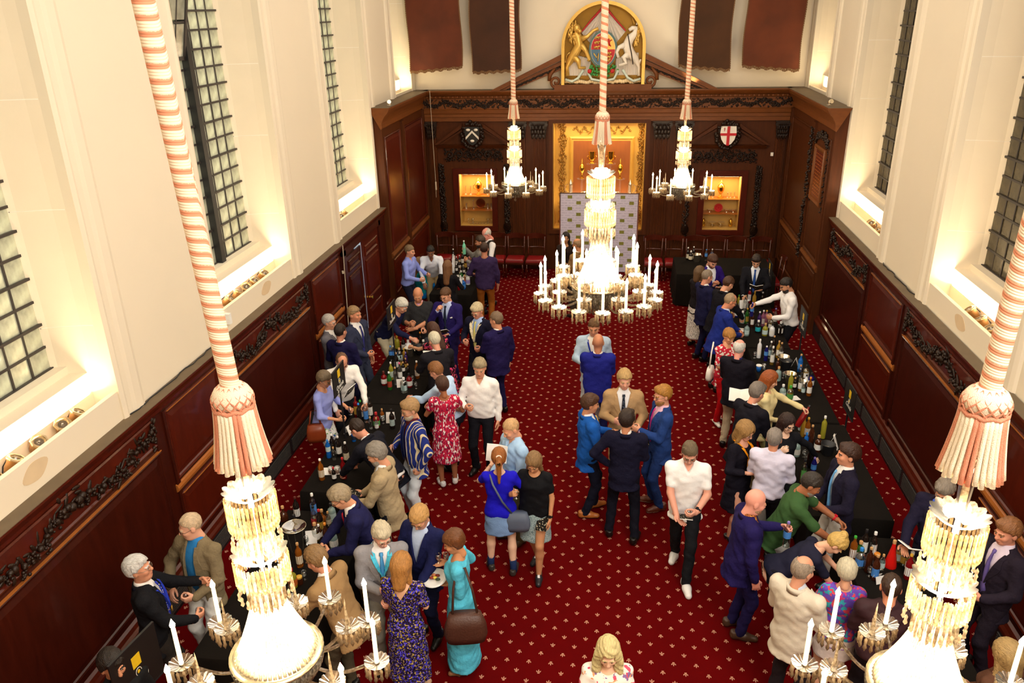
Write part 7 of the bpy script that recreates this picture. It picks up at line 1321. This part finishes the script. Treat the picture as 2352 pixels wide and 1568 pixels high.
# ---------------------------------------------------------------- tasting tables under black cloths
TZ = .75
clothm = mat('black_tablecloth', (.0075, .0055, .004), .9, var=.25, vscale=4, bump=.25, bscale=60, spec=.12); woodp = mat('plywood', sr('8A6A44'), .6)
def table(x0, x1, y0, y1, nm, seed):
    cx_, cy_ = (x0 + x1) / 2, (y0 + y1) / 2; o = empty('trestle_table', (cx_, cy_, 0), 0, 'trestle table hidden under black cloth, %s' % nm, 'table', None); hx, hy = (x1 - x0) / 2, (y1 - y0) / 2
    b = MB(); b.box(-hx + .02, -hy + .02, TZ - .035, hx - .02, hy - .02, TZ - .006); b.build('tabletop', woodp, o)
    for sx in (-1, 1):
        for sy in (-1, 1): b = MB(); b.tube([(sx * (hx - .12), sy * (hy - .12), 0), (sx * (hx - .12), sy * (hy - .12), TZ - .04)], .016, 8); b.build('leg', blackm, o)
    r = random.Random(seed); b = MB(); n = 26; ring = []
    for k in range(4 * n):
        t = k / n; sd, f = int(t), t - int(t); c = [(-1, -1), (1, -1), (1, 1), (-1, 1)][sd]; d = [(1, -1), (1, 1), (-1, 1), (-1, -1)][sd]; ring.append((c[0] + (d[0] - c[0]) * f, c[1] + (d[1] - c[1]) * f))
    ph = [r.uniform(0, 6) for _ in range(4)]; levels = [(TZ, 0), (TZ - .012, .008), (.5, .012), (.25, .02), (.03, .03)]; vs = []
    for z, o_ in levels:
        for k, (a, c) in enumerate(ring): w = o_ + (o_ * .9 * math.sin(k * .9 + ph[k // n]) if z < .7 else 0); vs.append((a * (hx + w), c * (hy + w), z))
    N_ = 4 * n; b.add(vs, [(j * N_ + i, (j + 1) * N_ + i, (j + 1) * N_ + (i + 1) % N_, j * N_ + (i + 1) % N_) for j in range(4) for i in range(N_)] + [tuple(range(N_))])
    c = b.build('tablecloth', clothm, None, 'auto'); c.location = (cx_, cy_, .0); tag(c, 'black cloth draped over the %s' % nm, 'tablecloth')
TABS = [(-3.84, -2.95, 15.3, 17.75, 'far left table'), (-3.84, -2.9, 11.37, 12.56, 'left table under the far sign'), (-3.84, -2.9, 10.36, 11.35, 'bare table left of the red dress'), (-3.80, -2.96, 7.95, 10.33, 'second nearest left table'), (-3.80, -2.75, 5.2, 7.55, 'nearest left table'),
        (1.35, 3.45, 17.0, 18.3, 'far right table by the end wall'), (2.15, 3.02, 13.0, 15.22, 'right table by the server'), (2.3, 3.2, 10.36, 12.95, 'middle right table'), (2.33, 3.25, 8.05, 10.3, 'second nearest right table'), (2.55, 3.28, 5.5, 7.7, 'nearest right table')]
for i, t in enumerate(TABS): table(*t, i)
# ---------------------------------------------------------------- bottles
GL = {'clear': thin_glass('bottle_clear', (.90, .93, .92), .35), 'dark': mat('bottle_dark', (.012, .008, .006), .08, var=.1, coat=.5), 'amber': mat('bottle_amber', sr('B8681C'), .1, trans=.55, var=.1), 'gold': mat('bottle_gold', sr('D8A83A'), .1, trans=.5), 'green': mat('bottle_green', sr('2E7A2A'), .1, trans=.4), 'red': mat('bottle_red', sr('8E1016'), .12, trans=.25), 'scarlet': mat('bottle_scarlet', sr('D81A14'), .2), 'blue': mat('bottle_blue', sr('1A6AC8'), .12, trans=.2), 'navy': mat('bottle_navy', sr('1C1A70'), .12, trans=.2), 'yellow': mat('bottle_yellow', sr('C8C040'), .12, trans=.5), 'white': mat('bottle_white', sr('EDEFF2'), .3), 'pink': mat('bottle_pink', sr('C87A9A'), .12, trans=.5), 'purple': mat('bottle_purple', sr('4A2A70'), .12, trans=.3), 'pale': mat('bottle_pale', sr('B8D4D0'), .12, trans=.5), 'brown': mat('bottle_brown', sr('4A2210'), .1, trans=.2, coat=.4), 'steel': silver, 'mint': mat('bottle_mint', sr('7CD8B4'), .25)}
LB = {c: mat('label_' + c, sr(h), .6, var=.12, vscale=50) for c, h in dict(white='F2F0EA', pale='C8E0E0', blue='4A8AD8', black='15151A', red='C02A2A', gold='C8A040', cyan='20B8C8', cream='E8DCC0', orange='D86A2A', green='5AA050', lilac='A89AE0').items()}
CP = {c: mat('cap_' + c, sr(h), .45, var=.1) for c, h in dict(white='F2F0EC', black='16161A', red='C01E26', cork='C89A66', blue='2E8AE0', green='3AAA3A', gold='D8A838', orange='E08A2A', purple='8A7AC8', darkred='5A1A12', pink='D85A8A').items()}
# outline of the glass, then label from/to, then cap radius and length
KIND = {'std': ([(.034, 0), (.037, .006), (.037, .19), (.030, .215), (.014, .245), (.013, .29), (.0145, .30)], (.05, .15, .0375), (.016, .28, .305)),
        'tall': ([(.033, 0), (.035, .006), (.035, .23), (.027, .25), (.014, .27), (.013, .32), (.0145, .33)], (.06, .19, .0356), (.0165, .30, .335)),
        'gin': ([(.045, 0), (.048, .008), (.047, .13), (.040, .155), (.018, .175), (.016, .20), (.018, .205)], (.03, .11, .0488), (.020, .20, .235)),
        'squat': ([(.05, 0), (.054, .01), (.05, .075), (.03, .105), (.014, .125), (.013, .165), (.015, .17)], (.03, .06, .0545), (.019, .165, .195)),
        'small': ([(.027, 0), (.029, .005), (.029, .11), (.022, .13), (.011, .145), (.011, .17)], (.03, .09, .0296), (.013, .165, .19)),
        'square': ([(.05, 0), (.052, .005), (.052, .17), (.044, .185), (.02, .195), (.018, .215)], (.04, .13, .0526), (.022, .21, .25)),
        'water': ([(.031, 0), (.034, .01), (.031, .08), (.034, .15), (.033, .19), (.014, .235), (.0125, .25)], (.10, .17, .0346), (.0145, .245, .265)),
        'cone': ([(.062, 0), (.064, .008), (.058, .05), (.02, .26), (.014, .30)], None, (.019, .29, .33)),
        'jar': ([(.034, 0), (.036, .005), (.036, .07), (.03, .08)], (.015, .06, .0366), (.034, .075, .095))}
_bm = {}
def bmesh_(key, f):
    if key not in _bm: _bm[key] = f()
    return _bm[key]
CLN = {'A': 'far left table', 'B': 'left table under the far sign', 'C': 'second nearest left table', 'D': 'nearest left table', 'E': 'far right table', 'F': 'right table by the server', 'G': 'middle right table', 'H': 'second nearest right table', 'I': 'nearest right table'}
GN = {'std': 'bottle', 'tall': 'tall bottle', 'gin': 'stout bottle', 'squat': 'squat flask', 'small': 'small bottle', 'square': 'square shouldered bottle', 'water': 'plastic water bottle', 'cone': 'conical bottle', 'jar': 'jar'}
ALLB = []
def bottle_obj(p, kind, gl, lab, cap, label=None, group=None, rot=None, sc=1.0):
    prof, lb, cp = KIND[kind]; nseg = 4 if kind == 'square' else 12
    o = empty('jar' if kind == 'jar' else 'bottle', p, rnd.uniform(0, 6) if kind != 'square' else PI / 4 + rnd.uniform(-.3, .3), label, 'jar' if kind == 'jar' else 'bottle', group); o.scale = (sc, sc, sc)
    def mk():
        b = MB(); b.lathe(prof, 12); 
        if kind == 'square': b.v = [(math.copysign(min(abs(x) * 1.15, r_ * .92), x), math.copysign(min(abs(y) * 1.15, r_ * .92), y), z) for (x, y, z) in b.v for r_ in [max(math.hypot(x, y), 1e-4)]]
        return b.mesh('glass', GL[gl], 'auto')
    inst('glass', bmesh_((kind, gl), mk), o)
    if lab and lb:
        def mkl(): b = MB(); b.lathe([(lb[2], lb[0]), (lb[2], lb[1])], 12, cap=False); b.f = b.f[:8] if kind in ('std', 'tall', 'gin', 'square') else b.f; b.mi = b.mi[:len(b.f)]; return b.mesh('label', LB[lab], True)
        inst('paper_label', bmesh_((kind, 'l', lab), mkl), o, (0, 0, 0), (0, 0, rnd.uniform(2.2, 4.2) - o.rotation_euler.z))
    if cap:
        def mkc(): b = MB(); b.lathe([(cp[0], cp[1]), (cp[0], cp[2] - .004), (cp[0] * .85, cp[2])], 10); return b.mesh('cap', CP[cap], 'auto')
        inst('stopper' if cap == 'cork' else 'cap', bmesh_((kind, 'c', cap), mkc), o)
    if gl == 'clear' and kind in ('std', 'tall', 'gin', 'square') and rnd.random() < .35:
        def mkd(): b = MB(); b.lathe([(prof[1][0] * .93, .008), (prof[1][0] * .93, .09)], 12); return b.mesh('spirit', GL['gold'], 'auto')
        inst('spirit', bmesh_((kind, 'd'), mkd), o)
    if rot is not None: o.rotation_euler = rot
    return o
B_ = {
 'D': [(653,1194,'squat','brown',None,'cork'),(684,1191,'std','dark','white','darkred'),(680,1221,'gin','clear','lilac','black'),(723,1188,'tall','clear','blue','white'),(725,1213,'std','clear','red','black'),(727,1240,'gin','clear','white','cork'),(742,1202,'squat','amber',None,'cork'),(738,1221,'std','dark','gold','red'),(752,1253,'std','brown',None,'orange'),(768,1256,'gin','pale','white','green'),(764,1194,'gin','pale','pale','black'),(756,1206,'small','clear','cream','cork'),(776,1222,'small','navy',None,'blue'),(661,1332,'std','green','white','green'),(674,1347,'gin','yellow','orange','red'),(689,1340,'jar','brown',None,'gold'),(674,1384,'std','clear','white','black'),(735,1236,'small','brown','white','white'),(690,1300,'std','amber','cream','cork')],
 'C': [(740,1101,'std','amber','cream','white'),(768.5,1102,'small','dark','white','red'),(791,1098,'std','red',None,'red'),(797,1061,'std','dark','cream','white'),(780,1047,'std','dark','white','white'),(766,1042,'std','dark',None,'white'),(768,1055,'small','clear',None,'cork'),(756,1050,'water','blue','pale','blue'),(820,958,'tall','red','gold','darkred'),(827,969,'std','dark',None,'blue'),(831,962,'std','dark','white','green'),(842,969,'tall','clear','blue','white'),(852,960,'tall','dark','white','black'),(866,980,'gin','red','green','red'),(879,965,'small','amber','pale','cork'),(902,983,'std','dark','pale','black'),(852,984,'small','clear',None,'cork'),(866,986,'small','clear','white','cork'),(813,1013,'small','blue','black','blue')],
 'B': [(899,827,'water','clear','blue','blue'),(906,827,'water','clear','blue','white'),(918.6,828,'gin','clear','pale','cork'),(913,799,'gin','yellow',None,'gold'),(928,808,'std','dark','white','darkred'),(939,811,'square','white','white','white'),(933,832,'small','purple',None,'purple'),(929,823,'small','gold',None,'gold'),(912,848,'std','dark','white','cork'),(883,883,'gin','red','white','darkred'),(896,894,'std','green','red','white'),(900,871,'std','yellow','pale','white'),(910,883,'std','clear',None,'cork'),(920,872,'std','clear','white','pink'),(929,900,'square','clear','pale','white'),(941,888,'gin','red','white','black'),(927,855,'small','dark','white','cork'),(938,860,'small','dark',None,'cork'),(933,846,'small','brown','gold','cork'),(959,868,'std','amber','white','white'),(959,805,'gin','clear','pale','red'),(974,809,'gin','clear','white','white'),(967,799,'std','dark',None,'orange'),(922,842,'small','clear','gold','black')],
 'A': [(1042,600,'std','dark','white','white'),(1042,613,'std','white','white','white'),(1041,626,'std','white','white','white'),(1049,607,'small','dark','white','white'),(1056,604,'small','dark','cream','white'),(1056,617,'small','dark','white','cork'),(1063,608,'std','dark','white','cork'),(1069,602,'std','dark','cream','cork'),(1075,604,'std','dark','red','red'),(1070,618,'std','brown','gold','cork'),(1077,618,'std','navy','lilac','black'),(1085,612,'std','dark','white','white'),(1088,617,'std','white',None,'white'),(1049,624,'small','dark','white','white'),(1058,632,'small','brown','cream','cork'),(1066,628,'small','dark','white','cork'),(1079,628,'std','clear','pale','cork'),(1060,645,'gin','green','white','white'),(1077,638,'gin','clear','white','white'),(1068,650,'small','amber','orange','gold'),(1075,653,'gin','white','lilac','white'),(1065,663,'gin','blue','blue','white'),(1059,664,'std','white','white','white'),(1054,666,'small','red',None,'red')],
 'E': [(1579,597,'std','dark','cream','white'),(1586,598,'gin','dark','cream','white'),(1592,595,'std','dark','white','white'),(1621,598,'water','clear','blue','blue'),(1634.5,597,'water','clear','blue','white')],
 'F': [(1720,696,'tall','red','white','white'),(1696,698,'small','yellow',None,'green'),(1731,703,'std','gold',None,'gold'),(1742,695,'std','dark','white','black'),(1749,704,'std','dark','white','white'),(1692,727,'gin','navy','white','black'),(1716,723,'std','clear',None,'white'),(1710,712,'std','clear','white','cork'),(1704,741,'gin','pale','pale','white'),(1714,743,'std','green','gold','gold'),(1726,750,'std','brown','white','white'),(1742,751,'std','purple','black','white'),(1740,763,'gin','dark','cyan','white'),(1751,748,'std','pink','white','white'),(1758,748,'std','pink',None,'gold'),(1770,756,'gin','clear','white','black'),(1779,743,'std','clear','white','purple'),(1714,770,'gin','pale','pale','black'),(1756,770,'gin','yellow','pale','cork'),(1772,771,'gin','white','white','black'),(1791,768,'square','dark','white','white'),(1703,770,'jar','clear','orange','white'),(1766,744,'small','clear','cream','red')],
 'G': [(1742,821,'tall','white','white','white'),(1758,828,'water','navy','blue','white'),(1772,838,'tall','clear','white','white'),(1786,821,'std','gold','white','cork'),(1775,809,'std','dark',None,'cork'),(1792,825,'std','clear','white','cork'),(1768,822,'std','clear','pale','white'),(1786,873,'gin','pale',None,'cork'),(1836,853,'std','blue','blue','cork'),(1849,869,'gin','clear','white','black'),(1837,863,'small','clear',None,'orange'),(1814,896,'std','yellow',None,'gold'),(1824,892,'small','dark','white','cork'),(1837,898,'std','clear','white','black'),(1861,887,'gin','navy','white','black'),(1857,908,'std','amber','white','orange'),(1844,904,'small','clear','pale','white'),(1796,915,'gin','pale','white','white'),(1813,918,'gin','clear','green','green'),(1785,848,'small','brown',None,'cork'),(1850,886,'small','white',None,'black')],
 'H': [(1838,994,'std','clear','pale','gold'),(1843,1001,'std','gold',None,'orange'),(1852,1004,'std','amber','white','gold'),(1889,1005,'tall','yellow',None,'white'),(1877,1035,'gin','brown','white','cork'),(1861,1022,'std','brown',None,'cork'),(1850,1022,'small','blue',None,'blue'),(1828,1046,'gin','pale','white','black'),(1842,1108,'tall','clear','green','black'),(1866,1092,'water','navy','blue','purple'),(1858,1072,'std','dark',None,'black')],
 'I': [(1971,1284,'gin','green','white','cork'),(1981,1275,'tall','dark','white','black'),(2001,1281,'tall','dark','white','white'),(1956,1285,'std','amber','white','green'),(1973,1300,'gin','clear','blue','blue'),(2044,1300,'cone','scarlet',None,'cork'),(2062,1288,'gin','clear','pale','cork'),(2076,1295,'gin','clear','gold','cork'),(2088,1309,'gin','clear','white','white'),(2083,1328,'std','red','white','gold'),(2024,1307,'small','clear','pale','cork'),(2012,1287,'jar','brown',None,'orange'),(2007,1330,'std','brown','blue','cork'),(1992,1312,'std','brown',None,'cork')]}
for cl_, lst in B_.items():
    seen = {}
    for q in sorted(lst, key=lambda t: t[0]):
        px, py, kd, gl, lb, cp = q; gname = {'white': 'opaque white', 'steel': 'steel'}.get(gl, gl); d = '%s %s with %s%s' % (gname, GN[kd], (lb + ' label' if lb else 'no label'), ((' and ' + cp + ' ' + ('stopper' if cp == 'cork' else 'cap')).replace('cork stopper', 'cork') if cp else '')); seen.setdefault(d, []).append(q)
    for d, qs in seen.items():
        for i, (px, py, kd, gl, lb, cp) in enumerate(qs):
            w = '%s, %s' % (d.replace('square shouldered', 'square'), CLN[cl_]); 
            if len(qs) > 1: w = '%s from left: %s' % (ORD[i], w)
            P_ = at_z(px, py, TZ); bottle_obj(P_ + np.array([0, 0, .002]), kd, gl, lb, cp, w, 'bottles on the ' + CLN[cl_])
# bottles in hands
p = pour1; bottle_obj((p.x, p.y, p.z - .12), 'std', 'mint', None, 'white', 'pale green bottle lifted by the man in the grey jumper', None)
p = ylw['grip'][1][0]; bottle_obj((p.x - .10, p.y - .05, p.z - .19), 'std', 'red', None, 'black', 'dark red bottle tilted by the red haired woman in yellow', None, rot=(-.25, .5, 0), sc=1.1)
p = wsh['grip'][0][0]; bottle_obj((p.x, p.y, p.z - .17), 'water', 'navy', 'blue', 'purple', 'blue bottle grasped by the server in the white shirt', None)
bottle_obj((npb.x, npb.y, npb.z - .2), 'water', 'clear', 'blue', 'purple', 'water bottle with blue label held by the bald man in purple navy', None, sc=1.15)
# buckets, bowls, tumblers, cards, extra glasses
def bucket(px, py, label, m=silver, r=.09, h=.16):
    o = empty('ice_bucket', at_z(px, py, TZ) + np.array([0, 0, .002]), 0, label, 'bucket'); b = MB(); b.lathe([(r * .7, 0), (r * .75, .006), (r, h - .01), (r * 1.06, h), (r * .97, h), (r * .72, .012), (.001, .012)], 20, cap=False); b.build('bowl', m, o, True)
    b = MB(); r_ = random.Random(px)
    for i in range(9): a = r_.uniform(0, 6); q = r_.uniform(0, r * .55); b.obox(Matrix.Translation((q * math.cos(a), q * math.sin(a), h * .55 + r_.uniform(0, .03))) @ Matrix.Rotation(a, 4, 'X'), .017, .017, .017)
    tag(b.build('ice', clearg, o), kind='stuff'); b = MB(); b.tube([(r * .98, -.02, h - .02), (r * 1.15, -.03, h - .05), (r * 1.15, .03, h - .05), (r * .98, .02, h - .02)], .005, 5); b.build('handle', m, o); return o
bucket(941, 817, 'steel ice bucket at the far end of the left table under the sign'); bucket(966, 813, 'black ice bucket beside the steel one on the left table under the sign', blackm); bucket(1600, 601, 'steel ice bucket on the far right table', silver, .1, .18); bucket(1798, 838, 'steel ice bucket among bottles on the middle right table'); bucket(1813, 878, 'steel ice bucket holding a bottle beside the redhead on the right'); bucket(1804, 848, 'black ice bucket behind the redhead on the middle right table', blackm); bucket(1899, 1043, 'black ice bucket beside the white card on the second nearest right table', blackm); bucket(1843, 893, 'small steel bucket right of the redhead among clear bottles', silver, .06, .14)
o = empty('wire_spittoon', at_z(683, 1262, TZ), 0, 'round wire mesh bowl on tall thin legs on nearest left table', 'stand'); b = MB(); b.lathe([(.02, .26), (.09, .275), (.125, .31), (.13, .31), (.092, .27), (.02, .254)], 22, cap=False); b.build('bowl', thin_glass('mesh_bowl', (.7, .7, .68), .5), o, True); b = MB(); b.tube([(.13 * math.cos(i * PI / 12), .13 * math.sin(i * PI / 12), .31) for i in range(25)], .005, 5); b.build('rim', silver, o, True)
for i in range(3): b = MB(); a = i * 2 * PI / 3; b.tube([(.1 * math.cos(a), .1 * math.sin(a), .285), (.07 * math.cos(a), .07 * math.sin(a), .01)], .005, 5); b.build('leg', silver, o)
tb = MB(); tb.lathe([(.036, 0), (.038, .09), (.036, .09), (.034, .006), (.001, .006)], 14, cap=False); tbm = tb.mesh('tumbler_glass', clearg, True); td = MB(); td.lathe([(.034, .007), (.0345, .045)], 12); tdm = td.mesh('whisky', amberl, True)
for px, py, lb in ((761, 1087, 'left of two tumblers of amber whisky on the left table'), (776, 1086, 'right of two tumblers of amber whisky on the left table'), (1754, 848, 'clear tumbler beside the blue cup on the middle right table'), (1746, 1053, 'x')):
    if lb == 'x': continue
    o = empty('tumbler', at_z(px, py, TZ) + np.array([0, 0, .002]), 0, lb, 'glass'); inst('glass', tbm, o)
    if py > 1000: inst('drink', tdm, o)
o = empty('paper_cup', at_z(1742, 853, TZ) + np.array([0, 0, .002]), 0, 'bright blue paper cup with white rim on the middle right table', 'cup'); b = MB(); b.lathe([(.03, 0), (.044, .10)], 16); b.build('cup', GL['blue'], o, True); b = MB(); b.lathe([(.045, .098), (.047, .104), (.045, .115), (.04, .105)], 16); b.build('rim', LB['white'], o, True)
gs = {}
for px, py, cn in ((956, 892, 'left table under the far sign'), (948, 878, 'left table under the far sign'), (924, 838, 'left table under the far sign'), (1733, 822, 'middle right table'), (1799, 868, 'middle right table'), (1847, 1050, 'second nearest right table'), (1852, 1063, 'second nearest right table'), (1985, 1302, 'nearest right table'), (1996, 1322, 'nearest right table'), (1718, 730, 'right table by the server'), (1728, 738, 'right table by the server'), (700, 1330, 'nearest left table'), (705, 1250, 'nearest left table'), (1070, 636, 'far left table'), (1064, 618, 'far left table'), (880, 972, 'second nearest left table')):
    k = gs[cn] = gs.get(cn, 0) + 1; glass_at(at_z(px, py, TZ) + np.array([0, 0, .002]), '%s empty tasting glass standing on the %s' % (ORD[k - 1], cn), None, (0, 0, 0), 'tasting glasses on tables')
def card(px, py, label, w=.10, h=.14, rz=0, flat=False, nm='place_card', mm=None):
    o = empty(nm, at_z(px, py, TZ) + np.array([0, 0, .003]), rz, label, 'card'); b = MB()
    if flat: b.box(-w, -h, 0, w, h, .003); b.build('sheet', mm or paper, o)
    else:
        for s in (-1, 1): b = MB(); b.obox(Matrix.Translation((0, s * .028, h * .48)) @ Matrix.Rotation(s * .35, 4, 'X'), w / 2, .0015, h / 2); b.build('leaf', mm or paper, o)
    return o
card(764, 1082, 'white card lying behind the two tumblers on the left table', .13, .09, .2, True); card(898, 968, 'white card behind the dark wine bottle on the left table', .12, .16, .1); card(919, 887, 'white card among the bottles on the left table under the sign', .10, .13, .3); card(717, 1243, 'white folded card on the nearest left table', .12, .15, .3); card(801, 996, 'small grey card standing at the left edge of the second left table', .09, .13, 1.2); card(1706, 707, 'white card between the bottles on the table by the server', .16, .17, .2); card(1692, 757, 'open white booklet lying at the edge of the table by the server', .12, .09, -.2, True); card(1826, 842, 'small pale card by the blue bottle on the middle right table', .06, .16, 1.2); card(1912, 1030, 'tall white card on the right end of the second nearest right table', .07, .22, 1.1); card(1820, 915, 'white sheet beside the redhead on the middle right table', .1, .07, .3, True); card(2016, 1335, 'small white card on the nearest right table', .1, .08, .4); card(1062, 634, 'open white booklet lying on the far left table', .14, .07, 0, True); card(1082, 634, 'second white booklet lying on the far left table', .1, .05, .4, True)
# black pole signs facing the aisle, yellow square, ring and white country name
signm = mat('sign_black', (.010, .008, .007), .5, var=.1); yel = mat('sign_yellow', sr('E8C020'), .5, var=.08, vscale=40); lett = mat('sign_lettering', sr('E8E4DC'), .5)
def text_mesh(txt, size):
    cu = bpy.data.curves.new('lettering', 'FONT'); cu.body = txt; cu.size = size; cu.align_x = 'CENTER'; cu.extrude = .001; cu.shear = .25; t = bpy.data.objects.new('lettering_source', cu); COL.objects.link(t); bpy.context.view_layer.update(); me = bpy.data.meshes.new_from_object(t); bpy.data.objects.remove(t); me.materials.clear(); me.materials.append(lett); return me
def sign(px, py, z, face, txt, label, w=.46, h=.34, pole=True):
    P_ = at_z(px, py, z); o = empty('pole_sign', (P_[0], P_[1], 0), 0, label, 'sign'); o.rotation_euler = (0, 0, face)
    b = MB(); b.box(-w / 2, -.006, z - h / 2, w / 2, .006, z + h / 2); b.build('board', signm, o)
    b = MB(); b.box(-w / 2, -.01, z + h / 2, w / 2, .01, z + h / 2 + .012); b.box(-w / 2, -.01, z - h / 2 - .012, w / 2, .01, z - h / 2); b.build('edging', blackm, o)
    b = MB(); b.lathe([(.013, 0), (.013, z - h / 2)], 8); b.build('pole', blackm, o); b = MB(); b.lathe([(.13, 0), (.13, .01), (.03, .025), (.014, .03)], 16); b.build('foot', blackm, o)
    b = MB(); b.box(-.045, -.009, z + .03, .045, -.006, z + .14); b.build('emblem_square', yel, o)
    b = MB(); b.tube([(.03 * math.cos(i * PI / 8), -.008, z - .025 + .036 * math.sin(i * PI / 8)) for i in range(17)], .003, 4); b.build('emblem_ring', lett, o); b = MB(); b.blob((0, -.008, z - .025), (.014, .003, .02), 8, 5); b.build('emblem_centre', yel, o)
    for i, tx in enumerate(txt): t = inst('lettering', text_mesh(tx, .085), o, (0, -.008, z - .12 - .07 * i), (PI / 2, 0, 0))
    return o
R2 = PI / 2
sign(899, 722, 1.78, R2, ['Scotland'], 'black pole sign in front of the white haired man in navy'); sign(778, 870, 1.66, R2, ['Oceania', '& Isles'], 'black pole sign before the balding man in white shirt'); sign(1952, 918, 1.05, -R2, ['Canada'], 'black pole sign by the right wall reading Canada', .5, .42); sign(1845, 738, 1.25, -R2, ['England'], 'black pole sign beside the server in white shirt', .5, .4); sign(1768, 620, 1.25, -R2, ['Wales'], 'black pole sign right of the man with blue tie'); sign(316, 1535, 1.45, R2 * .9, ['Japan'], 'black pole sign at the bottom left corner', .5, .5); sign(2132, 1200, 1.2, -R2, ['Cuba'], 'black pole sign before the man by the right wall', .46, .36)
P_ = at_z(803, 897, 1.35); booklet(P_, (.2, 1, 0), (.6, 0, 1), .22, .16, 'black brochure with white print under the left pole sign', False, pattern('brochure', '121212', ['D8D4CC'], 18, 'blotch', .40, (1, 5, 1)))
# gear along the ledges: clamps and cables
for i, (F, y, z, d, nm) in enumerate(((FTL, 16.3, CT, .1, 'left'), (FTR, 15.9, CT, .1, 'right'))):
    o = empty('clip_lamp', F(y, z + .006, d), .3, 'small chrome clip lamp lying on top of the %s end cornice' % nm, 'lamp'); b = MB(); b.lathe([(.02, 0), (.03, .01), (.045, .09), (.04, .09)], 10, Matrix.Translation((0, 0, .05)) @ Matrix.Rotation(1.2, 4, 'X')); b.build('shade', silver, o, True); b = MB(); b.tube([(0, 0, 0), (.03, 0, .04), (0, .02, .06)], .008, 6); b.box(-.04, -.03, 0, .04, .03, .012); b.build('clamp', silver, o)
for nm, F, ys in (('left', FLp, (6.7, 8.5)), ('right', FRp, (11.1, 12.7))):
    b = MB(); r_ = random.Random(1); b.tube([F(ys[0] + (ys[1] - ys[0]) * i / 14, LED + .016, .035 + r_.uniform(-.02, .02)) for i in range(15)], .007, 5); tag(b.build('cable', blackm), 'black cable lying along the ledge of the %s wall panelling' % nm, 'cable')
o = MB(); o.box(-.035, -.03, -.07, .035, .03, .07); q = o.build('junction_box', LB['white']); q.location = FLp(8.98, 2.62, .035); tag(q, 'small white junction box on the parapet of the middle left window', 'box')
